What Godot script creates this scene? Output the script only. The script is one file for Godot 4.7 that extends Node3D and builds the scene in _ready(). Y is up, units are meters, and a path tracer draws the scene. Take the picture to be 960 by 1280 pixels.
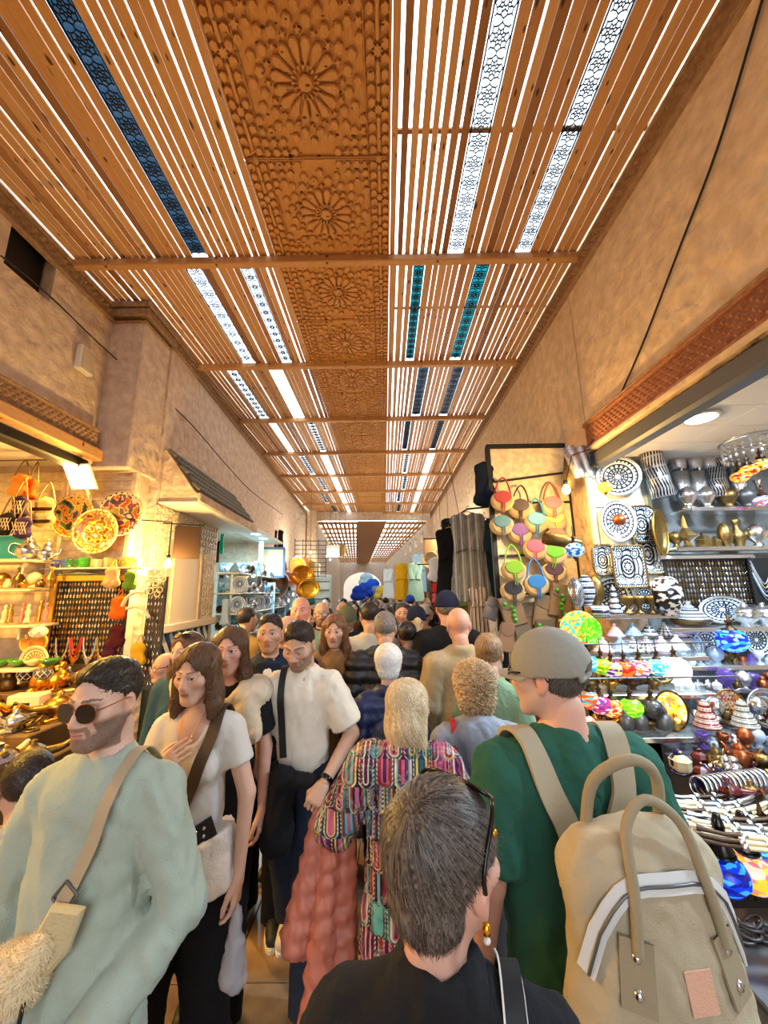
extends Node3D
# A covered market lane: slatted wooden ceiling, plaster walls, stalls on both sides and a crowd walking through.
# x to the right, y up, the lane runs towards -z; W(x, y, d) puts a point d metres ahead of the origin.
func _ready() -> void:
	rng.seed = 77
	var cam := Camera3D.new()
	cam.name = "camera"
	cam.keep_aspect = Camera3D.KEEP_HEIGHT
	cam.fov = 106.14
	cam.near = 0.05
	cam.transform = Transform3D(Basis(Vector3.RIGHT, deg_to_rad(11.7)) * Basis(Vector3.BACK, deg_to_rad(-0.9)), Vector3(0, 1.94, 0))
	add_child(cam)
	cam.current = true
	var env := Environment.new()
	env.background_mode = Environment.BG_SKY
	env.sky = Sky.new()
	var sm := ProceduralSkyMaterial.new()
	sm.sky_top_color = Color(0.86, 0.93, 1.0)
	sm.sky_horizon_color = Color(1.0, 0.99, 0.97)
	sm.ground_bottom_color = Color(0.45, 0.40, 0.34)
	sm.ground_horizon_color = Color(0.60, 0.55, 0.48)
	sm.sky_energy_multiplier = 1.0
	env.sky.sky_material = sm
	env.background_energy_multiplier = 5.5
	env.tonemap_mode = Environment.TONE_MAPPER_LINEAR
	env.tonemap_exposure = 1.0
	env.sdfgi_enabled = true
	env.ssao_enabled = true
	env.ssil_enabled = true
	var we := WorldEnvironment.new()
	we.name = "world_environment"
	we.environment = env
	add_child(we)
	make_materials()
	build_room()
	build_lamps()
	build_left_stall()
	build_right_stall()
	build_lane()
	build_people()
# ------------------------------------------------------------------ lamps
func omni(parent: Node3D, at: Vector3, c: Color, e: float, size := 0.05) -> void:
	var l := OmniLight3D.new()
	l.name = "light"
	l.light_color = c
	l.light_energy = e
	l.light_size = size
	l.omni_range = 40.0
	l.omni_attenuation = 2.0
	l.shadow_enabled = true
	l.position = at
	parent.add_child(l, true)
func area(parent: Node3D, at: Vector3, basis: Basis, size: Vector2, c: Color, e: float) -> void:
	var l := AreaLight3D.new()
	l.name = "light"
	l.light_color = c
	l.light_energy = e
	l.area_size = size
	l.area_range = 40.0
	l.area_attenuation = 2.0
	l.area_normalize_energy = true
	l.shadow_enabled = true
	l.transform = Transform3D(basis, at)
	parent.add_child(l, true)
# ------------------------------------------------------------------ helpers
var taken := {}
var M := {}
var rng := RandomNumberGenerator.new()
func numbered(called: String) -> String:
	if not taken.has(called):
		taken[called] = 0
		return called
	taken[called] += 1
	return "%s_%03d" % [called, taken[called]]
func tag(o: Node3D, label: String, category := "", group := "", kind := "") -> Node3D:
	if label != "": o.set_meta("label", label)
	if category != "": o.set_meta("category", category)
	if group != "": o.set_meta("group", group)
	if kind != "": o.set_meta("kind", kind)
	return o
func thing(called: String, label: String, category: String, at := Vector3.ZERO, turn := 0.0, group := "") -> Node3D:
	var o := Node3D.new()
	o.name = numbered(called)
	add_child(o)
	o.position = at
	o.rotation.y = turn
	return tag(o, label, category, group)
func obj(called: String, mesh: Mesh, mat: Material, parent: Node3D, at := Vector3.ZERO, basis := Basis.IDENTITY) -> MeshInstance3D:
	var o := MeshInstance3D.new()
	o.name = called
	o.mesh = mesh
	o.material_override = mat
	o.transform = Transform3D(basis, at)
	parent.add_child(o, true)
	return o
func single(called: String, mesh: Mesh, mat: Material, label: String, category: String, at := Vector3.ZERO, basis := Basis.IDENTITY, group := "") -> MeshInstance3D:
	var o := obj(numbered(called), mesh, mat, self, at, basis)
	tag(o, label, category, group)
	return o
func struct(called: String, label: String) -> Node3D:
	var o := Node3D.new()
	o.name = called
	add_child(o)
	return tag(o, label, "", "", "structure")
func copy(o: Node3D, at: Vector3, basis: Basis, label: String) -> Node3D:
	var base := String(o.name)
	var r: Node3D = o.duplicate()
	r.name = numbered(base)
	add_child(r)
	r.transform = Transform3D(basis, at)
	r.set_meta("label", label)
	return r
func W(x: float, y: float, d: float) -> Vector3:
	return Vector3(x, y, -d)
# ------------------------------------------------------------------ mesh building
func S() -> SurfaceTool:
	var st := SurfaceTool.new()
	st.begin(Mesh.PRIMITIVE_TRIANGLES)
	st.set_smooth_group(-1)
	return st
func done(st: SurfaceTool) -> ArrayMesh:
	st.generate_normals()
	st.index()
	return st.commit()
func tri(st: SurfaceTool, a: Vector3, b: Vector3, c: Vector3, out: Vector3) -> void:
	if (b - a).cross(c - a).dot(out) > 0.0:
		st.add_vertex(a); st.add_vertex(c); st.add_vertex(b)
	else:
		st.add_vertex(a); st.add_vertex(b); st.add_vertex(c)
func quad(st: SurfaceTool, a: Vector3, b: Vector3, c: Vector3, d: Vector3, out: Vector3, uvs := []) -> void:
	var p := [a, b, c, d]
	var u := uvs if uvs.size() == 4 else [Vector2(0, 0), Vector2(1, 0), Vector2(1, 1), Vector2(0, 1)]
	var order := [0, 1, 2, 0, 2, 3]
	if (b - a).cross(c - a).dot(out) + (c - a).cross(d - a).dot(out) > 0.0:
		order = [0, 2, 1, 0, 3, 2]
	for i in order:
		st.set_uv(u[i])
		st.add_vertex(p[i])
func box(st: SurfaceTool, c: Vector3, size: Vector3, bs := Basis.IDENTITY, bev := 0.0, long_axis := 0) -> void:
	var h := size * 0.5
	bev = minf(bev, minf(h.x, minf(h.y, h.z)) * 0.9)
	st.set_smooth_group(-1)
	for ax in 3:
		var b1 := (ax + 1) % 3
		var b2 := (ax + 2) % 3
		for sg in [-1.0, 1.0]:
			var n := Vector3.ZERO
			n[ax] = sg
			var q := []
			var uv := []
			for cc in [[-1, -1], [1, -1], [1, 1], [-1, 1]]:
				var v := Vector3.ZERO
				v[ax] = h[ax] * sg
				v[b1] = (h[b1] - bev) * cc[0]
				v[b2] = (h[b2] - bev) * cc[1]
				q.append(c + bs * v)
				var oth := b1 if b1 != long_axis else b2
				var lng := long_axis if ax != long_axis else b2
				if ax == long_axis: oth = b1
				uv.append(Vector2(v[oth] + c[oth], v[lng] + c[lng]))
			quad(st, q[0], q[1], q[2], q[3], bs * n, uv)
	if bev > 0.0:
		for ax in 3:
			var b1 := (ax + 1) % 3
			var b2 := (ax + 2) % 3
			for cc in [[-1, -1], [1, -1], [1, 1], [-1, 1]]:
				var q := []
				for e in [[-1.0, 0], [1.0, 0], [1.0, 1], [-1.0, 1]]:
					var v := Vector3.ZERO
					v[ax] = (h[ax] - bev) * e[0]
					v[b1] = (h[b1] - (0.0 if e[1] == 0 else bev)) * cc[0]
					v[b2] = (h[b2] - (bev if e[1] == 0 else 0.0)) * cc[1]
					q.append(c + bs * v)
				var n := Vector3.ZERO
				n[b1] = cc[0]
				n[b2] = cc[1]
				quad(st, q[0], q[1], q[2], q[3], bs * n)
		for sx in [-1, 1]:
			for sy in [-1, 1]:
				for sz in [-1, 1]:
					var s := Vector3(sx, sy, sz)
					tri(st, c + bs * (Vector3(h.x, h.y - bev, h.z - bev) * s), c + bs * (Vector3(h.x - bev, h.y, h.z - bev) * s), c + bs * (Vector3(h.x - bev, h.y - bev, h.z) * s), bs * s)
func boxm(size: Vector3, bev := 0.004, at := Vector3.ZERO, long_axis := 0) -> ArrayMesh:
	var st := S()
	box(st, at, size, Basis.IDENTITY, bev, long_axis)
	return done(st)
func lathe(st: SurfaceTool, prof: Array, segs := 20, xf := Transform3D.IDENTITY, smooth := true, flute := 0.0, nfl := 0) -> void:
	st.set_smooth_group(1 if smooth else -1)
	var rings := []
	for k in prof.size():
		var ring := PackedVector3Array()
		for i in segs + 1:
			var a := TAU * i / segs
			var r: float = prof[k].x
			if nfl > 0: r *= 1.0 + flute * cos(a * nfl)
			ring.append(xf * Vector3(cos(a) * r, prof[k].y, sin(a) * r))
		rings.append(ring)
	for k in prof.size() - 1:
		var r0: PackedVector3Array = rings[k]
		var r1: PackedVector3Array = rings[k + 1]
		for i in segs:
			var u0 := float(i) / segs
			var u1 := float(i + 1) / segs
			var v0 := float(k) / (prof.size() - 1)
			var v1 := float(k + 1) / (prof.size() - 1)
			if prof[k].x > 1e-5:
				st.set_uv(Vector2(u0, v0)); st.add_vertex(r0[i])
				st.set_uv(Vector2(u0, v1)); st.add_vertex(r1[i])
				st.set_uv(Vector2(u1, v0)); st.add_vertex(r0[i + 1])
			if prof[k + 1].x > 1e-5:
				st.set_uv(Vector2(u1, v0)); st.add_vertex(r0[i + 1])
				st.set_uv(Vector2(u0, v1)); st.add_vertex(r1[i])
				st.set_uv(Vector2(u1, v1)); st.add_vertex(r1[i + 1])
func prof(a: Array) -> Array:
	var o := []
	for i in range(0, a.size(), 2): o.append(Vector2(a[i], a[i + 1]))
	return o
func lathem(a: Array, segs := 20, smooth := true, flute := 0.0, nfl := 0) -> ArrayMesh:
	var st := S()
	lathe(st, prof(a), segs, Transform3D.IDENTITY, smooth, flute, nfl)
	return done(st)
func tube(st: SurfaceTool, pts: Array, rad, sides := 8, caps := true, squash := 1.0) -> void:
	var n := pts.size()
	var up := Vector3.UP
	var t0: Vector3 = (pts[1] - pts[0]).normalized()
	if absf(t0.dot(up)) > 0.9: up = Vector3.RIGHT
	var side := t0.cross(up).normalized()
	var rings := []
	for i in n:
		var t: Vector3
		if i == 0: t = pts[1] - pts[0]
		elif i == n - 1: t = pts[n - 1] - pts[n - 2]
		else: t = pts[i + 1] - pts[i - 1]
		t = t.normalized()
		side = (side - t * side.dot(t)).normalized()
		var nn := side.cross(t)
		var r: float = rad[i] if rad is Array else rad
		var ring := PackedVector3Array()
		for k in sides:
			var a := TAU * k / sides
			ring.append(pts[i] + side * cos(a) * r + nn * sin(a) * r * squash)
		rings.append(ring)
	st.set_smooth_group(2)
	for i in n - 1:
		for k in sides:
			var k2 := (k + 1) % sides
			var a: Vector3 = rings[i][k]
			var b: Vector3 = rings[i][k2]
			var c: Vector3 = rings[i + 1][k2]
			var d: Vector3 = rings[i + 1][k]
			st.set_uv(Vector2(float(k) / sides, float(i) / n))
			st.add_vertex(a); st.add_vertex(c); st.add_vertex(b)
			st.add_vertex(a); st.add_vertex(d); st.add_vertex(c)
	if caps:
		st.set_smooth_group(-1)
		for e in [0, n - 1]:
			var out: Vector3 = pts[0] - pts[1] if e == 0 else pts[n - 1] - pts[n - 2]
			for k in range(1, sides - 1):
				tri(st, rings[e][0], rings[e][k], rings[e][k + 1], out)
func tubem(pts: Array, rad, sides := 8, squash := 1.0) -> ArrayMesh:
	var st := S()
	tube(st, pts, rad, sides, true, squash)
	return done(st)
func smooth_path(pts: Array, per := 6) -> Array:
	var out := []
	var n := pts.size()
	for i in n - 1:
		var p0: Vector3 = pts[maxi(i - 1, 0)]
		var p1: Vector3 = pts[i]
		var p2: Vector3 = pts[i + 1]
		var p3: Vector3 = pts[mini(i + 2, n - 1)]
		for k in per:
			out.append(p1.cubic_interpolate(p2, p0, p3, float(k) / per))
	out.append(pts[n - 1])
	return out
func ribbon(st: SurfaceTool, pts: Array, nrm: Array, width: float, thick := 0.004) -> void:
	var n := pts.size()
	var L := []
	for i in n:
		var t: Vector3 = (pts[mini(i + 1, n - 1)] - pts[maxi(i - 1, 0)]).normalized()
		var nn: Vector3 = nrm[i]
		nn = (nn - t * nn.dot(t)).normalized()
		var s := t.cross(nn).normalized() * width * 0.5
		L.append([pts[i] - s, pts[i] + s, pts[i] + s + nn * thick, pts[i] - s + nn * thick, nn, s])
	var run := 0.0
	for i in n - 1:
		var a: Array = L[i]
		var b: Array = L[i + 1]
		var nx: float = run + (pts[i + 1] - pts[i]).length()
		st.set_smooth_group(3)
		quad(st, a[3], a[2], b[2], b[3], a[4], [Vector2(0, run), Vector2(1, run), Vector2(1, nx), Vector2(0, nx)])
		st.set_smooth_group(4)
		quad(st, a[0], a[1], b[1], b[0], -a[4])
		st.set_smooth_group(5)
		quad(st, a[1], a[2], b[2], b[1], a[5])
		st.set_smooth_group(6)
		quad(st, a[0], a[3], b[3], b[0], -a[5])
		run = nx
func prism(st: SurfaceTool, poly: PackedVector2Array, depth: float, xf := Transform3D.IDENTITY, bev := 0.0, back := true) -> void:
	poly = poly.duplicate()
	if not Geometry2D.is_polygon_clockwise(poly):
		poly.reverse()
	var top := poly
	if bev > 0.0:
		var o := Geometry2D.offset_polygon(poly, -bev)
		if o.size() == 1 and o[0].size() == poly.size():
			var q: PackedVector2Array = o[0]
			if not Geometry2D.is_polygon_clockwise(q): q.reverse()
			var best := 0
			for i in q.size():
				if q[i].distance_squared_to(poly[0]) < q[best].distance_squared_to(poly[0]): best = i
			var r := PackedVector2Array()
			for i in q.size(): r.append(q[(i + best) % q.size()])
			top = r
		else:
			var c := Vector2.ZERO
			for p in poly: c += p / poly.size()
			var r := PackedVector2Array()
			for p in poly: r.append(p.move_toward(c, bev))
			top = r
	var ix := Geometry2D.triangulate_polygon(top)
	st.set_smooth_group(-1)
	var zn := xf.basis * Vector3(0, 0, 1)
	for i in range(0, ix.size(), 3):
		var t := []
		for k in 3:
			var p: Vector2 = top[ix[i + k]]
			t.append(xf * Vector3(p.x, p.y, depth))
		st.set_uv(Vector2.ZERO)
		tri(st, t[0], t[1], t[2], zn)
	if back:
		ix = Geometry2D.triangulate_polygon(poly)
		for i in range(0, ix.size(), 3):
			var t := []
			for k in 3:
				var p: Vector2 = poly[ix[i + k]]
				t.append(xf * Vector3(p.x, p.y, 0))
			tri(st, t[0], t[1], t[2], -zn)
	var n := poly.size()
	for i in n:
		var j := (i + 1) % n
		var e := poly[j] - poly[i]
		var out := xf.basis * Vector3(-e.y, e.x, 0)
		quad(st, xf * Vector3(poly[i].x, poly[i].y, 0), xf * Vector3(poly[j].x, poly[j].y, 0), xf * Vector3(poly[j].x, poly[j].y, depth - bev), xf * Vector3(poly[i].x, poly[i].y, depth - bev), out)
		if bev > 0.0:
			quad(st, xf * Vector3(poly[i].x, poly[i].y, depth - bev), xf * Vector3(poly[j].x, poly[j].y, depth - bev), xf * Vector3(top[j].x, top[j].y, depth), xf * Vector3(top[i].x, top[i].y, depth), out + zn)
func prismm(poly: PackedVector2Array, depth: float, bev := 0.0) -> ArrayMesh:
	var st := S()
	prism(st, poly, depth, Transform3D.IDENTITY, bev)
	return done(st)
func ngon(n: int, r: float, ry := -1.0, turn := 0.0) -> PackedVector2Array:
	var p := PackedVector2Array()
	for i in n:
		var a := TAU * i / n + turn
		p.append(Vector2(cos(a) * r, sin(a) * (r if ry < 0 else ry)))
	return p
func arrays_mesh(v: PackedVector3Array, ix: PackedInt32Array, col := PackedColorArray(), uv := PackedVector2Array()) -> ArrayMesh:
	var nr := PackedVector3Array()
	nr.resize(v.size())
	for i in range(0, ix.size(), 3):
		var a := ix[i]
		var b := ix[i + 1]
		var c := ix[i + 2]
		var n := (v[c] - v[a]).cross(v[b] - v[a])
		nr[a] += n
		nr[b] += n
		nr[c] += n
	for i in nr.size(): nr[i] = nr[i].normalized()
	var ar := []
	ar.resize(Mesh.ARRAY_MAX)
	ar[Mesh.ARRAY_VERTEX] = v
	ar[Mesh.ARRAY_NORMAL] = nr
	ar[Mesh.ARRAY_INDEX] = ix
	if col.size() == v.size(): ar[Mesh.ARRAY_COLOR] = col
	if uv.size() == v.size(): ar[Mesh.ARRAY_TEX_UV] = uv
	var m := ArrayMesh.new()
	m.add_surface_from_arrays(Mesh.PRIMITIVE_TRIANGLES, ar)
	return m
# ------------------------------------------------------------------ materials
func ntex(freq: float, c0: Color, c1: Color, size := 512, oct := 4, seed := 1, kind := FastNoiseLite.TYPE_SIMPLEX_SMOOTH, mid := 0.5, fractal := FastNoiseLite.FRACTAL_FBM) -> NoiseTexture2D:
	var n := FastNoiseLite.new()
	n.noise_type = kind
	n.frequency = freq
	n.fractal_octaves = oct
	n.fractal_type = fractal
	n.seed = seed
	var t := NoiseTexture2D.new()
	t.width = size
	t.height = size
	t.seamless = true
	t.noise = n
	var g := Gradient.new()
	g.set_color(0, c0)
	g.set_color(1, c1)
	g.add_point(mid, c0.lerp(c1, 0.5))
	t.color_ramp = g
	return t
func ntex_n(freq: float, size := 512, oct := 4, seed := 1, bump := 8.0, kind := FastNoiseLite.TYPE_SIMPLEX_SMOOTH) -> NoiseTexture2D:
	var t := ntex(freq, Color.BLACK, Color.WHITE, size, oct, seed, kind)
	t.color_ramp = null
	t.as_normal_map = true
	t.bump_strength = bump
	return t
func mat(c: Color, rough := 0.7, metal := 0.0, spec := 0.5) -> StandardMaterial3D:
	var m := StandardMaterial3D.new()
	m.albedo_color = c
	m.roughness = rough
	m.metallic = metal
	m.metallic_specular = spec
	return m
func tri_mat(m: StandardMaterial3D, scale: float, world := false) -> StandardMaterial3D:
	m.uv1_triplanar = true
	m.uv1_world_triplanar = world
	m.uv1_scale = Vector3.ONE * scale
	return m
func glow(c: Color, e: float) -> StandardMaterial3D:
	var m := mat(c, 0.5)
	m.emission_enabled = true
	m.emission = c
	m.emission_energy_multiplier = e
	return m
func fabric(c: Color, spread := 0.12, scale := 3.0, freq := 0.05, rough := 0.9) -> StandardMaterial3D:
	var m := mat(c, rough, 0.0, 0.3)
	m.rim_enabled = true
	m.rim = 0.25
	m.rim_tint = 0.7
	m.normal_enabled = true
	m.normal_texture = M.weave_n
	m.normal_scale = 0.35
	return tri_mat(m, scale)
func wood_image(seed: int) -> ImageTexture:
	var w := 256
	var h := 1024
	var im := Image.create(w, h, false, Image.FORMAT_RGB8)
	var n := FastNoiseLite.new()
	n.seed = seed
	n.frequency = 1.0
	n.fractal_octaves = 3
	var r := RandomNumberGenerator.new()
	r.seed = seed * 7 + 1
	var knots := []
	for i in 26: knots.append([r.randf() * w, r.randf() * h, r.randf_range(2.0, 5.5)])
	var dark := Color(0.46, 0.30, 0.17)
	var mid := Color(0.70, 0.53, 0.35)
	var pale := Color(0.82, 0.68, 0.50)
	var near := []
	for y in h:
		if y % 8 == 0:
			near = []
			for k in knots:
				if absf(k[1] - y) < 44.0: near.append(k)
		for x in w:
			var u := x * 0.05
			var kd := 0.0
			for k in near:
				var dx: float = x - k[0]
				var dy: float = (y - k[1]) * 0.45
				var d: float = sqrt(dx * dx + dy * dy) / k[2]
				if d < 4.0:
					u += 0.16 * dx / maxf(d * d, 0.7) / k[2]
					kd = maxf(kd, clampf(1.5 - d, 0.0, 1.0))
			var g := n.get_noise_2d(u * 6.0, y * 0.006) * 0.5 + 0.5
			var f := n.get_noise_2d(u * 25.0 + 50.0, y * 0.02) * 0.5 + 0.5
			var t := clampf(g * 0.75 + f * 0.35, 0.0, 1.0)
			var c := mid.lerp(pale, t) if t > 0.35 else dark.lerp(mid, t / 0.35 * 0.6 + 0.4)
			im.set_pixel(x, y, c.lerp(Color(0.18, 0.07, 0.02), kd * 0.85))
	im.generate_mipmaps()
	return ImageTexture.create_from_image(im)
func make_materials() -> void:
	M.weave_n = ntex_n(0.11, 256, 2, 5, 5.0)
	M.knit_n = ntex_n(0.22, 256, 1, 8, 8.0)
	var wt := [wood_image(3), wood_image(11)]
	M.wood = []
	var tones := [Color(0.96, 0.90, 0.82), Color(0.84, 0.76, 0.68), Color(1.0, 0.97, 0.92), Color(0.72, 0.62, 0.52)]
	for i in 4:
		var m := mat(tones[i], 0.55, 0.0, 0.4)
		m.albedo_texture = wt[i % 2]
		M.wood.append(m)
	var mt := mat(Color(0.97, 0.88, 0.74), 0.6, 0.0, 0.4)
	mt.albedo_texture = wt[0]
	M.carved = tri_mat(mt, 1.6)
	M.plaster = tri_mat(mat(Color.WHITE, 0.85, 0.0, 0.25), 0.55, true)
	M.plaster.albedo_texture = ntex(0.012, Color(0.71, 0.62, 0.54), Color(0.86, 0.78, 0.70), 1024, 6, 4)
	M.plaster.normal_enabled = true
	M.plaster.normal_texture = ntex_n(0.02, 512, 5, 6, 10.0)
	M.plaster.normal_scale = 0.7
	M.plaster_warm = M.plaster.duplicate()
	M.plaster_warm.albedo_texture = ntex(0.012, Color(0.73, 0.63, 0.52), Color(0.87, 0.77, 0.65), 1024, 6, 9)
	M.cream_wall = tri_mat(mat(Color(0.80, 0.74, 0.66), 0.8), 0.8, true)
	M.cream_wall.albedo_texture = ntex(0.02, Color(0.85, 0.82, 0.78), Color(1, 1, 1), 512, 5, 2)
	M.shaded_wall = tri_mat(mat(Color(0.50, 0.52, 0.54), 0.8), 0.8, true)  # cream wall darkened: shadow on the end wall put into its colour
	M.shaded_wall.albedo_texture = M.cream_wall.albedo_texture
	M.frieze = tri_mat(mat(Color(0.66, 0.53, 0.40), 0.85), 2.0, true)
	M.frieze.albedo_texture = ntex(0.03, Color(0.75, 0.70, 0.66), Color(1, 1, 1), 256, 4, 12)
	M.terracotta = tri_mat(mat(Color(0.66, 0.44, 0.32), 0.85), 2.0, true)
	M.terracotta.albedo_texture = M.frieze.albedo_texture
	M.floor_joint = mat(Color(0.20, 0.15, 0.11), 0.9)
	M.tile = []
	var ft := ntex(0.012, Color(0.80, 0.74, 0.68), Color(1, 0.97, 0.93), 512, 6, 21)
	for c in [Color(0.66, 0.57, 0.47), Color(0.61, 0.52, 0.43), Color(0.69, 0.60, 0.50)]:
		var m := tri_mat(mat(c, 0.42, 0.0, 0.5), 1.1, true)
		m.albedo_texture = ft
		M.tile.append(m)
	M.dark_metal = mat(Color(0.06, 0.055, 0.05), 0.5, 0.6)
	M.black = mat(Color(0.015, 0.015, 0.016), 0.6)
	M.black_gloss = mat(Color(0.02, 0.02, 0.022), 0.2)
	M.grey_metal = mat(Color(0.42, 0.42, 0.42), 0.4, 0.7)
	M.white_paint = mat(Color(0.86, 0.84, 0.80), 0.5)
	M.white_wood = tri_mat(mat(Color(0.90, 0.84, 0.72), 0.55), 1.5)
	M.white_wood.albedo_texture = ntex(0.03, Color(0.84, 0.80, 0.74), Color(1, 1, 1), 256, 4, 31)
	M.steel = tri_mat(mat(Color(0.86, 0.88, 0.91), 0.24, 1.0), 6.0)
	M.steel.normal_enabled = true
	M.steel.normal_texture = ntex_n(0.16, 256, 2, 33, 6.0)
	M.steel.normal_scale = 0.5
	M.silver = mat(Color(0.82, 0.83, 0.85), 0.22, 1.0)
	M.brass = mat(Color(0.78, 0.60, 0.26), 0.28, 1.0)
	M.old_brass = tri_mat(mat(Color(0.62, 0.52, 0.32), 0.38, 0.9), 5.0)
	M.old_brass.albedo_texture = ntex(0.06, Color(0.55, 0.5, 0.45), Color(1, 1, 1), 256, 4, 41)
	M.copper = mat(Color(0.66, 0.36, 0.22), 0.35, 0.9)
	M.gold = mat(Color(0.95, 0.68, 0.20), 0.25, 1.0)
	M.clear_glass = mat(Color(0.9, 0.95, 0.95, 0.16), 0.05)
	M.clear_glass.transparency = BaseMaterial3D.TRANSPARENCY_ALPHA
	M.cream = mat(Color(0.87, 0.80, 0.62), 0.6)
	M.straw = tri_mat(mat(Color(0.93, 0.84, 0.65), 0.8), 5.0)
	M.straw.albedo_texture = ntex(0.2, Color(0.72, 0.66, 0.56), Color(1, 1, 1), 256, 2, 51)
	M.straw.normal_enabled = true
	M.straw.normal_texture = M.knit_n
	M.cable = mat(Color(0.03, 0.025, 0.02), 0.6)
func leather(c: Color) -> StandardMaterial3D:
	var m := mat(c, 0.45, 0.0, 0.5)
	m.normal_enabled = true
	m.normal_texture = M.weave_n
	m.normal_scale = 0.25
	return tri_mat(m, 6.0)
func ceramic(c: Color) -> StandardMaterial3D:
	return mat(c, 0.15, 0.0, 0.6)
func tinted_glass(c: Color, a := 0.55) -> StandardMaterial3D:
	var m := mat(Color(c.r, c.g, c.b, a), 0.08)
	m.transparency = BaseMaterial3D.TRANSPARENCY_ALPHA
	return m
# ------------------------------------------------------------------ the lane itself
const CEIL := 4.94
const BAY := 1.645
const B0 := 1.32
const XR := 1.80
const XL := -2.78
func wall_box(parent: Node3D, called: String, x0: float, x1: float, y0: float, y1: float, d0: float, d1: float, m: Material) -> MeshInstance3D:
	return obj(called, boxm(Vector3(x1 - x0, y1 - y0, d1 - d0), 0.0 if called == "wall_face" else 0.012), m, parent, W((x0 + x1) / 2, (y0 + y1) / 2, (d0 + d1) / 2))
func diamond_band(length: float, height: float, side: float, step := 0.07) -> ArrayMesh:
	var st := S()
	box(st, Vector3(-side * 0.01, 0, 0), Vector3(0.03, height, length), Basis.IDENTITY, 0.004)
	box(st, Vector3(side * 0.012, height * 0.5 - 0.012, 0), Vector3(0.03, 0.024, length), Basis.IDENTITY, 0.005)
	box(st, Vector3(side * 0.012, -height * 0.5 + 0.012, 0), Vector3(0.03, 0.024, length), Basis.IDENTITY, 0.005)
	var rows := maxi(2, int(round((height - 0.05) / step * 2.0)))
	var rh := (height - 0.05) / rows * 2.0
	var n := int(length / step)
	var x0 := side * 0.005
	for r in rows - 1:
		for i in n:
			var z := -length / 2 + (i + 0.5 + (0.5 if r % 2 == 1 else 0.0)) * step
			if z > length / 2 - step * 0.5: continue
			var y := -height / 2 + 0.025 + (r + 1) * rh * 0.5
			var t := Vector3(x0 + side * 0.018, y, z)
			var a := Vector3(x0, y + rh * 0.42, z)
			var b := Vector3(x0, y, z + step * 0.42)
			var c := Vector3(x0, y - rh * 0.42, z)
			var d := Vector3(x0, y, z - step * 0.42)
			var out := Vector3(side, 0, 0)
			tri(st, a, b, t, out); tri(st, b, c, t, out); tri(st, c, d, t, out); tri(st, d, a, t, out)
	return done(st)
func petal(r0: float, r1: float, half: float, ang: float) -> PackedVector2Array:
	var p := PackedVector2Array()
	for q in [[r0, 0.12], [lerpf(r0, r1, 0.35), 0.55], [lerpf(r0, r1, 0.72), 1.0], [lerpf(r0, r1, 0.92), 0.72], [r1, 0.0], [lerpf(r0, r1, 0.92), -0.72], [lerpf(r0, r1, 0.72), -1.0], [lerpf(r0, r1, 0.35), -0.55], [r0, -0.12]]:
		p.append(Vector2(q[0], q[1] * half).rotated(ang))
	return p
func moved(p: PackedVector2Array, by: Vector2) -> PackedVector2Array:
	var o := PackedVector2Array()
	for q in p: o.append(q + by)
	return o
func star(n: int, r: float, ri: float, turn := 0.0) -> PackedVector2Array:
	var p := PackedVector2Array()
	for i in n * 2:
		var a := PI * i / n + turn
		var rr := r if i % 2 == 0 else ri
		p.append(Vector2(cos(a), sin(a)) * rr)
	return p
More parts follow.
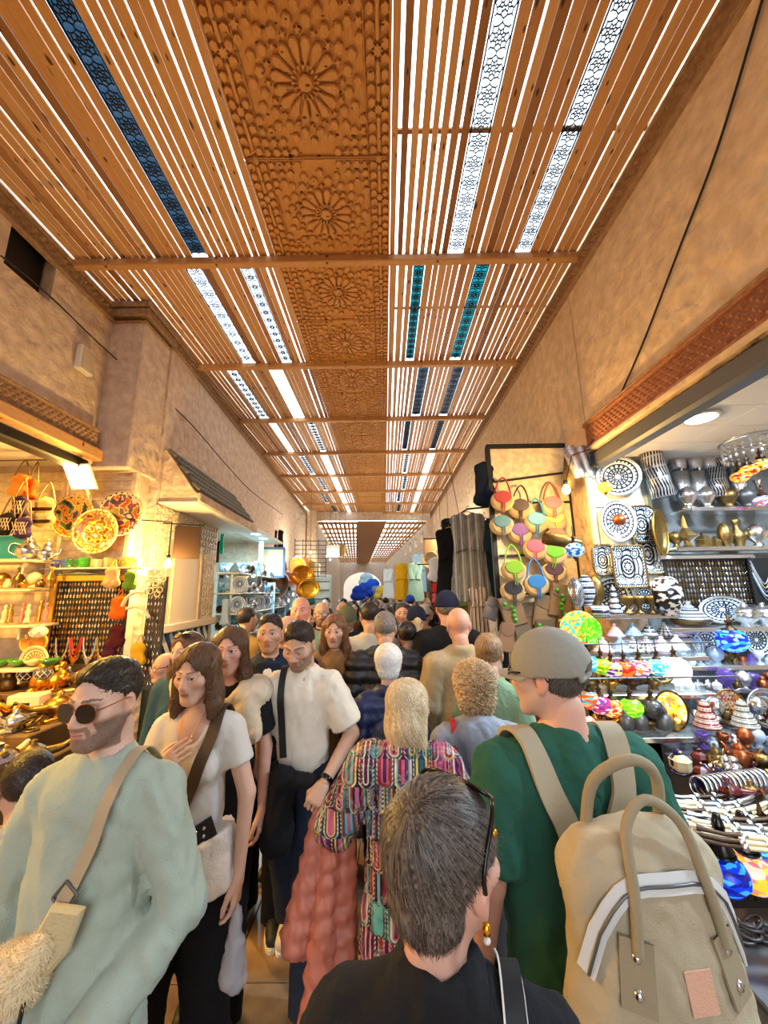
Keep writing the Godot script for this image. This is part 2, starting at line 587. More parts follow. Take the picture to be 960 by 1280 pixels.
func carve(border: bool) -> ArrayMesh:
	var st := S()
	var I := Transform3D.IDENTITY
	var h := 0.02
	var bv := 0.006
	if not border:
		prism(st, ngon(16, 0.042), h + 0.006, I, 0.006, false)
		for i in 16:
			var a := TAU * (i + 0.5) / 16
			prism(st, petal(0.052, 0.085, 0.008, a + TAU / 32), h, I, 0.002, false)
			prism(st, petal(0.075, 0.205, 0.028, a), h + 0.004, I, 0.006, false)
		for i in 16:
			var a := TAU * i / 16
			var c := Vector2(0.222, 0).rotated(a)
			prism(st, moved(star(5, 0.022, 0.010, a), c), h, I, 0.002, false)
			c = Vector2(0.262, 0).rotated(a + TAU / 32)
			prism(st, moved(ngon(6, 0.031, 0.031, a + TAU / 32), c), h, I, bv, false)
			c = Vector2(0.312, 0).rotated(a)
			if absf(c.y) < 0.36: prism(st, moved(ngon(6, 0.03, 0.03, a), c), h, I, bv, false)
		for sx in [-1, 1]:
			for sy in [-1, 1]:
				for i in 4:
					for j in 4:
						var c := Vector2(sx * (0.335 - i * 0.062), sy * (0.372 - j * 0.062))
						if c.length() < 0.355: continue
						prism(st, moved(star(6, 0.028, 0.016, 0.0) if (i + j) % 2 == 0 else ngon(6, 0.026), c), h, I, 0.003, false)
	else:
		for sx in [-1, 1]:
			for k in 3:
				var y := (k - 1) * 0.27
				prism(st, moved(PackedVector2Array([Vector2(-0.011, -0.085), Vector2(0, -0.1), Vector2(0.011, -0.085), Vector2(0.011, 0.085), Vector2(0, 0.1), Vector2(-0.011, 0.085)]), Vector2(sx * 0.435, y)), h, I, 0.003, false)
				prism(st, moved(star(8, 0.032, 0.02), Vector2(sx * 0.435, y + 0.135)), h, I, 0.003, false)
			for k in 12:
				var y := (k - 5.5) * 0.066
				var shape := ngon(6, 0.024, 0.026, PI / 2) if k % 2 == 0 else PackedVector2Array([Vector2(-0.024, -0.02), Vector2(0, -0.006), Vector2(0.024, -0.02), Vector2(0.024, 0.012), Vector2(0, 0.026), Vector2(-0.024, 0.012)])
				prism(st, moved(shape, Vector2(sx * 0.477, y)), h, I, 0.003, false)
				prism(st, moved(shape, Vector2(sx * 0.393, y)), h, I, 0.003, false)
		for sy in [-1, 1]:
			box(st, Vector3(0, sy * 0.405, h * 0.5), Vector3(0.98, 0.007, h), Basis.IDENTITY, 0.002)
		for sx in [-1, 1]:
			box(st, Vector3(sx * 0.357, 0, h * 0.4), Vector3(0.006, 0.8, h * 0.8), Basis.IDENTITY, 0.002)
			box(st, Vector3(sx * 0.506, 0, h * 0.6), Vector3(0.012, 0.81, h * 1.2), Basis.IDENTITY, 0.003)
	return done(st)
func lattice_mesh(width: float, length: float) -> ArrayMesh:
	var st := S()
	var t := 0.005
	for sx in [-1, 1]:
		box(st, Vector3(sx * (width / 2 - 0.004), 0, 0), Vector3(0.008, 0.012, length))
	var n := int(round(length / width))
	var step := length / n
	for k in n:
		var c := Vector2(0, -length / 2 + (k + 0.5) * step)
		var segs := []
		var R := width * 0.5
		var m := 8
		for i in m:
			var a0 := TAU * i / m
			var a1 := TAU * (i + 1) / m
			var am := (a0 + a1) * 0.5
			var q := func(r: float, a: float) -> Vector2: return c + Vector2(cos(a), sin(a)) * r * R
			segs.append([q.call(0.20, a0), q.call(0.20, a1)])
			segs.append([q.call(0.20, a0), q.call(0.36, a0)])
			segs.append([q.call(0.36, a0), q.call(0.56, am)])
			segs.append([q.call(0.56, am), q.call(0.36, a1)])
			segs.append([q.call(0.56, am), q.call(0.72, am)])
			segs.append([q.call(0.72, am), q.call(0.86, a0)])
			segs.append([q.call(0.72, am), q.call(0.86, a1)])
			segs.append([q.call(0.86, a0), q.call(1.06, a0)])
		for s in segs:
			var a: Vector2 = s[0]
			var b: Vector2 = s[1]
			a.x = clampf(a.x, -width / 2, width / 2)
			b.x = clampf(b.x, -width / 2, width / 2)
			if a.distance_to(b) < 0.002: continue
			var dir := (b - a).normalized()
			var nrm := Vector2(-dir.y, dir.x) * t * 0.5
			var lo := -0.004
			var p := [a - nrm, b - nrm, b + nrm, a + nrm]
			quad(st, Vector3(p[0].x, lo, p[0].y), Vector3(p[1].x, lo, p[1].y), Vector3(p[2].x, lo, p[2].y), Vector3(p[3].x, lo, p[3].y), Vector3.DOWN)
			for e in [[0, 1, -1.0], [2, 3, 1.0]]:
				var u: Vector2 = p[e[0]]
				var v: Vector2 = p[e[1]]
				quad(st, Vector3(u.x, lo, u.y), Vector3(v.x, lo, v.y), Vector3(v.x, 0.004, v.y), Vector3(u.x, 0.004, u.y), Vector3(nrm.x, 0, nrm.y) * e[2])
	return done(st)
func slat_mesh(width: float, length: float, shift: Vector2) -> ArrayMesh:
	var st := S()
	var h := Vector3(width, 0.015, length) * 0.5
	for f in [[Vector3(0, -1, 0), 0], [Vector3(0, 1, 0), 0], [Vector3(1, 0, 0), 1], [Vector3(-1, 0, 0), 1], [Vector3(0, 0, 1), 2], [Vector3(0, 0, -1), 2]]:
		var n: Vector3 = f[0]
		var q := []
		var uv := []
		for cc in [[-1, -1], [1, -1], [1, 1], [-1, 1]]:
			var v: Vector3
			if f[1] == 0: v = Vector3(h.x * cc[0], h.y * n.y, h.z * cc[1])
			elif f[1] == 1: v = Vector3(h.x * n.x, h.y * cc[0], h.z * cc[1])
			else: v = Vector3(h.x * cc[0], h.y * cc[1], h.z * n.z)
			q.append(v)
			uv.append(Vector2((v.x + v.y) * 2.2, (v.z if f[1] != 2 else v.y) * 0.45) + shift)
		quad(st, q[0], q[1], q[2], q[3], n, uv)
	return done(st)
func strips_of(bay: int) -> Array:
	match bay:
		0, 1: return [[-1.70, -1.555, 2], [0.61, 0.755, 0], [1.225, 1.36, 0]] if bay == 0 else [[-1.84, -1.67, 0], [-1.32, -1.19, 3], [0.31, 0.425, 1], [0.90, 1.04, 1]]
		2: return [[-2.14, -1.98, 0], [-1.55, -1.36, 3], [0.50, 0.655, 2], [0.98, 1.13, 2]]
		3: return [[-2.05, -1.92, 3], [-1.36, -1.22, 0], [0.40, 0.52, 2], [1.0, 1.13, 2]]
	var k := bay % 3
	return [[-2.0 + 0.1 * k, -1.85 + 0.1 * k, 0], [-1.4, -1.24, 3], [0.42 + 0.05 * k, 0.56 + 0.05 * k, 0], [1.0, 1.16, 3]]
func key_of(w: float) -> int:
	return int(round(w * 200))
func build_ceiling() -> void:
	var c := struct("ceiling", "slatted pine ceiling with carved centre panels above the lane")
	var sm := []
	for v in 12: sm.append(slat_mesh(0.06, BAY - 0.02, Vector2(rng.randf(), rng.randf())))
	var panel_a := carve(false)
	var panel_b := carve(true)
	var board := boxm(Vector3(1.03, 0.02, BAY - 0.02), 0.003)
	var beam := boxm(Vector3(XR - XL, 0.075, 0.07), 0.008, Vector3.ZERO, 0)
	var tints := []
	tints.append(tinted_glass(Color(0.97, 1.0, 1.0), 0.10))
	for q in [Color(0.05, 0.44, 0.47), Color(0.10, 0.22, 0.30)]:
		var pm := mat(q, 0.3)
		pm.backlight_enabled = true
		pm.backlight = q
		tints.append(pm)
	var lat_cache := {}
	var up := Basis(Vector3.RIGHT, PI / 2)      # +z (relief) to -y, panel y to z
	for bay in range(-3, 8):
		var d0 := B0 + BAY * bay
		var mid := d0 + BAY / 2
		var bm := obj("beam", beam, M.wood[0], c, W((XR + XL) / 2, CEIL - 0.045, d0))
		bm.set_meta("label", "wooden cross beam")
		obj("panel_board", board, M.carved, c, W(-0.43, CEIL + 0.012, mid))
		for k in 2:
			var at := W(-0.43, CEIL + 0.002, d0 + BAY * (0.25 + 0.5 * k))
			if bay >= 0 and bay < 6:
				obj("carved_rosette", panel_a, M.carved, c, at, up)
			obj("carved_border", panel_b, M.carved, c, at, up)
		var strips := strips_of(bay if bay >= 0 else 0)
		for s in strips:
			var w: float = s[1] - s[0]
			var at := W((s[0] + s[1]) / 2, CEIL + 0.004, mid)
			if s[2] < 3 or bay == 1:
				var key := key_of(w)
				if not lat_cache.has(key): lat_cache[key] = lattice_mesh(w - 0.012, BAY - 0.09)
				obj("lattice", lat_cache[key], M.dark_metal, c, at).set_meta("kind", "stuff")
			if s[2] < 3:
				if not lat_cache.has(-key_of(w)):
					var gs := S()
					var gx := w / 2 - 0.006
					var gz := BAY / 2 - 0.045
					quad(gs, Vector3(-gx, 0, -gz), Vector3(gx, 0, -gz), Vector3(gx, 0, gz), Vector3(-gx, 0, gz), Vector3.DOWN)
					lat_cache[-key_of(w)] = done(gs)
				obj("glass_strip", lat_cache[-key_of(w)], tints[s[2]], c, at + Vector3(0, 0.012, 0))
		var joined := S() if bay < 0 or bay > 5 else null
		var joined2 := S() if joined != null else null
		var cuts := [XL + 0.02]
		for s in strips:
			if s[0] > -0.9 and cuts[cuts.size() - 1] < -0.9: cuts.append_array([-0.95, 0.09])
			cuts.append_array([s[0], s[1]])
		cuts.append(XR - 0.02)
		for iv in range(0, cuts.size(), 2):
			var a: float = cuts[iv]
			var b: float = cuts[iv + 1]
			var n := maxi(1, int(round((b - a) / 0.067)))
			var gaps := []
			var ws := []
			var gt := 0.0
			var wt := 0.0
			for k in n:
				var g := rng.randf_range(0.0045, 0.009)
				if rng.randf() < 0.3: g = rng.randf_range(0.011, 0.018)
				if a < 0.1 and a > 0.0 and bay < 3: g = rng.randf_range(0.016, 0.026)
				if b == -0.95 and k > n - 6 and rng.randf() < 0.4: g = rng.randf_range(0.014, 0.024)
				if k == n - 1: g = 0.001
				gaps.append(g)
				ws.append(rng.randf_range(0.8, 1.25))
				gt += g
				wt += ws[k]
			var x := a
			for k in n:
				var w: float = ws[k] / wt * (b - a - gt)
				var tone := rng.randi() % 4
				if rng.randf() < 0.4: tone = 0
				var at := W(x + w / 2, CEIL + rng.randf_range(0.0, 0.004), mid)
				var bs := Basis(Vector3.UP, rng.randf_range(-0.0012, 0.0012)) * Basis.from_scale(Vector3(w / 0.06, 1, 1))
				if joined == null:
					obj("slat", sm[rng.randi() % 12], M.wood[tone], c, at, bs)
				else:
					(joined if tone % 2 == 0 else joined2).append_from(sm[rng.randi() % 12], 0, Transform3D(bs, at))
				x += w + gaps[k]
		if joined != null:
			for j in 2:
				var o := obj("slats", (joined if j == 0 else joined2).commit(), M.wood[j], c)
				o.set_meta("kind", "stuff")
	obj("beam", beam, M.wood[0], c, W((XR + XL) / 2, CEIL - 0.045, B0 + BAY * 8))
	for bay in [0, 1]:
		obj("batten", boxm(Vector3(XR - 0.1, 0.02, 0.03), 0.003), M.wood[3], c, W(0.95, CEIL + 0.024, B0 + BAY * (bay + 0.42)))
func window_hole(parent: Node3D, n: int, x: float, y0: float, y1: float, d0: float, d1: float) -> void:
	var w := struct("window_%d" % n, "small bright clerestory window high in the plaster wall")
	for q in [[y0, d0, y0 + 0.03, d1], [y1 - 0.03, d0, y1, d1], [y0, d0, y1, d0 + 0.03], [y0, d1 - 0.03, y1, d1]]:
		wall_box(w, "frame", x - 0.04, x + 0.04, q[0], q[2], q[1], q[3], M.white_paint)
	wall_box(w, "pane", x - 0.004, x + 0.004, y0 + 0.03, y1 - 0.03, d0 + 0.03, d1 - 0.03, M.clear_glass)
func holed_wall(parent: Node3D, x0: float, x1: float, y0: float, y1: float, d0: float, d1: float, holes: Array, m: Material) -> void:
	var d := d0
	for h in holes:
		wall_box(parent, "wall_face", x0, x1, y0, y1, d, h[2], m)
		if h[0] > y0 + 0.01: wall_box(parent, "wall_face", x0, x1, y0, h[0], h[2], h[3], m)
		if h[1] < y1 - 0.01: wall_box(parent, "wall_face", x0, x1, h[1], y1, h[2], h[3], m)
		d = h[3]
	if d < d1 - 0.01: wall_box(parent, "wall_face", x0, x1, y0, y1, d, d1, m)
func build_room() -> void:
	var fl := struct("floor", "worn beige stone paving of the lane")
	wall_box(fl, "bed", -6.5, 6.5, -0.2, -0.012, -8.0, 48.0, M.floor_joint)
	var slab := boxm(Vector3(0.594, 0.03, 0.594), 0.004)
	for i in range(-5, 4):
		for j in range(0, 14):
			obj("slab", slab, M.tile[rng.randi() % 3], fl, W(i * 0.6 + 0.07, -0.012 + rng.randf_range(0, 0.002), 0.3 + j * 0.6))
	var rest := S()
	for i in range(-8, 8):
		for j in range(-12, 60):
			if i >= -5 and i < 4 and j >= 0 and j < 14: continue
			box(rest, W(i * 0.6 + 0.07, -0.012, 0.3 + j * 0.6), Vector3(0.594, 0.03, 0.594), Basis.IDENTITY, 0.004)
	obj("far_slabs", done(rest), M.tile[0], fl).set_meta("kind", "stuff")
	build_ceiling()
	var wr := struct("wall_right", "warm tan plaster wall on the right of the lane")
	wall_box(wr, "upper_wall", XR, XR + 0.3, 3.08, 5.3, -7.0, 3.2, M.plaster_warm)
	holed_wall(wr, XR, XR + 0.3, 0.0, 5.3, 3.2, 14.6, [[4.25, 4.68, 12.2, 12.75], [4.25, 4.68, 13.2, 13.75]], M.plaster_warm)
	for k in 2: window_hole(wr, 3 + k, XR + 0.12, 4.25, 4.68, 12.2 + k, 12.75 + k)
	obj("frieze", diamond_band(21.4, 0.19, -1.0, 0.075), M.frieze, wr, W(XR - 0.005, 4.80, 3.9))
	wall_box(wr, "ledge", XR - 0.035, XR + 0.02, 4.685, 4.70, -7.0, 14.6, M.frieze)
	var wl := struct("wall_left", "tan plaster wall on the left of the lane with pilaster")
	holed_wall(wl, XL - 0.3, XL, 3.18, 5.3, -7.0, 3.5, [[4.36, 4.82, 2.40, 2.80]], M.plaster)
	wall_box(wl, "pilaster", XL - 0.3, -2.44, 3.14, 4.73, 3.5, 3.98, M.plaster)
	var cap := S()
	for q in [[4.70, 0.02, 0.03], [4.76, 0.05, 0.09], [4.86, 0.07, 0.06]]:
		box(cap, W((XL - 0.3 - 2.44) / 2 + q[1] * 0.5, q[0] + q[2] * 0.5, 3.74), Vector3(0.64 + q[1], q[2], 0.48 + q[1] * 2), Basis.IDENTITY, 0.01)
	obj("capital", done(cap), M.frieze, wl)
	obj("frieze", diamond_band(10.5, 0.19, 1.0, 0.075), M.frieze, wl, W(XL + 0.005, 4.80, -1.75))
	var ang := atan2(0.28, 6.0)
	var sp := Node3D.new()
	sp.name = "splayed_wall"
	wl.add_child(sp)
	sp.position = W(-2.42, 0, 3.98)
	sp.rotation.y = ang
	for q in [[0.0, 1.75, 0.0, 5.3], [1.75, 4.2, 3.02, 5.3], [4.2, 7.9, 0.0, 5.3]]:
		wall_box(sp, "wall_face", -0.3, 0.0, q[2], q[3], q[0], q[1], M.plaster)
	for q in [[0.0, 4.28], [4.74, 5.3]]: wall_box(sp, "wall_face", -0.3, 0.0, q[0], q[1], 7.9, 10.7, M.plaster)
	for q in [[8.45, 8.9], [9.45, 10.7]]: wall_box(sp, "wall_face", -0.3, 0.0, 4.28, 4.74, q[0], q[1], M.plaster)
	wall_box(sp, "wall_face", -0.3, 0.0, 4.28, 4.74, 7.9, 8.0, M.plaster)
	obj("frieze", diamond_band(10.7, 0.16, 1.0, 0.075), M.frieze, sp, W(0.005, 4.82, 5.35))
	for k in 2:
		var w := struct("window_%d" % (1 + k), "small bright clerestory window high in the left plaster wall")
		w.transform = sp.transform
		var d0 := 8.0 + k * 0.9
		var d1 := 8.45 + k * 1.0
		for q in [[4.28, d0, 4.31, d1], [4.71, d0, 4.74, d1], [4.28, d0, 4.74, d0 + 0.03], [4.28, d1 - 0.03, 4.74, d1]]:
			wall_box(w, "frame", -0.2, -0.12, q[0], q[2], q[1], q[3], M.white_paint)
		wall_box(w, "pane", -0.165, -0.157, 4.31, 4.71, d0 + 0.03, d1 - 0.03, M.clear_glass)
	var sh := struct("window_5", "dark square opening high in the left wall")
	wall_box(sh, "shutter", XL - 0.16, XL - 0.10, 4.36, 4.82, 2.40, 2.80, M.black)  # plain black panel set back in the opening
	var t1 := struct("trim_1", "carved terracotta diamond band over the right stall")
	obj("band", diamond_band(10.1, 0.22, -1.0, 0.055), M.terracotta, t1, W(XR - 0.03, 3.22, -1.9))
	wall_box(t1, "moulding", XR - 0.07, XR + 0.02, 3.07, 3.115, -7.0, 3.15, M.plaster_warm)
	wall_box(t1, "moulding", XR - 0.06, XR + 0.02, 3.325, 3.35, -7.0, 3.15, M.frieze)
	var t2 := struct("trim_2", "carved band and timber lintel over the left stall")
	obj("band", diamond_band(10.4, 0.20, 1.0, 0.06), M.frieze, t2, W(XL + 0.05, 3.40, -1.75))
	wall_box(t2, "lintel", XL - 0.05, XL + 0.10, 3.20, 3.31, -7.0, 3.5, M.wood[0])
	var sb := single("shutter_box", boxm(Vector3(0.12, 0.13, 10.0), 0.02), M.grey_metal, "grey metal roller shutter box under the right lintel", "shutter box", W(XR + 0.0, 2.99, -1.9))
	sb.set_meta("label", "grey metal roller shutter box under the terracotta band")
	single("shutter_rail", boxm(Vector3(0.14, 0.10, 10.4), 0.015), M.dark_metal, "dark metal shutter rail under the left timber lintel", "shutter box", W(XL - 0.06, 3.145, -1.75))
	var rs := struct("wall_stall_right", "pale walls of the right stall")
	wall_box(rs, "end_wall", XR + 0.02, 4.3, 0.0, 3.08, 3.26, 3.42, M.shaded_wall)
	wall_box(rs, "back_wall", 4.2, 4.35, 0.0, 3.1, -7.0, 3.4, M.cream_wall)
	wall_box(rs, "near_wall", XR + 0.3, 4.3, 0.0, 3.1, -7.1, -7.0, M.cream_wall)
	var rc := struct("ceiling_stall_right", "white panelled ceiling of the right stall")
	wall_box(rc, "slab", XR + 0.02, 4.3, 3.02, 3.08, -7.0, 3.3, M.floor_joint)
	var pm := boxm(Vector3(0.296, 0.012, 0.296), 0.003)
	for i in 8:
		for j in 12:
			obj("panel", pm, M.white_paint, rc, W(XR + 0.35 + i * 0.3, 3.018, 0.0 + j * 0.3 - 0.1))
	wall_box(rc, "far_panels", XR + 0.2, 4.2, 3.005, 3.02, -7.0, -0.3, M.white_paint)
	var ls := struct("wall_stall_left", "walls of the left stall lined with painted planks")
	wall_box(ls, "end_wall", -4.6, -2.46, 0.0, 3.3, 3.72, 3.9, M.cream_wall)
	wall_box(ls, "back_wall", -4.7, -4.55, 0.0, 3.3, -7.0, 3.9, M.cream_wall)
	wall_box(ls, "near_wall", -4.6, XL - 0.3, 0.0, 3.3, -7.1, -7.0, M.cream_wall)
	var plank := boxm(Vector3(2.1, 0.098, 0.016), 0.004)
	for k in 16:
		obj("plank", plank, M.white_wood, ls, W(-3.49, 1.62 + k * 0.1, 3.71 + rng.randf_range(-0.002, 0.002)))
	for x in [-3.16, -2.47]:
		obj("post", boxm(Vector3(0.05, 1.75, 0.045), 0.005), M.white_wood, ls, W(x, 2.35, 3.68))
	var lc := struct("ceiling_stall_left", "cream ceiling of the left stall")
	wall_box(lc, "slab", -4.6, XL + 0.02, 3.24, 3.32, -7.0, 3.9, M.white_paint)
	build_far_hall()
func build_far_hall() -> void:
	var hall := Transform3D(Basis(Vector3.UP, deg_to_rad(4.2)), W(0.0, 0, 14.5))
	var w := struct("wall_far", "plaster walls and arch of the far end of the lane")
	w.transform = hall
	holed_wall(w, XR - 0.15, XR + 0.15, 0.0, 5.0, 0.0, 24.0, [[3.9, 4.3, 1.0, 1.6], [3.9, 4.3, 2.6, 3.2], [3.9, 4.3, 4.4, 5.0], [3.9, 4.3, 6.4, 7.0]], M.plaster_warm)
	holed_wall(w, XL - 0.1, XL + 0.25, 0.0, 5.0, -0.3, 24.0, [], M.plaster_warm)
	wall_box(w, "bulkhead", XL - 0.5, XR + 0.5, 4.62, 5.3, -0.05, 0.1, M.plaster)
	var st := S()
	var arch := PackedVector2Array([Vector2(XL, 0), Vector2(XL, 5), Vector2(XR, 5), Vector2(XR, 0), Vector2(1.2, 0), Vector2(1.2, 2.4)])
	for i in 13:
		var a := PI * i / 12
		arch.append(Vector2(-0.5 + 1.7 * cos(a), 2.4 + 1.3 * sin(a)))
	arch.append_array(PackedVector2Array([Vector2(-2.2, 2.4), Vector2(-2.2, 0)]))
	prism(st, arch, 0.4, Transform3D(Basis.IDENTITY, W(0, 0, 21.0)), 0.0)
	obj("arch", done(st), M.plaster, w)
	wall_box(w, "end_wall", XL, XR, 0, 5, 27.0, 27.2, M.cream_wall)
	var c := struct("ceiling_far", "grid roof of the far end of the lane, glazed on both sides")
	c.transform = hall
	wall_box(c, "centre_board", -1.0, 0.1, 4.55, 4.6, 0.05, 21.0, M.carved)
	for k in 16:
		for q in [[XL + 0.2, -1.0], [0.1, XR - 0.1]]:
			wall_box(c, "beam", q[0], q[1], 4.52, 4.62, 0.3 + k * 1.3, 0.38 + k * 1.3, M.wood[1])
	for k in 9:
		for x in [XL + 0.35 + k * 0.17, 0.25 + k * 0.17]:
			var o := wall_box(c, "slat", x, x + 0.09, 4.57, 4.59, 0.1, 21.0, M.wood[k % 4])
			o.name = "slat"
func build_lamps() -> void:
	var p := thing("panel_light", "square white light panel over the painted plates on the plank wall", "light", W(-2.81, 3.03, 3.42))
	p.rotation.x = -0.95
	obj("frame", boxm(Vector3(0.25, 0.018, 0.25), 0.004), M.white_paint, p)
	obj("lit_panel", boxm(Vector3(0.22, 0.006, 0.22), 0.001), glow(Color(1.0, 0.93, 0.72), 9.0), p, Vector3(0, -0.012, 0))
	area(p, Vector3(0, -0.03, 0), Basis(Vector3.RIGHT, -PI / 2), Vector2(0.22, 0.22), Color(1.0, 0.78, 0.38), 6.0)
	obj("arm", boxm(Vector3(0.02, 0.02, 0.22), 0.002), M.white_paint, p, Vector3(0, 0.02, -0.14))
	var b := bulb_lamp("bracket_bulb", "glowing bare bulb on an iron bracket in front of the plaster niche", W(-2.02, 2.22, 3.6), Color(1.0, 0.82, 0.50), 3.5, 0.036)
	var st := S()
	tube(st, [Vector3(0, 0.07, 0), Vector3(0, 0.40, 0.0), Vector3(-0.44, 0.44, -0.02)], 0.006, 6)
	obj("bracket", done(st), M.dark_metal, b)
	var n := thing("added_tube_light", "added tube light under the ceiling of the left stall", "light", W(-3.3, 3.2, 1.6))  # unseen tube, added to brighten the left stall with yellow light
	obj("tube", tubem([Vector3(0, 0, -0.6), Vector3(0, 0, 0.6)], 0.016, 10), glow(Color(1.0, 0.92, 0.72), 5.0), n)
	area(n, Vector3(0, -0.04, 0), Basis(Vector3.RIGHT, -PI / 2), Vector2(0.04, 1.2), Color(1.0, 0.78, 0.38), 20.0)
	var spots := [[2.04, 2.30, "round white downlight in the stall ceiling under the roller shutter box"], [2.9, 2.2, "added round downlight over the shelves of silver vases"], [2.3, 0.7, "added round downlight at the near end of the right stall ceiling"]]  # last two are added out of view to light the right stall
	for s in spots:
		var l := thing("downlight", s[2], "light", W(s[0], 3.008, s[1]), 0.0, "stall downlights")
		obj("ring", lathem([0.0, 0.0, 0.105, 0.0, 0.11, -0.012, 0.09, -0.016, 0.085, -0.012, 0.0, -0.012], 24), M.white_paint, l)
		obj("lit_disc", lathem([0.0, -0.014, 0.084, -0.014, 0.08, -0.017, 0.0, -0.018], 24), glow(Color(0.93, 0.97, 1.0), 9.0), l)
		area(l, Vector3(0, -0.03, 0), Basis(Vector3.RIGHT, -PI / 2), Vector2(0.15, 0.15), Color(0.82, 0.92, 1.0), 5.5)
	var rb := bulb_lamp("hanging_bulb", "glowing warm bulb hanging beside the basket bags", W(1.40, 2.68, 2.86), Color(1.0, 0.80, 0.48), 1.3, 0.032)
	obj("cord", tubem([Vector3(0, 0.06, 0), Vector3(0.10, 0.30, -0.05), Vector3(0.38, 0.42, -0.22)], 0.004, 6), M.cable, rb)
	for k in 3:
		var l := thing("downlight", ["nearest", "middle", "farthest"][k] + " of three cold downlights under the canopy of the silver shop", "light", W(-2.22 - 0.04 * k, 2.98, 6.15 + k * 0.55), 0.0, "silver shop downlights")
		obj("ring", lathem([0.0, 0.0, 0.105, 0.0, 0.11, -0.012, 0.09, -0.016, 0.085, -0.012, 0.0, -0.012], 20), M.white_paint, l)
		obj("lit_disc", lathem([0.0, -0.014, 0.084, -0.014, 0.08, -0.017, 0.0, -0.018], 20), glow(Color(0.85, 0.97, 1.0), 8.0), l)
		area(l, Vector3(0, -0.03, 0), Basis(Vector3.RIGHT, -PI / 2), Vector2(0.15, 0.15), Color(0.72, 0.92, 1.0), 7.0)
	var far := [[1.42, 3.02, 7.6, "added bare bulb over the striped robes"], [1.5, 2.8, 9.2, "added bare bulb beside the shirts on the right wall"], [-2.2, 3.0, 10.3, "added bare bulb over the golden trays"], [1.35, 2.9, 12.0, "added small bulb by the far right stalls"], [-2.1, 3.05, 13.4, "added small bulb by the hanging sign board"]]  # bulbs added along both sides to help light the lane
	for q in far:
		var l := bulb_lamp("added_bulb", q[3], W(q[0] * 0.9, q[1], q[2]), Color(1.0, 0.95, 0.86), 2.0, 0.03)
		obj("cord", tubem([Vector3(0, 0.05, 0), Vector3(0.02 * signf(q[0]), 4.93 - q[1], 0)], 0.004, 5), M.cable, l)
func bulb_lamp(called: String, label: String, at: Vector3, c: Color, e: float, r: float) -> Node3D:
	var b := thing(called, label, "light bulb", at)
	obj("bulb", lathem([0.0, -r, r * 0.6, -r * 0.85, r, -r * 0.1, r * 0.85, r * 0.5, r * 0.45, r * 1.1, r * 0.4, r * 1.4, 0.0, r * 1.4], 14), glow(c, 14.0), b)
	obj("socket", lathem([0.0, r * 1.35, r * 0.5, r * 1.35, r * 0.5, r * 2.3, r * 0.3, r * 2.5, 0.0, r * 2.5], 12), M.black, b)
	omni(b, Vector3.ZERO, c, e, r)
	return b
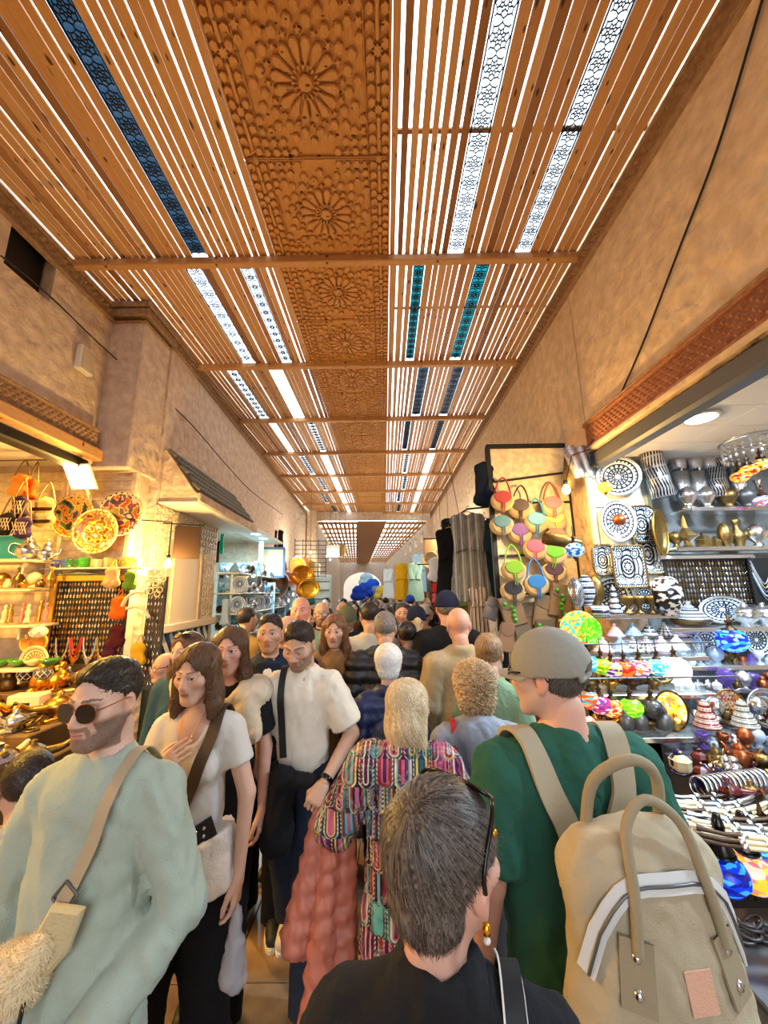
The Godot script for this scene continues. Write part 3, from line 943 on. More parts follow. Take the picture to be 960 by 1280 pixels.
# ------------------------------------------------------------------ distance fields meshed as surface nets
class Field:
	var o: Vector3
	var c: float
	var nx: int
	var ny: int
	var nz: int
	var v := PackedFloat32Array()
	func _init(lo: Vector3, hi: Vector3, cell: float) -> void:
		o = lo
		c = cell
		nx = int(ceil((hi.x - lo.x) / cell)) + 1
		ny = int(ceil((hi.y - lo.y) / cell)) + 1
		nz = int(ceil((hi.z - lo.z) / cell)) + 1
		v.resize(nx * ny * nz)
		v.fill(1.0)
	func bone(a: Vector3, b: Vector3, ra: float, rb: float, k := 0.02, s := Vector3.ONE, flat := false) -> void:
		var r := maxf(ra, rb) + k + c * 2.0
		var e := Vector3(r / s.x, r / s.y, r / s.z)
		var lo := (Vector3(minf(a.x, b.x), minf(a.y, b.y), minf(a.z, b.z)) - e - o) / c
		var hi := (Vector3(maxf(a.x, b.x), maxf(a.y, b.y), maxf(a.z, b.z)) + e - o) / c
		var A := a * s
		var BA := b * s - A
		var inv := 1.0 / maxf(BA.length_squared(), 1e-9)
		var ln := BA.length()
		var dr := rb - ra
		var x0 := clampi(int(lo.x), 0, nx)
		var x1 := clampi(int(hi.x) + 1, 0, nx)
		var k4 := 0.25 / k
		for z in range(clampi(int(lo.z), 0, nz), clampi(int(hi.z) + 1, 0, nz)):
			for y in range(clampi(int(lo.y), 0, ny), clampi(int(hi.y) + 1, 0, ny)):
				var i := (z * ny + y) * nx
				var p := Vector3((o.x + x0 * c) * s.x, (o.y + y * c) * s.y, (o.z + z * c) * s.z) - A
				var st := c * s.x
				for x in range(x0, x1):
					var hu := p.dot(BA) * inv
					var h := clampf(hu, 0.0, 1.0)
					var d := (p - BA * h).length() - ra - dr * h
					if flat: d = maxf(d, (hu - 1.0) * ln)
					p.x += st
					var w := v[i + x]
					var g := k - absf(w - d)
					if g > 0.0: v[i + x] = minf(w, d) - g * g * k4
					elif d < w: v[i + x] = d
	func ell(ctr: Vector3, r: Vector3, k := 0.01, sub := false) -> void:
		var e := r + Vector3.ONE * (k + c * 2.0)
		var lo := (ctr - e - o) / c
		var hi := (ctr + e - o) / c
		var x0 := clampi(int(lo.x), 0, nx)
		var x1 := clampi(int(hi.x) + 1, 0, nx)
		var k4 := 0.25 / k
		var ir := Vector3(1.0 / r.x, 1.0 / r.y, 1.0 / r.z)
		for z in range(clampi(int(lo.z), 0, nz), clampi(int(hi.z) + 1, 0, nz)):
			for y in range(clampi(int(lo.y), 0, ny), clampi(int(hi.y) + 1, 0, ny)):
				var i := (z * ny + y) * nx
				var p := Vector3(o.x + x0 * c, o.y + y * c, o.z + z * c) - ctr
				for x in range(x0, x1):
					var q := p * ir
					var k0 := q.length()
					var d := k0 * (k0 - 1.0) / maxf((q * ir).length(), 1e-6)
					p.x += c
					var w := v[i + x]
					if sub:
						d = -d
						var g := k - absf(w - d)
						v[i + x] = maxf(w, d) + (g * g * k4 if g > 0.0 else 0.0)
					else:
						var g := k - absf(w - d)
						v[i + x] = minf(w, d) - (g * g * k4 if g > 0.0 else 0.0)
	func cut(n: Vector3, h: float) -> void:
		for z in nz:
			for y in ny:
				var i := (z * ny + y) * nx
				var q := n.y * (o.y + y * c) + n.z * (o.z + z * c) - h + n.x * o.x
				var dx := n.x * c
				for x in nx:
					if v[i + x] < q: v[i + x] = q
					q += dx
	func at(p: Vector3) -> float:
		var q := (p - o) / c
		var x := clampi(int(q.x), 0, nx - 2)
		var y := clampi(int(q.y), 0, ny - 2)
		var z := clampi(int(q.z), 0, nz - 2)
		var f := q - Vector3(x, y, z)
		var i := (z * ny + y) * nx + x
		var s := nx * ny
		var a := lerpf(lerpf(v[i], v[i + 1], f.x), lerpf(v[i + nx], v[i + nx + 1], f.x), f.y)
		var b := lerpf(lerpf(v[i + s], v[i + s + 1], f.x), lerpf(v[i + s + nx], v[i + s + nx + 1], f.x), f.y)
		return lerpf(a, b, f.z)
	func grad(p: Vector3) -> Vector3:
		var e := c * 0.8
		return Vector3(at(p + Vector3(e, 0, 0)) - at(p - Vector3(e, 0, 0)), at(p + Vector3(0, e, 0)) - at(p - Vector3(0, e, 0)), at(p + Vector3(0, 0, e)) - at(p - Vector3(0, 0, e))) / (2.0 * e)
	func hit(from: Vector3, dir: Vector3, off := 0.01, far := 1.2) -> Vector3:
		var t := 0.0
		while t < far:
			var d := at(from + dir * t)
			if d < off: break
			t += clampf(d * 0.5, c * 0.3, c * 1.5)
		var lo := t - c * 1.5
		for k in 7:
			var md := (lo + t) * 0.5
			if at(from + dir * md) < off: t = md
			else: lo = md
		return from + dir * t
	func mesh() -> Array:
		var verts := PackedVector3Array()
		var idx := PackedInt32Array()
		var own := PackedInt32Array()
		own.resize(v.size())
		own.fill(-1)
		var thr := c * 3.5
		var s := nx * ny
		var cells := PackedInt32Array()
		var E := [[0, 1], [2, 3], [4, 5], [6, 7], [0, 2], [1, 3], [4, 6], [5, 7], [0, 4], [1, 5], [2, 6], [3, 7]]
		var C := PackedVector3Array([Vector3(0, 0, 0), Vector3(1, 0, 0), Vector3(0, 1, 0), Vector3(1, 1, 0), Vector3(0, 0, 1), Vector3(1, 0, 1), Vector3(0, 1, 1), Vector3(1, 1, 1)])
		var g := PackedFloat32Array()
		g.resize(8)
		for z in nz - 1:
			for y in ny - 1:
				var i := (z * ny + y) * nx
				for x in nx - 1:
					var a := v[i]
					if a > thr or a < -thr:
						i += 1
						continue
					g[0] = a
					g[1] = v[i + 1]
					g[2] = v[i + nx]
					g[3] = v[i + nx + 1]
					g[4] = v[i + s]
					g[5] = v[i + s + 1]
					g[6] = v[i + s + nx]
					g[7] = v[i + s + nx + 1]
					var neg := int(a < 0.0) + int(g[1] < 0.0) + int(g[2] < 0.0) + int(g[3] < 0.0) + int(g[4] < 0.0) + int(g[5] < 0.0) + int(g[6] < 0.0) + int(g[7] < 0.0)
					if neg > 0 and neg < 8:
						var sum := Vector3.ZERO
						var n := 0
						for e in E:
							var p: float = g[e[0]]
							var q: float = g[e[1]]
							if (p < 0.0) != (q < 0.0):
								sum += C[e[0]].lerp(C[e[1]], p / (p - q))
								n += 1
						own[i] = verts.size()
						verts.append(o + (Vector3(x, y, z) + sum / n) * c)
						cells.append(i)
					i += 1
		var ax := [1, nx, s]
		for i in cells:
			var a := v[i] < 0.0
			for k in 3:
				if i + ax[k] >= v.size(): continue
				var b := v[i + ax[k]] < 0.0
				if a == b: continue
				var u: int = ax[(k + 1) % 3]
				var w: int = ax[(k + 2) % 3]
				if i - u - w < 0: continue
				var p0 := own[i - u - w]
				var p1 := own[i - w]
				var p2 := own[i]
				var p3 := own[i - u]
				if p0 < 0 or p1 < 0 or p2 < 0 or p3 < 0: continue
				if a:
					idx.append_array([p0, p2, p1, p0, p3, p2])
				else:
					idx.append_array([p0, p1, p2, p0, p2, p3])
		return [verts, idx]
func normals_of(vx: PackedVector3Array, ix: PackedInt32Array) -> PackedVector3Array:
	var nr := PackedVector3Array()
	nr.resize(vx.size())
	for i in range(0, ix.size(), 3):
		var n := (vx[ix[i + 2]] - vx[ix[i]]).cross(vx[ix[i + 1]] - vx[ix[i]])
		nr[ix[i]] += n
		nr[ix[i + 1]] += n
		nr[ix[i + 2]] += n
	for i in nr.size(): nr[i] = nr[i].normalized()
	return nr
var fold_noise: FastNoiseLite
func folded(vi: Array, amp: float, freq := Vector3(14, 5, 14), seed := 0.0) -> ArrayMesh:
	var vx: PackedVector3Array = vi[0]
	var ix: PackedInt32Array = vi[1]
	var nr := normals_of(vx, ix)
	for i in vx.size():
		var p := vx[i]
		var q := p * freq + Vector3(seed, seed * 2.0, p.y * 3.0)
		var f := fold_noise.get_noise_3d(q.x, q.y, q.z)
		f = 0.8 * f + 0.7 * (0.35 - absf(fold_noise.get_noise_3d(q.x * 1.7 + p.y * 9.0, q.y * 1.6 + 7.0, q.z * 1.7)) * 1.4)
		vx[i] = p + nr[i] * amp * f
	return arrays_mesh(vx, ix)
# ------------------------------------------------------------------ heads, hair and hands (head space: centre of the head, y up, z forward)
var head_cache := {}
var hand_cache := {}
func head_shape(female: bool, cell: float) -> Array:
	var key := [female, cell]
	if head_cache.has(key): return head_cache[key]
	var f := Field.new(Vector3(-0.105, -0.20, -0.13), Vector3(0.105, 0.14, 0.135), cell)
	var j := 0.9 if female else 1.0
	f.ell(Vector3(0, 0.035, -0.014), Vector3(0.076, 0.086, 0.097), 0.01)
	f.ell(Vector3(0, -0.028, 0.026), Vector3(0.062 * j, 0.084, 0.070), 0.03)
	for s in [-1.0, 1.0]:
		f.bone(Vector3(s * 0.052 * j, -0.045, -0.002), Vector3(s * 0.018, -0.094, 0.060), 0.016, 0.016, 0.035)
	f.bone(Vector3(-0.012 * j, -0.100, 0.066), Vector3(0.012 * j, -0.100, 0.066), 0.015, 0.015, 0.02)
	f.bone(Vector3(0, -0.06, -0.022), Vector3(0, -0.20, -0.042), 0.052 * j, 0.058 * j, 0.03)
	for s in [-1.0, 1.0]:
		f.ell(Vector3(s * 0.046, -0.014, 0.056), Vector3(0.022, 0.020, 0.026), 0.03)
		f.ell(Vector3(s * 0.031, 0.008, 0.102), Vector3(0.021, 0.015, 0.026), 0.016, true)
		f.bone(Vector3(s * 0.050, 0.026, 0.066), Vector3(s * 0.014, 0.026, 0.086), 0.007, 0.008, 0.014)
		f.ell(Vector3(s * 0.031, 0.006, 0.0735), Vector3(0.0155, 0.0125, 0.0140), 0.004)
		f.bone(Vector3(s * 0.044, 0.0115, 0.0800), Vector3(s * 0.020, 0.0125, 0.0850), 0.0030, 0.0030, 0.004)
		f.ell(Vector3(s * 0.0125, -0.033, 0.094), Vector3(0.0090, 0.0080, 0.0110), 0.008)
		f.ell(Vector3(s * 0.079, -0.004, -0.012), Vector3(0.010, 0.032, 0.019), 0.006)
		f.ell(Vector3(s * 0.075, -0.032, -0.006), Vector3(0.009, 0.012, 0.011), 0.008)
		f.ell(Vector3(s * 0.090, -0.001, -0.007), Vector3(0.008, 0.016, 0.009), 0.005, true)
	f.bone(Vector3(0, 0.020, 0.086), Vector3(0, -0.026, 0.106), 0.0075, 0.0105, 0.012)
	f.ell(Vector3(0, -0.046, 0.086), Vector3(0.020, 0.018, 0.014), 0.016)
	f.bone(Vector3(-0.020, -0.0575, 0.0865), Vector3(0.0, -0.0545, 0.0965), 0.0030, 0.0048, 0.004)
	f.bone(Vector3(0.020, -0.0575, 0.0865), Vector3(0.0, -0.0545, 0.0965), 0.0030, 0.0048, 0.004)
	f.bone(Vector3(-0.015, -0.0640, 0.0880), Vector3(0.015, -0.0640, 0.0880), 0.0050, 0.0050, 0.005)
	f.ell(Vector3(0, -0.0645, 0.0930), Vector3(0.011, 0.0055, 0.0055), 0.004)
	head_cache[key] = f.mesh()
	return head_cache[key]
func smooth(a: float, b: float, x: float) -> float:
	return smoothstep(a, b, x)
func head_colors(vx: PackedVector3Array, p: Dictionary) -> PackedColorArray:
	var out := PackedColorArray()
	out.resize(vx.size())
	var skin: Color = p.skin
	var lip: Color = skin.lerp(p.get("lip", Color(0.45, 0.13, 0.11)), 0.6)
	var brow: Color = skin.lerp(p.get("brow", Color(0.05, 0.03, 0.02)), 0.75)
	var beard: float = p.get("beard", 0.0)
	var bc: Color = p.get("beard_color", Color(0.04, 0.03, 0.025))
	var red := Color(skin.r * 1.05, skin.g * 0.80, skin.b * 0.76)
	var closed: float = p.get("lids", 0.0)
	for i in vx.size():
		var q := vx[i]
		var c := skin
		var ax := absf(q.x)
		if q.z > 0.02:
			var d := Vector2(ax - 0.042, q.y + 0.018).length()
			c = c.lerp(red, 0.5 * (1.0 - smooth(0.010, 0.030, d)))
			c = c.lerp(red, 0.4 * (1.0 - smooth(0.006, 0.022, Vector2(ax, q.y + 0.028).length())))
			if q.z > 0.075 and ax < 0.027 and q.y < -0.047 and q.y > -0.075:
				var le := Vector2(ax / 0.024, (q.y + 0.0600) / 0.0115).length()
				c = c.lerp(lip, 1.0 - smooth(0.75, 1.05, le))
				if absf(q.y + 0.0598) < 0.0016 and ax < 0.020: c = lip * 0.45
			var by := 0.0305 + 0.003 * (1.0 - absf(ax - 0.036) / 0.024)
			if ax > 0.010 and ax < 0.056 and absf(q.y - by) < (0.0030 if p.get("female", false) else 0.0040) - 0.0022 * smooth(0.03, 0.056, ax): c = brow
			var e := Vector2((ax - 0.031) / 0.0152, (q.y - 0.0052) / (0.0062 - 0.0042 * closed)).length()
			if e < 1.25 and q.z > 0.06:
				if e < 1.0:
					c = Color(0.72, 0.68, 0.64)
					var ir := Vector2(ax - 0.031 + p.get("look", 0.0) * signf(q.x), q.y - 0.0058).length()
					if ir < 0.0064: c = p.get("iris", Color(0.07, 0.035, 0.02))
				elif q.y > 0.005: c = Color(0.035, 0.02, 0.015)
		elif ax > 0.072: c = c.lerp(red, 0.45)
		if beard > 0.0 and q.y < -0.02 and q.z > -0.012 - q.y * 0.0:
			var jaw := smooth(-0.012, -0.050, q.y + 0.35 * (0.055 - ax) * float(ax < 0.055) * float(q.y > -0.075) * 0.0)
			var m := 0.0
			if ax > 0.045: m = smooth(-0.016, -0.034, q.y)
			else: m = smooth(-0.062, -0.078, q.y - 0.012 * smooth(0.02, 0.045, ax))
			if q.y < -0.038 and q.y > -0.053 and ax < 0.032 and q.z > 0.07: m = maxf(m, 0.9)
			if ax > 0.022 and ax < 0.034 and q.y < -0.045 and q.z > 0.06: m = maxf(m, 0.85)
			if ax < 0.024 and q.y > -0.0720 and q.y < -0.050 and q.z > 0.075: m = 0.0
			if q.y < -0.118: m *= 1.0 - smooth(-0.118, -0.135, q.y)
			c = c.lerp(bc, m * beard * (0.8 + 0.2 * fold_noise.get_noise_3d(q.x * 900, q.y * 900, q.z * 900)))
		out[i] = c
	return out
func hand_shape(kind: String, cell := 0.0042) -> Array:
	if hand_cache.has(kind): return hand_cache[kind]
	var f := Field.new(Vector3(-0.06, -0.215, -0.065), Vector3(0.085, 0.03, 0.085), cell)
	f.bone(Vector3(0, 0.03, 0), Vector3(0, -0.02, 0), 0.026, 0.026, 0.01, Vector3(1.25, 1, 1))
	for q in [-0.028, -0.009, 0.010, 0.028]:
		f.bone(Vector3(0, -0.015, q * 0.6), Vector3(0.002, -0.088, q), 0.015, 0.0125, 0.016, Vector3(1.1, 1, 1))
	var curl := {"relaxed": 0.42, "flat": 0.14, "fist": 1.25}[kind] as float
	var zs := [-0.029, -0.0095, 0.0105, 0.029]
	var ls := [0.060, 0.074, 0.080, 0.070]
	for i in 4:
		var p := Vector3(0.002, -0.088, zs[i])
		var a := 0.12 + curl * 0.6
		var r := 0.0088
		for k in 3:
			var l: float = ls[i] * [0.45, 0.31, 0.24][k]
			var q := p + Vector3(sin(a) * l, -cos(a) * l, zs[i] * 0.03)
			f.bone(p, q, r, r * 0.9, 0.004)
			p = q
			r *= 0.9
			a += curl * (0.9 + 0.12 * (3 - i))
	var t0 := Vector3(0.006, -0.028, 0.020)
	var t1 := Vector3(0.020, -0.058, 0.045)
	var t2 := Vector3(0.030, -0.090, 0.050)
	var t3 := Vector3(0.036, -0.114, 0.044)
	if kind == "fist":
		t2 = Vector3(0.040, -0.080, 0.036)
		t3 = Vector3(0.046, -0.100, 0.018)
	f.bone(t0, t1, 0.017, 0.0125, 0.012)
	f.bone(t1, t2, 0.0118, 0.0105, 0.004)
	f.bone(t2, t3, 0.0105, 0.0085, 0.003)
	hand_cache[kind] = f.mesh()
	return hand_cache[kind]
func hair_cap(style: String, cell: float) -> Array:
	var f := Field.new(Vector3(-0.16, -0.36, -0.19), Vector3(0.16, 0.18, 0.15), cell)
	match style:
		"crop", "fade", "tuft":
			f.ell(Vector3(0, 0.038, -0.019), Vector3(0.0800, 0.089, 0.0985), 0.01)
			if style == "tuft":
				f.ell(Vector3(0, 0.096, 0.006), Vector3(0.062, 0.034, 0.068), 0.03)
			if style == "fade":
				f.ell(Vector3(0, 0.088, -0.006), Vector3(0.070, 0.040, 0.086), 0.02)
			f.ell(Vector3(0, -0.03, 0.105), Vector3(0.076, 0.125, 0.074), 0.008, true)
			for s in [-1.0, 1.0]:
				f.ell(Vector3(s * 0.092, -0.040, 0.050), Vector3(0.050, 0.094, 0.060), 0.01, true)
				f.ell(Vector3(s * 0.088, -0.022, -0.012), Vector3(0.024, 0.044, 0.026), 0.006, true)
			f.cut(Vector3(0, -0.95, -0.3), 0.085)
		"undercap":
			f.ell(Vector3(0, 0.020, -0.022), Vector3(0.0815, 0.085, 0.098), 0.01)
			f.ell(Vector3(0, -0.02, 0.075), Vector3(0.11, 0.16, 0.082), 0.008, true)
			f.cut(Vector3(0, 1, 0), 0.012)
			for s in [-1.0, 1.0]: f.ell(Vector3(s * 0.088, -0.022, -0.012), Vector3(0.024, 0.044, 0.026), 0.006, true)
			f.cut(Vector3(0, -0.95, -0.3), 0.085)
		"ring":
			f.ell(Vector3(0, 0.012, -0.022), Vector3(0.082, 0.066, 0.098), 0.01)
			f.ell(Vector3(0, -0.02, 0.075), Vector3(0.11, 0.16, 0.088), 0.008, true)
			f.cut(Vector3(0, 1, -0.15), 0.062)
			for s in [-1.0, 1.0]:
				f.ell(Vector3(s * 0.088, -0.022, -0.012), Vector3(0.024, 0.044, 0.026), 0.006, true)
			f.cut(Vector3(0, -0.95, -0.3), 0.075)
		"bowl":      # thick short hair covering the ears' tops
			f.ell(Vector3(0, 0.042, -0.020), Vector3(0.094, 0.098, 0.112), 0.01)
			f.ell(Vector3(0, -0.036, -0.052), Vector3(0.072, 0.058, 0.062), 0.03)
			f.ell(Vector3(0, -0.070, 0.105), Vector3(0.080, 0.125, 0.072), 0.010, true)
			for s in [-1.0, 1.0]:
				f.ell(Vector3(s * 0.094, -0.046, 0.014), Vector3(0.042, 0.068, 0.070), 0.012, true)
			f.cut(Vector3(0, -0.97, -0.2), 0.100)
		"bob":
			f.ell(Vector3(0, 0.042, -0.020), Vector3(0.092, 0.096, 0.112), 0.01)
			f.ell(Vector3(0, -0.070, -0.040), Vector3(0.102, 0.115, 0.082), 0.04)
			for s in [-1.0, 1.0]: f.bone(Vector3(s * 0.078, 0.02, 0.012), Vector3(s * 0.088, -0.15, 0.018), 0.026, 0.022, 0.03)
			f.ell(Vector3(0, -0.060, 0.118), Vector3(0.066, 0.160, 0.086), 0.012, true)
			f.cut(Vector3(0, -1, 0.12), 0.165)
		"long", "waves":
			f.ell(Vector3(0, 0.040, -0.020), Vector3(0.090, 0.094, 0.110), 0.01)
			f.ell(Vector3(0, -0.10, -0.055), Vector3(0.098, 0.15, 0.066), 0.04)
			for s in [-1.0, 1.0]:
				f.bone(Vector3(s * 0.072, 0.05, 0.020), Vector3(s * 0.092, -0.13, 0.010), 0.026, 0.030, 0.03)
				f.bone(Vector3(s * 0.092, -0.13, 0.010), Vector3(s * 0.088, -0.27 if style == "long" else -0.17, 0.035), 0.030, 0.018, 0.03)
			f.ell(Vector3(0, -0.060, 0.112), Vector3(0.060, 0.155, 0.078), 0.012, true)
			if style == "waves": f.cut(Vector3(0, -1, 0), 0.185)
		"bun":
			f.ell(Vector3(0, 0.040, -0.018), Vector3(0.086, 0.092, 0.104), 0.01)
			f.ell(Vector3(0, 0.060, -0.118), Vector3(0.046, 0.044, 0.042), 0.012)
			f.ell(Vector3(0, -0.05, 0.10), Vector3(0.0735, 0.114, 0.062), 0.008, true)
			for s in [-1.0, 1.0]: f.ell(Vector3(s * 0.092, -0.044, 0.020), Vector3(0.040, 0.070, 0.062), 0.012, true)
			f.cut(Vector3(0, -0.95, -0.3), 0.085)
		"curls":
			f.ell(Vector3(0, 0.035, -0.022), Vector3(0.108, 0.105, 0.122), 0.01)
			f.ell(Vector3(0, -0.060, -0.050), Vector3(0.092, 0.078, 0.082), 0.04)
			f.ell(Vector3(0, -0.070, 0.118), Vector3(0.076, 0.125, 0.080), 0.010, true)
			f.cut(Vector3(0, -0.97, -0.2), 0.130)
		"ponytail":
			f.ell(Vector3(0, 0.040, -0.018), Vector3(0.086, 0.092, 0.104), 0.01)
			f.bone(Vector3(0, 0.0, -0.11), Vector3(0.015, -0.15, -0.13), 0.035, 0.018, 0.03)
			f.ell(Vector3(0, -0.05, 0.10), Vector3(0.0735, 0.114, 0.062), 0.008, true)
			for s in [-1.0, 1.0]: f.ell(Vector3(s * 0.092, -0.044, 0.020), Vector3(0.040, 0.070, 0.062), 0.012, true)
	return f.mesh()
var hair_cache := {}
func hair_mesh(style: String, c0: Color, c1: Color, near: int, seed: int) -> ArrayMesh:
	var cell: float = [0.0065, 0.005, 0.004][near] if near < 3 else 0.004
	var key := [style, cell]
	if not hair_cache.has(key): hair_cache[key] = hair_cap(style, cell)
	var vx: PackedVector3Array = hair_cache[key][0].duplicate()
	var ix: PackedInt32Array = hair_cache[key][1].duplicate()
	var nr := normals_of(vx, ix)
	var col := PackedColorArray()
	col.resize(vx.size())
	var crown := Vector3(0.0, 0.8, -0.6).normalized()
	var e1 := crown.cross(Vector3.RIGHT).normalized()
	var e2 := crown.cross(e1)
	var curly := style == "curls"
	for i in vx.size():
		var p := vx[i] - Vector3(0, 0.03, -0.02)
		var d := p.normalized()
		var az := atan2(d.dot(e2), d.dot(e1))
		var t := fold_noise.get_noise_3d(cos(az) * 38.0 + seed, sin(az) * 38.0, p.length() * 14.0 + d.dot(crown) * 3.0)
		if curly: t = fold_noise.get_noise_3d(p.x * 95.0 + seed, p.y * 95.0, p.z * 95.0)
		vx[i] += nr[i] * t * (0.020 if curly else 0.0035)
		col[i] = c0.lerp(c1, clampf(0.5 + t * 1.1, 0.0, 1.0))
	if near >= 2:
		var r := RandomNumberGenerator.new()
		r.seed = seed
		var f := {}
		var count := 1500 if near == 2 else 4200
		for k in count:
			var i := r.randi() % nr.size()
			var p := vx[i]
			var n := nr[i]
			var tone := c0.lerp(c1, r.randf())
			var steps := 5
			var ln := (r.randf_range(0.007, 0.016) if style in ["crop", "fade", "tuft", "ring", "undercap"] else r.randf_range(0.018, 0.042)) / steps
			var w := r.randf_range(0.0008, 0.0016) * (0.7 if near == 3 else 1.0)
			var flow := (p - crown * 0.10 - Vector3(0, 0.03, -0.02))
			var wob := r.randf_range(-0.5, 0.5)
			var prev_l := -1
			var q := p + n * 0.001
			var dirv := (Vector3(0, -1, 0) if p.y < -0.02 else (flow.normalized() + Vector3(0, -0.25, 0.25 if style != "bob" else 0.0)))
			dirv = (dirv - n * dirv.dot(n)).normalized()
			if curly:
				dirv = Vector3(r.randf_range(-1, 1), r.randf_range(-1, 1), r.randf_range(-1, 1))
				dirv = (dirv - n * dirv.dot(n)).normalized()
			var side := dirv.cross(n).normalized()
			dirv = dirv.rotated(n, wob * 0.35)
			for s in steps + 1:
				var ww := w * (1.0 - 0.8 * float(s) / steps)
				var base := vx.size()
				vx.append(q - side * ww)
				vx.append(q + side * ww)
				col.append(tone)
				col.append(tone)
				if s > 0: ix.append_array([base - 2, base, base - 1, base - 1, base, base + 1])
				q += dirv * ln
				n = (n + dirv * (ln * 9.0 if not curly else 0.0)).normalized()
				dirv = (dirv - n * dirv.dot(n)).normalized()
				if curly:
					dirv = dirv.rotated(n, 0.7)
					q += n * 0.0012
				else: q += n * 0.0006 * r.randf()
	return arrays_mesh(vx, ix, col)
# ------------------------------------------------------------------ people (local space: 1.75 m tall, feet at the origin, facing +z, own left is +x)
var shoe_parts := []
func make_shoe() -> void:
	var f := Field.new(Vector3(-0.07, -0.01, -0.11), Vector3(0.07, 0.15, 0.22), 0.008)
	f.bone(Vector3(0, 0.045, -0.05), Vector3(0.004, 0.042, 0.14), 0.036, 0.036, 0.02)
	f.bone(Vector3(0, 0.05, -0.045), Vector3(0, 0.10, -0.03), 0.038, 0.036, 0.03)
	f.bone(Vector3(0, 0.09, -0.02), Vector3(0, 0.055, 0.09), 0.03, 0.03, 0.03)
	f.cut(Vector3(0, -1, 0), -0.022)
	f.cut(Vector3(0, 1, 0), 0.118)
	var vi := f.mesh()
	var st := S()
	var p := PackedVector2Array()
	for i in 20:
		var a := TAU * i / 20
		p.append(Vector2(cos(a) * (0.044 + 0.006 * sin(a)), 0.045 + sin(a) * 0.138))
	prism(st, p, 0.03, Transform3D(Basis(Vector3.RIGHT, Vector3(0, 0, 1), Vector3.UP), Vector3(0, 0.0, 0)), 0.008)
	shoe_parts = [arrays_mesh(vi[0], vi[1]), done(st)]
func bounds(pts: Array, pad: float) -> Array:
	var lo: Vector3 = pts[0]
	var hi: Vector3 = pts[0]
	for p in pts:
		lo = lo.min(p)
		hi = hi.max(p)
	return [lo - Vector3.ONE * pad, hi + Vector3.ONE * pad]
func person(p: Dictionary) -> Dictionary:
	var near: int = p.get("near", 1)
	var root := thing("person", p.label, "person", W(p.x, p.get("y", 0.0), p.d), p.get("yaw", 0.0), p.get("group", ""))
	root.scale = Vector3.ONE * (p.h / 1.75)
	var bw: float = p.get("bw", 1.0)
	var belly: float = p.get("belly", 1.0)
	var lz: float = p.get("lean", 0.0)
	var female: bool = p.get("female", false)
	var sw := (0.148 if female else 0.163) * bw
	var nb := Vector3(0, 1.475, lz - 0.018)
	var hp: float = p.get("pitch", 0.0)
	var hb := Basis(Vector3.UP, p.get("turn", 0.0)) * Basis(Vector3.RIGHT, hp) * Basis(Vector3.BACK, p.get("tilt", 0.0))
	var hs: float = p.get("head", 1.0)
	var hc := Vector3(0, 1.50, lz - 0.012) + hb * Vector3(0, 0.135, 0.026)
	var shy: float = p.get("shy", 1.385)
	var sh := [Vector3(sw, shy, lz - 0.018), Vector3(-sw, shy, lz - 0.018)]
	var arms: Array = p.get("arms", [Vector3(sw + 0.055, 1.13, lz * 0.6 - 0.03), Vector3(sw + 0.065, 0.88, 0.05), Vector3(-sw - 0.055, 1.13, lz * 0.6 - 0.03), Vector3(-sw - 0.065, 0.88, 0.05)])
	var legs: Array = p.get("legs", [Vector3(0.095, 0.08, 0.06), Vector3(-0.095, 0.08, -0.08)])
	var hips := [Vector3(0.088, 0.92, 0), Vector3(-0.088, 0.92, 0)]
	var knees := []
	for i in 2: knees.append((hips[i] + legs[i]) * 0.5 + Vector3(0, 0.02, 0.025 + absf(legs[i].z) * 0.15))
	if p.has("knees"): knees = p.knees
	if p.has("hips"): hips = p.hips
	var skin: Color = p.skin
	# --- body with head and hands: one surface
	var bc: float = [0.021, 0.017, 0.014, 0.014][near]
	var bb := bounds([nb + Vector3(0, 0.12, 0), hips[0], hips[1], legs[0], legs[1], knees[0], knees[1]] + arms + sh, 0.15)
	var bf := Field.new(bb[0], bb[1], bc)
	var fz := Vector3(1, 1, 1.45)
	var pel := (hips[0] + hips[1]) * 0.5 as Vector3
	bf.bone(pel, Vector3(0, 1.2, lz * 0.5), 0.115 * bw, 0.115 * bw, 0.03, fz)
	bf.bone(Vector3(0, 1.2, lz * 0.5), Vector3(0, 1.36, lz * 0.85), 0.12 * bw, 0.12 * bw, 0.03, fz)
	bf.bone(sh[0] * Vector3(0.85, 1, 1), sh[1] * Vector3(0.85, 1, 1), 0.052, 0.052, 0.04)
	var nr := 0.049 if female else 0.056
	bf.bone(nb - Vector3(0, 0.04, 0), hc - hb * Vector3(0, 0.09, 0.045), nr + 0.008, nr - 0.003, 0.05)
	for i in 2:
		bf.bone(sh[i], arms[i * 2], 0.046, 0.038 if female else 0.042, 0.03)
		bf.bone(arms[i * 2], arms[i * 2 + 1], 0.037 if female else 0.042, 0.024 if female else 0.028, 0.012)
		bf.bone(hips[i], knees[i], 0.075, 0.052, 0.03)
		bf.bone(knees[i], legs[i], 0.05, 0.036, 0.02)
	var vi := bf.mesh()
	var vx: PackedVector3Array = vi[0]
	var ix: PackedInt32Array = vi[1]
	var col := PackedColorArray()
	col.resize(vx.size())
	col.fill(skin)
	var hd := head_shape(female, [0.008, 0.0048, 0.0034, 0.003][near])
	var hv: PackedVector3Array = hd[0]
	var base := vx.size()
	col.append_array(head_colors(hv, p))
	var hx := Transform3D(hb * Basis.from_scale(Vector3.ONE * hs), hc)
	vx.append_array(hx * hv)
	for k in hd[1]: ix.append(base + k)
	var hk: Array = p.get("hands", ["relaxed", "relaxed"])
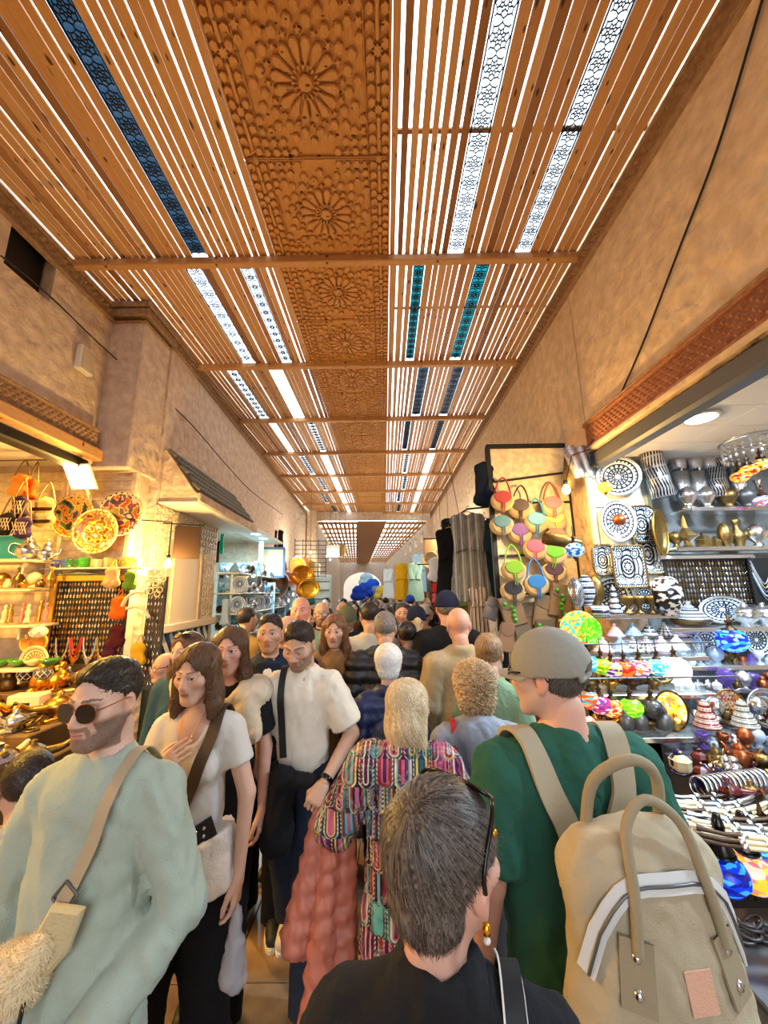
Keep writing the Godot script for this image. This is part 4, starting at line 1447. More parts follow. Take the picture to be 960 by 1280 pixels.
	if near >= 1 or p.get("show_hands", false):
		for i in 2:
			if hk[i] == "": continue
			var h := hand_shape(hk[i])
			var dir: Vector3 = (arms[i * 2 + 1] - arms[i * 2]).normalized()
			var palm: Vector3 = p.get("palms", [Vector3(-1, 0, 0), Vector3(1, 0, 0)])[i]
			if p.has("hand_dirs") and p.hand_dirs[i] != null: dir = p.hand_dirs[i].normalized()
			palm = (palm - dir * palm.dot(dir)).normalized()
			var fwd := palm.cross(-dir)        # x = palm, y = -dir, z = thumb side for the right hand
			var tb := Basis(palm, -dir, fwd)
			if i == 0: tb = Basis(palm, -dir, -fwd)
			base = vx.size()
			var t := Transform3D(tb, arms[i * 2 + 1])
			vx.append_array(t * (h[0] as PackedVector3Array))
			var flip := i == 0
			var hi2: PackedInt32Array = h[1]
			for k in range(0, hi2.size(), 3):
				ix.append(base + hi2[k])
				ix.append(base + hi2[k + (2 if flip else 1)])
				ix.append(base + hi2[k + (1 if flip else 2)])
			var hcol := PackedColorArray()
			hcol.resize(h[0].size())
			hcol.fill(skin)
			col.append_array(hcol)
	obj("body", arrays_mesh(vx, ix, col), M.skin, root)
	# --- top
	var t: Dictionary = p.top
	var mg: float = t.get("fit", 0.02)
	var hem: float = t.get("hem", 0.9)
	var tc: float = [0.022, 0.017, 0.0135, 0.012][near]
	var slv: float = t.get("sleeve", 2.0)          # 0..1 along the upper arm, 1..2 along the forearm
	var tb2 := bounds(sh + (arms if slv > 1.0 else [arms[0], arms[2]]) + [Vector3(0.2 * bw, hem, 0.15), Vector3(-0.2 * bw, hem, -0.15), nb + Vector3(0, 0.12, 0.1)], 0.1 + mg * 1.5)
	var tf := Field.new(tb2[0], tb2[1], tc)
	var wr := (0.122 if female else 0.128) * bw
	tf.bone(Vector3(0, hem - 0.06, 0), Vector3(0, 1.10, lz * 0.3), (wr + 0.012) * belly + mg + t.get("flare", 0.0), wr * belly + mg, 0.05, fz)
	tf.bone(Vector3(0, 1.10, lz * 0.3), Vector3(0, 1.33, lz * 0.8), wr * belly + mg, wr + 0.012 + mg * 0.6, 0.05, fz)
	if female and t.get("bust", true):
		for s in [-1.0, 1.0]: tf.ell(Vector3(s * 0.07, 1.255, lz * 0.6 + 0.085), Vector3(0.06, 0.06, 0.05), 0.05)
	tf.bone(sh[0] * Vector3(0.9, 1, 1) - Vector3(0, 0.02, 0), sh[1] * Vector3(0.9, 1, 1) - Vector3(0, 0.02, 0), 0.058 + mg * 0.4, 0.058 + mg * 0.4, 0.05)
	for i in 2:
		tf.bone(nb + Vector3(0, -0.012, 0), sh[i] + Vector3(0, 0.0, 0), 0.056 + mg * 0.3, 0.044 + mg * 0.4, 0.03)
		var sr: float = 0.052 + mg * t.get("sleeve_fit", 0.8)
		if slv <= 1.0:
			tf.bone(sh[i], sh[i].lerp(arms[i * 2], slv), sr, sr + 0.004, 0.035, Vector3.ONE, true)
		else:
			tf.bone(sh[i], arms[i * 2], sr, sr - 0.006, t.get("join", 0.028))
			tf.bone(arms[i * 2], arms[i * 2].lerp(arms[i * 2 + 1], slv - 1.0), sr - 0.006, sr - 0.018, 0.012, Vector3.ONE, true)
	if t.has("extra"):
		for e in t.extra: tf.ell(e[0], e[1], e[2] if e.size() > 2 else 0.03)
	tf.cut(Vector3(0, -1, 0), -hem)
	var ne: Vector3 = t.get("neck", Vector3(0.070, 0.05, 0.078))
	tf.ell(nb + Vector3(0, 0.055, 0.028), ne, 0.01, true)
	tf.ell(nb + Vector3(0, 0.12, 0.0), Vector3(0.066, 0.1, 0.07), 0.01, true)
	if t.has("neck_cut"): tf.ell(t.neck_cut[0], t.neck_cut[1], 0.01, true)
	var tm := tf.mesh()
	if t.get("puff", 0.0) > 0.0:
		var pv: PackedVector3Array = tm[0]
		var pn := normals_of(pv, tm[1])
		for i in pv.size():
			pv[i] += pn[i] * t.puff * (absf(sin(pv[i].y * PI / 0.085)) - 0.6)
		tm[0] = pv
	var topn := obj(t.get("name", "shirt"), folded(tm, t.get("amp", 0.008), t.get("freq", Vector3(14, 5, 14)), p.x * 10.0 + p.d), t.mat, root)
	if t.has("label"): topn.set_meta("label", t.label)
	# --- trousers
	var q: Dictionary = p.get("pants", {})
	if not q.is_empty():
		var pc: float = [0.026, 0.02, 0.016, 0.016][near]
		var wide: float = q.get("wide", 0.012)
		var pbb := bounds([hips[0] + Vector3(0.12, 0.12, 0.1), hips[1] - Vector3(0.12, 0, 0.1), knees[0], knees[1], legs[0], legs[1]], 0.13 + wide)
		var pf := Field.new(pbb[0], pbb[1], pc)
		var waist: float = q.get("waist", 1.03)
		pf.bone(Vector3(0, waist + 0.03, pel.z), pel, 0.135 * bw * belly, 0.15 * bw, 0.04, Vector3(1, 1, 1.4))
		for i in 2:
			pf.bone(hips[i], knees[i], 0.090 + wide * 0.6, 0.066 + wide, 0.02)
			pf.bone(knees[i], legs[i] + Vector3(0, -0.035, 0), 0.064 + wide, 0.056 + wide * 1.2, 0.02, Vector3.ONE, true)
		pf.cut(Vector3(0, 1, 0), waist)
		var pn2 := obj(q.get("name", "trousers"), folded(pf.mesh(), 0.007, Vector3(11, 4, 11), p.x * 7.0), q.mat, root)
		if q.has("label"): pn2.set_meta("label", q.label)
		if p.has("shoe"):
			for i in 2:
				var a := Vector3(legs[i].x, legs[i].y - 0.08, legs[i].z)
				var bs := Basis(Vector3.UP, (0.12 if i == 0 else -0.12))
				if p.has("toe"): bs = bs * Basis(Vector3.RIGHT, p.toe[i])
				var s := obj("shoe", shoe_parts[0], p.shoe[0], root, a, bs)
				obj("sole", shoe_parts[1], p.shoe[1], s)
	# --- hair
	if p.has("hair"):
		var hr := obj("hair", hair_mesh(p.hair, p.hc0, p.hc1, near, int(absf(p.x) * 1000) + int(p.d * 100)), M.hair, root, hc, hb * Basis.from_scale(Vector3.ONE * hs))
		hr.set_meta("kind", "stuff")
	return {"node": root, "top": tf, "head": hx, "nb": nb, "sh": sh, "arms": arms, "s": root.scale.x, "legs": legs}
func strap(pp: Dictionary, spec: Array, width: float, thick: float, m: Material, parent: Node3D, called := "strap", off := 0.012) -> MeshInstance3D:
	var f: Field = pp.top
	var pts := []
	var nr := []
	for q in spec:
		if q.size() > 2 and q[2] is String:
			pts.append(f.hit(Vector3(q[0], 1.75, q[1]), Vector3.DOWN, off))
			nr.append(Vector3(0, 1, 0))
		else:
			var s: float = q[2]
			pts.append(f.hit(Vector3(q[0], q[1], s * 0.5), Vector3(0, 0, -s), off))
			nr.append(Vector3(0, 0, s))
	var sp := smooth_path(pts, 5)
	var sn := smooth_path(nr, 5)
	var st := S()
	ribbon(st, sp, sn, width, thick)
	var o := obj(called, done(st), m, parent)
	return o
func glasses(pp: Dictionary, lens: Material, frame: Material, round_r: Vector2, called := "glasses", lift := 0.0, back := 0.0, rim := 0.0018, rot := 0.0) -> Node3D:
	var g := Node3D.new()
	g.name = called
	pp.node.add_child(g, true)
	g.transform = pp.head * Transform3D(Basis(Vector3.RIGHT, rot), Vector3(0, lift, back))
	var st := S()
	for s in [-1.0, 1.0]:
		var c := Vector3(s * 0.0335, 0.004, 0.102)
		var ring := []
		var poly := PackedVector2Array()
		for i in 21:
			var a := TAU * i / 20
			var u := Vector2(cos(a) * round_r.x, sin(a) * round_r.y)
			u = Vector2(signf(u.x) * pow(absf(u.x) / round_r.x, 0.75) * round_r.x, u.y if u.y < 0 else u.y * 0.86)
			ring.append(c + Vector3(u.x, u.y, -absf(u.x * s + 0.01) * 0.12))
			if i < 20: poly.append(u)
		tube(st, ring, rim, 6, false)
		var ls := S()
		prism(ls, poly, 0.0016, Transform3D(Basis(Vector3.UP, s * 0.12), c - Vector3(0, 0, 0.001)), 0.0)
		obj("lens", done(ls), lens, g)
		tube(st, smooth_path([c + Vector3(s * round_r.x, 0.006, -0.004), Vector3(s * 0.077, 0.014, 0.075), Vector3(s * 0.084, 0.016, 0.0), Vector3(s * 0.083, -0.004, -0.030)], 4), rim * 1.1, 6)
	tube(st, smooth_path([Vector3(-0.0135, 0.008, 0.102), Vector3(0, 0.012, 0.106), Vector3(0.0135, 0.008, 0.102)], 4), rim, 6)
	obj("frame", done(st), frame, g)
	return g
func cap(pp: Dictionary, m: Material, opening := true, visor := true, called := "cap", scale := 1.0) -> MeshInstance3D:
	var f := Field.new(Vector3(-0.14, -0.06, -0.16), Vector3(0.14, 0.16, 0.15), 0.0055)
	f.ell(Vector3(0, 0.028, -0.016), Vector3(0.096, 0.112, 0.116), 0.005)
	f.ell(Vector3(0, 0.012, -0.016), Vector3(0.083, 0.098, 0.103), 0.003, true)
	f.cut(Vector3(0, -1, -0.06), -0.006)
	if opening:
		f.ell(Vector3(0, 0.012, -0.13), Vector3(0.042, 0.034, 0.06), 0.005, true)
		f.bone(Vector3(-0.05, 0.006, -0.108), Vector3(0.05, 0.006, -0.108), 0.008, 0.008, 0.004)
	var o := obj(called, folded(f.mesh(), 0.0015, Vector3(20, 20, 20)), m, pp.node, pp.head.origin, pp.head.basis * Basis.from_scale(Vector3.ONE * scale))
	if visor:
		var st := S()
		var rows := []
		for r in 5:
			var row := []
			for i in 13:
				var a := PI * (0.12 + 0.76 * i / 12.0)
				var rr := 1.0 + 0.62 * r / 4.0
				var p := Vector3(cos(a) * 0.094 * lerpf(1.0, 0.98, r / 4.0), 0.016 - 0.010 * r / 4.0 - 0.012 * absf(cos(a)), sin(a) * 0.098 * rr - 0.012)
				row.append(p)
			rows.append(row)
		st.set_smooth_group(1)
		for r in 4:
			for i in 12:
				var a: Vector3 = rows[r][i]
				var b: Vector3 = rows[r][i + 1]
				var c: Vector3 = rows[r + 1][i + 1]
				var d: Vector3 = rows[r + 1][i]
				st.set_smooth_group(1)
				quad(st, a, b, c, d, Vector3.UP)
				st.set_smooth_group(2)
				var dn := Vector3(0, -0.004, 0)
				quad(st, a + dn, b + dn, c + dn, d + dn, Vector3.DOWN)
		st.set_smooth_group(3)
		for i in 12:
			quad(st, rows[4][i], rows[4][i + 1], rows[4][i + 1] + Vector3(0, -0.004, 0), rows[4][i] + Vector3(0, -0.004, 0), Vector3(0, 0, 1))
		obj("visor", done(st), m, o)
	var bt := S()
	lathe(bt, prof([0.0, 0.143, 0.006, 0.142, 0.008, 0.139, 0.0, 0.136]), 10)
	obj("button", done(bt), m, o, Vector3(0, 0, -0.016))
	return o
func build_people() -> void:
	fold_noise = FastNoiseLite.new()
	fold_noise.frequency = 1.0
	fold_noise.fractal_octaves = 2
	fold_noise.seed = 5
	M.skin = mat(Color.WHITE, 0.5, 0.0, 0.4)
	M.skin.vertex_color_use_as_albedo = true
	M.skin.subsurf_scatter_enabled = true
	M.skin.subsurf_scatter_strength = 0.08
	M.hair = mat(Color.WHITE, 0.45, 0.0, 0.4)
	M.hair.vertex_color_use_as_albedo = true
	make_shoe()
	front_people()
	middle_people()
	far_people()
const SKIN_A := Color(0.50, 0.30, 0.21)
const SKIN_B := Color(0.60, 0.38, 0.28)
const SKIN_C := Color(0.64, 0.36, 0.27)
const SKIN_D := Color(0.40, 0.23, 0.15)
const DK := Color(0.016, 0.011, 0.009)
const DK2 := Color(0.045, 0.032, 0.025)
const BR := Color(0.06, 0.030, 0.016)
const BR2 := Color(0.16, 0.085, 0.045)
func knit(c: Color) -> StandardMaterial3D:
	var m := fabric(c, 0.1, 5.0)
	m.normal_texture = M.knit_n
	m.normal_scale = 0.22
	m.rim = 0.4
	return m
func same_frame(called: String, label: String, category: String, who: Dictionary) -> Node3D:
	var o := thing(called, label, category)
	o.transform = who.node.transform
	return o
func arches_texture() -> ImageTexture:
	var n := 384
	var im := Image.create(n, n, false, Image.FORMAT_RGB8)
	var pal := [Color(0.10, 0.07, 0.16), Color(0.42, 0.10, 0.22), Color(0.90, 0.80, 0.30), Color(0.10, 0.42, 0.36), Color(0.80, 0.42, 0.60), Color(0.45, 0.75, 0.72), Color(0.92, 0.88, 0.80), Color(0.20, 0.24, 0.50), Color(0.62, 0.20, 0.18), Color(0.35, 0.14, 0.30)]
	var r := RandomNumberGenerator.new()
	r.seed = 9
	var cells := {}
	var cw := 48.0
	var chh := 64.0
	for y in n:
		for x in n:
			var row := int(floor(y / chh))
			var done_px := false
			for k in [0, -1]:
				var rr: int = row + k
				var off := cw * 0.5 if posmod(rr, 2) == 1 else 0.0
				var cxi := int(floor((x - off) / cw))
				var lx := x - off - (cxi + 0.5) * cw
				var ly := y - rr * chh
				var d := absf(lx) if ly < chh * 0.75 else Vector2(lx, (ly - chh * 0.75) * 1.1).length()
				if d < cw * 0.5:
					var key := Vector2i(posmod(cxi, 8), posmod(rr, 6))
					if not cells.has(key):
						var c := []
						for i in 6: c.append(pal[r.randi() % pal.size()])
						c.append(r.randf_range(0.7, 1.2))
						cells[key] = c
					var cc: Array = cells[key]
					var ring := int(d / (cw * 0.5) * 5.5 * cc[6])
					var col: Color = cc[mini(ring, 5)]
					if ring == 4 and int((y + absf(lx)) / 5.0) % 2 == 0: col = pal[6]
					if d > cw * 0.465: col = pal[0]
					im.set_pixel(x, y, col)
					done_px = true
					break
			if not done_px: im.set_pixel(x, y, pal[0])
	return ImageTexture.create_from_image(im)
func front_people() -> void:
	var jean := fabric(Color(0.45, 0.52, 0.62))
	var navy := fabric(Color(0.10, 0.12, 0.17))
	var blk := fabric(Color(0.09, 0.09, 0.105))
	var shoe_w := [mat(Color(0.78, 0.74, 0.66), 0.7), mat(Color(0.85, 0.84, 0.80), 0.6)]
	var shoe_b := [mat(Color(0.10, 0.10, 0.11), 0.6), mat(Color(0.85, 0.75, 0.45), 0.6)]
	var beige := fabric(Color(0.68, 0.60, 0.48), 0.1, 7.0)
	# --- man in the pale green sweater with sunglasses
	var a := person({"label": "man with dark sunglasses in pale green sweater, walking towards the viewer", "x": -0.87, "d": 1.31, "h": 1.735, "yaw": -0.05, "turn": -0.10, "pitch": 0.08, "near": 2,
		"skin": SKIN_B, "beard": 0.85, "hair": "fade", "hc0": DK, "hc1": DK2, "bw": 1.06, "shy": 1.365, "brow": DK,
		"arms": [Vector3(0.265, 1.07, -0.03), Vector3(0.04, 0.78, 0.25), Vector3(-0.26, 1.07, -0.01), Vector3(-0.10, 0.77, 0.25)], "palms": [Vector3(-0.6, -0.2, -1), Vector3(0.6, -0.2, -1)],
		"top": {"name": "sweater", "fit": 0.026, "hem": 0.68, "flare": 0.035, "join": 0.016, "mat": knit(Color(0.62, 0.66, 0.60)), "amp": 0.016, "freq": Vector3(7, 2.2, 7), "sleeve": 1.95, "sleeve_fit": 0.9},
		"pants": {"mat": jean, "waist": 0.86}, "shoe": shoe_w})
	var lens := mat(Color(0.03, 0.012, 0.015), 0.06, 0.0, 0.8)
	glasses(a, lens, M.copper, Vector2(0.030, 0.028), "sunglasses", 0.0, -0.002, 0.0016)
	var bag := same_frame("crossbody_bag", "fluffy cream crossbody pouch on beige strap worn by the sweater man", "bag", a)
	strap(a, [[0.13, 1.38, -1.0], [0.115, -0.09, "top"], [0.11, -0.02, "top"], [0.105, 0.05, "top"], [0.09, 1.38, 1.0], [0.075, 1.30, 1.0], [0.045, 1.22, 1.0], [0.015, 1.15, 1.0], [-0.015, 1.08, 1.0]], 0.036, 0.003, beige, bag, "strap", 0.016)
	var bp: Vector3 = a.top.hit(Vector3(0.03, 1.185, 0.5), Vector3(0, 0, -1), 0.02)
	var ring := S()
	for q in [[-0.024, 0.0, 0.006, 0.05], [0.024, 0.0, 0.006, 0.05], [0.0, 0.025, 0.05, 0.006], [0.0, -0.025, 0.05, 0.006]]:
		box(ring, Vector3(q[0], q[1], 0), Vector3(q[2], q[3], 0.006), Basis.IDENTITY, 0.001)
	obj("buckle", done(ring), M.grey_metal, bag, bp, Basis(Vector3.BACK, -0.7))
	var ff := Field.new(Vector3(-0.13, -0.13, -0.09), Vector3(0.13, 0.13, 0.09), 0.008)
	ff.ell(Vector3.ZERO, Vector3(0.085, 0.072, 0.05), 0.01)
	ff.bone(Vector3(0.03, 0.0, 0), Vector3(0.10, 0.05, 0.0), 0.05, 0.035, 0.03)
	var fv := ff.mesh()
	var fn := normals_of(fv[0], fv[1])
	var fr := RandomNumberGenerator.new()
	fr.seed = 4
	var vx: PackedVector3Array = fv[0]
	var ix: PackedInt32Array = fv[1]
	for k in 5000:
		var i := fr.randi() % fn.size()
		var n := (fn[i] + Vector3(fr.randf_range(-0.7, 0.7), fr.randf_range(-0.9, 0.4), fr.randf_range(-0.7, 0.7))).normalized()
		var s := n.cross(Vector3(fr.randf(), fr.randf(), 1)).normalized() * 0.0012
		var b := vx.size()
		vx.append(vx[i] - s); vx.append(vx[i] + s); vx.append(vx[i] + n * fr.randf_range(0.006, 0.016))
		ix.append_array([b, b + 2, b + 1])
	var fluff := tri_mat(mat(Color(0.86, 0.79, 0.64), 0.95), 1.0)
	var pouch_at: Vector3 = a.top.hit(Vector3(-0.075, 1.015, 0.5), Vector3(0, 0, -1), 0.045)
	obj("pouch", arrays_mesh(vx, ix), fluff, bag, pouch_at, Basis(Vector3.BACK, 0.3))
	var fl := S()
	prism(fl, PackedVector2Array([Vector2(-0.045, 0.12), Vector2(0.035, 0.15), Vector2(0.05, 0.05), Vector2(0.0, -0.11), Vector2(-0.05, -0.05)]), 0.02, Transform3D.IDENTITY, 0.008)
	obj("flap", done(fl), fabric(Color(0.74, 0.68, 0.52)), bag, a.top.hit(Vector3(0.0, 1.05, 0.5), Vector3(0, 0, -1), 0.02), Basis(Vector3.BACK, -0.45))
	obj("cord", tubem([pouch_at + Vector3(-0.02, -0.05, 0.03), pouch_at + Vector3(-0.035, -0.14, 0.03)], 0.004, 6), M.black, bag)
	obj("cord", tubem([pouch_at + Vector3(0.07, -0.02, 0.03), pouch_at + Vector3(0.065, -0.11, 0.035)], 0.005, 6), M.black, bag)
	# --- woman in the white tee with the brown strap
	var tee_w := fabric(Color(0.80, 0.78, 0.75), 0.1, 9.0)
	var w := person({"label": "brown-haired woman in white tee with wide brown strap, hand on chest", "x": -0.845, "d": 1.87, "h": 1.71, "yaw": -0.02, "turn": -0.12, "pitch": 0.14, "near": 2, "female": true,
		"skin": SKIN_B, "hair": "waves", "hc0": BR, "hc1": BR2, "brow": BR, "lids": 0.5, "lip": Color(0.34, 0.08, 0.08),
		"arms": [Vector3(0.235, 1.12, -0.02), Vector3(0.235, 0.84, 0.03), Vector3(-0.225, 1.12, 0.05), Vector3(-0.085, 1.275, 0.175)], "hands": ["relaxed", "flat"], "palms": [Vector3(-1, 0, 0), Vector3(0.15, -0.2, -1)], "hand_dirs": [null, Vector3(0.75, 0.62, -0.15)],
		"top": {"name": "tee", "fit": 0.006, "hem": 0.92, "mat": tee_w, "amp": 0.006, "sleeve": 0.55, "sleeve_fit": 1.5, "neck": Vector3(0.085, 0.11, 0.11), "neck_cut": [Vector3(0, 1.43, 0.13), Vector3(0.075, 0.10, 0.09)]},
		"pants": {"mat": blk, "wide": 0.032, "waist": 0.99}, "shoe": shoe_b, "legs": [Vector3(0.10, 0.08, -0.1), Vector3(-0.10, 0.08, 0.12)]})
	var sl := same_frame("sling_bag", "wide brown canvas sling across the white-tee woman's chest", "bag", w)
	var brown := fabric(Color(0.33, 0.26, 0.19), 0.1, 8.0)
	strap(w, [[0.12, 1.36, -1.0], [0.11, -0.07, "top"], [0.105, 0.0, "top"], [0.10, 1.38, 1.0], [0.085, 1.30, 1.0], [0.05, 1.20, 1.0], [0.0, 1.10, 1.0], [-0.05, 1.02, 1.0]], 0.052, 0.004, brown, sl, "strap", 0.014)
	var bb := Field.new(Vector3(-0.16, -0.1, -0.06), Vector3(0.16, 0.1, 0.06), 0.008)
	bb.bone(Vector3(-0.09, 0, 0), Vector3(0.09, 0.025, 0), 0.05, 0.045, 0.02, Vector3(1, 1, 1.6))
	obj("pouch", folded(bb.mesh(), 0.004), brown, sl, w.top.hit(Vector3(-0.07, 1.0, 0.5), Vector3(0, 0, -1), 0.03), Basis(Vector3.BACK, 0.2))
	var belt := same_frame("belt_bag", "black studded belt bag at the white-tee woman's waist", "bag", w)
	strap(w, [[-0.14, 0.945, 1.0], [-0.05, 0.965, 1.0], [0.05, 0.995, 1.0], [0.13, 1.03, 1.0]], 0.085, 0.016, leather(Color(0.07, 0.07, 0.08)), belt, "band", 0.016)
	for i in 8:
		obj("stud", lathem([0.0, 0.007, 0.005, 0.005, 0.007, 0.0], 8), M.silver, belt, w.top.hit(Vector3(0.02 + (i / 2) * 0.028, 0.985 + (i / 2) * 0.009 + 0.03 * (i % 2), 0.5), Vector3(0, 0, -1), 0.036), Basis(Vector3.RIGHT, PI / 2))
	var wr := same_frame("white_shirt", "white shirt tied round the hips of the brown-haired woman", "shirt", w)
	var wf := Field.new(Vector3(-0.26, 0.5, -0.24), Vector3(0.3, 1.02, 0.26), 0.014)
	wf.bone(Vector3(0.0, 0.78, 0.01), Vector3(0.0, 0.94, 0.01), 0.236, 0.200, 0.03, Vector3(1, 1, 1.38))
	wf.cut(Vector3(0, -1, 0), -0.80)
	wf.cut(Vector3(-0.35, 1, 0), 0.955)
	wf.bone(Vector3(-0.12, 0.87, 0.14), Vector3(-0.13, 0.64, 0.17), 0.03, 0.055, 0.03, Vector3(1, 1, 1.5), true)
	obj("cloth", folded(wf.mesh(), 0.008, Vector3(16, 8, 16)), fabric(Color(0.88, 0.87, 0.85)), wr)
	obj("necklace", tubem(smooth_path([w.head * Vector3(-0.055, -0.145, 0.0), Vector3(-0.03, 1.40, 0.10), Vector3(0, 1.345, 0.135), Vector3(0.03, 1.40, 0.10), w.head * Vector3(0.055, -0.145, 0.0)], 4), 0.0012, 5), M.gold, w.node)
	var pb := same_frame("plastic_bag", "thin white plastic carrier bag in the hand of the brown-haired woman", "bag", w)
	var pbf := Field.new(Vector3(0.12, 0.32, -0.12), Vector3(0.36, 0.80, 0.2), 0.014)
	pbf.bone(Vector3(0.24, 0.50, 0.04), Vector3(0.24, 0.74, 0.05), 0.055, 0.018, 0.03, Vector3(1, 1, 1.4))
	pbf.cut(Vector3(0, -1, 0), -0.38)
	var film := tinted_glass(Color(0.80, 0.80, 0.82), 0.45)
	film.roughness = 0.3
	obj("film", folded(pbf.mesh(), 0.014, Vector3(22, 10, 22)), film, pb)
	# --- green tee man with cap and backpack
	var g := person({"label": "bearded man in dark green tee and grey cap, seen from behind", "x": 0.53, "d": 1.30, "h": 1.79, "yaw": PI + 0.08, "turn": 0.8, "pitch": 0.02, "near": 2,
		"skin": SKIN_C, "beard": 0.55, "beard_color": Color(0.42, 0.38, 0.34), "hair": "undercap", "hc0": Color(0.05, 0.04, 0.035), "hc1": Color(0.14, 0.12, 0.11), "bw": 1.2, "belly": 1.1,
		"top": {"name": "tee", "fit": 0.022, "hem": 0.86, "mat": fabric(Color(0.17, 0.35, 0.29), 0.1, 6.0), "amp": 0.013, "sleeve": 0.85, "sleeve_fit": 1.4},
		"pants": {"mat": navy, "wide": 0.012, "waist": 0.9}, "shoe": shoe_w})
	cap(g, fabric(Color(0.56, 0.55, 0.51), 0.1, 8.0), true, true, "cap", 1.04)
	glasses(g, M.clear_glass, M.black_gloss, Vector2(0.026, 0.021), "glasses", 0.0, -0.002, 0.0028)
	backpack(g)
	# --- woman with short grey hair right in front
	var gr := person({"label": "woman with short dark grey hair and black jacket, right in front of the viewer", "x": 0.076, "d": 0.74, "h": 1.605, "yaw": PI - 0.12, "turn": -0.72, "pitch": 0.02, "near": 3, "female": true,
		"skin": SKIN_C, "hair": "bowl", "hc0": Color(0.022, 0.015, 0.012), "hc1": Color(0.19, 0.155, 0.13), "bw": 1.08,
		"top": {"name": "jacket", "fit": 0.03, "hem": 0.85, "mat": fabric(Color(0.115, 0.115, 0.125), 0.1, 6.0), "amp": 0.010, "neck": Vector3(0.07, 0.03, 0.08), "bust": false, "extra": [[Vector3(0, 1.50, -0.02), Vector3(0.078, 0.045, 0.082), 0.02]]},
		"pants": {"mat": blk}, "shoe": shoe_b})
	obj("earring", lathem([0.0, -0.012, 0.006, -0.008, 0.0075, 0.0, 0.006, 0.006, 0.0, 0.010], 12), M.gold, gr.node, gr.head * Vector3(-0.083, -0.058, -0.002))
	var pearl := lathem([0.0, -0.006, 0.005, -0.003, 0.006, 0.0, 0.005, 0.003, 0.0, 0.006], 12)
	obj("earring", pearl, M.white_paint, gr.node, gr.head * Vector3(-0.083, -0.074, -0.002))
	var tort := tri_mat(mat(Color(0.16, 0.09, 0.05), 0.2), 20.0)
	tort.albedo_texture = ntex(0.08, Color(0.25, 0.18, 0.12), Color(1, 0.9, 0.7), 128, 2, 61)
	var sg := glasses(gr, lens, tort, Vector2(0.031, 0.026), "sunglasses_on_hair", 0.030, -0.006, 0.0035, -1.0)
	sg.scale *= Vector3(1.16, 1.0, 1.0)
	var hinge := obj("emblem", lathem([0.0, 0.0, 0.006, 0.0, 0.006, 0.002, 0.0, 0.003], 14), M.gold, sg, Vector3(-0.0855, 0.012, 0.05), Basis(Vector3.BACK, PI / 2))
	hinge.set_meta("label", "small round gold emblem on the temple")
	var sb := same_frame("shoulder_bag_strap", "black shoulder strap with white piping on the grey-haired woman", "strap", gr)
	strap(gr, [[-0.10, 1.0, -1.0], [-0.10, 1.15, -1.0], [-0.105, 1.28, -1.0], [-0.11, 1.37, -1.0], [-0.115, -0.04, "top"], [-0.115, 0.03, "top"], [-0.11, 1.34, 1.0]], 0.034, 0.003, M.black, sb, "strap", 0.014)
	for s in [-0.017, 0.017]:
		strap(gr, [[-0.10 + s, 1.0, -1.0], [-0.10 + s, 1.15, -1.0], [-0.105 + s, 1.28, -1.0], [-0.11 + s, 1.37, -1.0], [-0.115 + s, -0.04, "top"], [-0.115 + s, 0.03, "top"]], 0.003, 0.004, M.white_paint, sb, "piping", 0.016)
	# --- blonde bob in the printed wrap, salmon quilted jacket over her arm
	var wrap_m := tri_mat(mat(Color.WHITE, 0.75, 0.0, 0.3), 1.5)
	wrap_m.albedo_texture = arches_texture()
	var b := person({"label": "blonde woman with bob in colourful printed wrap, seen from behind", "x": 0.07, "d": 1.80, "h": 1.55, "yaw": PI - 0.1, "turn": -0.85, "pitch": 0.1, "near": 2, "female": true,
		"skin": SKIN_C, "hair": "bob", "hc0": Color(0.40, 0.27, 0.13), "hc1": Color(0.80, 0.66, 0.44), "bw": 1.12,
		"arms": [Vector3(0.33, 1.12, 0.02), Vector3(0.34, 0.98, 0.22), Vector3(-0.26, 1.12, 0.0), Vector3(-0.22, 0.95, 0.2)],
		"top": {"name": "printed_wrap", "fit": 0.035, "hem": 0.62, "flare": 0.05, "mat": wrap_m, "amp": 0.014, "sleeve": 1.5, "sleeve_fit": 1.6, "bust": false},
		"pants": {"mat": blk}, "shoe": shoe_b})
	var sj := same_frame("quilted_jacket", "salmon pink quilted jacket hanging over the blonde woman's arm", "jacket", b)
	var jf := Field.new(Vector3(0.18, 0.2, -0.2), Vector3(0.62, 1.2, 0.3), 0.013)
	jf.bone(Vector3(0.42, 1.06, 0.06), Vector3(0.50, 0.66, 0.02), 0.05, 0.075, 0.012, Vector3(1, 1, 1.2))
	jf.bone(Vector3(0.35, 1.04, 0.02), Vector3(0.40, 0.40, -0.06), 0.04, 0.062, 0.010, Vector3(1, 1, 1.1))
	jf.bone(Vector3(0.29, 1.04, 0.05), Vector3(0.29, 0.36, -0.02), 0.04, 0.058, 0.010, Vector3(1, 1, 1.1))
	jf.bone(Vector3(0.30, 1.06, 0.10), Vector3(0.42, 1.08, 0.10), 0.05, 0.05, 0.03)
	jf.cut(Vector3(0, -1, 0), -0.30)
	var jm := jf.mesh()
	var jv: PackedVector3Array = jm[0]
	var jn := normals_of(jv, jm[1])
	for i in jv.size():
		jv[i] += jn[i] * (0.012 * absf(sin((jv[i].y + jv[i].x * 0.3) * PI / 0.075)) + 0.014 * fold_noise.get_noise_3d(jv[i].x * 26, jv[i].y * 12, jv[i].z * 26))
	obj("quilting", arrays_mesh(jv, jm[1]), mat(Color(0.71, 0.41, 0.33), 0.5), sj)
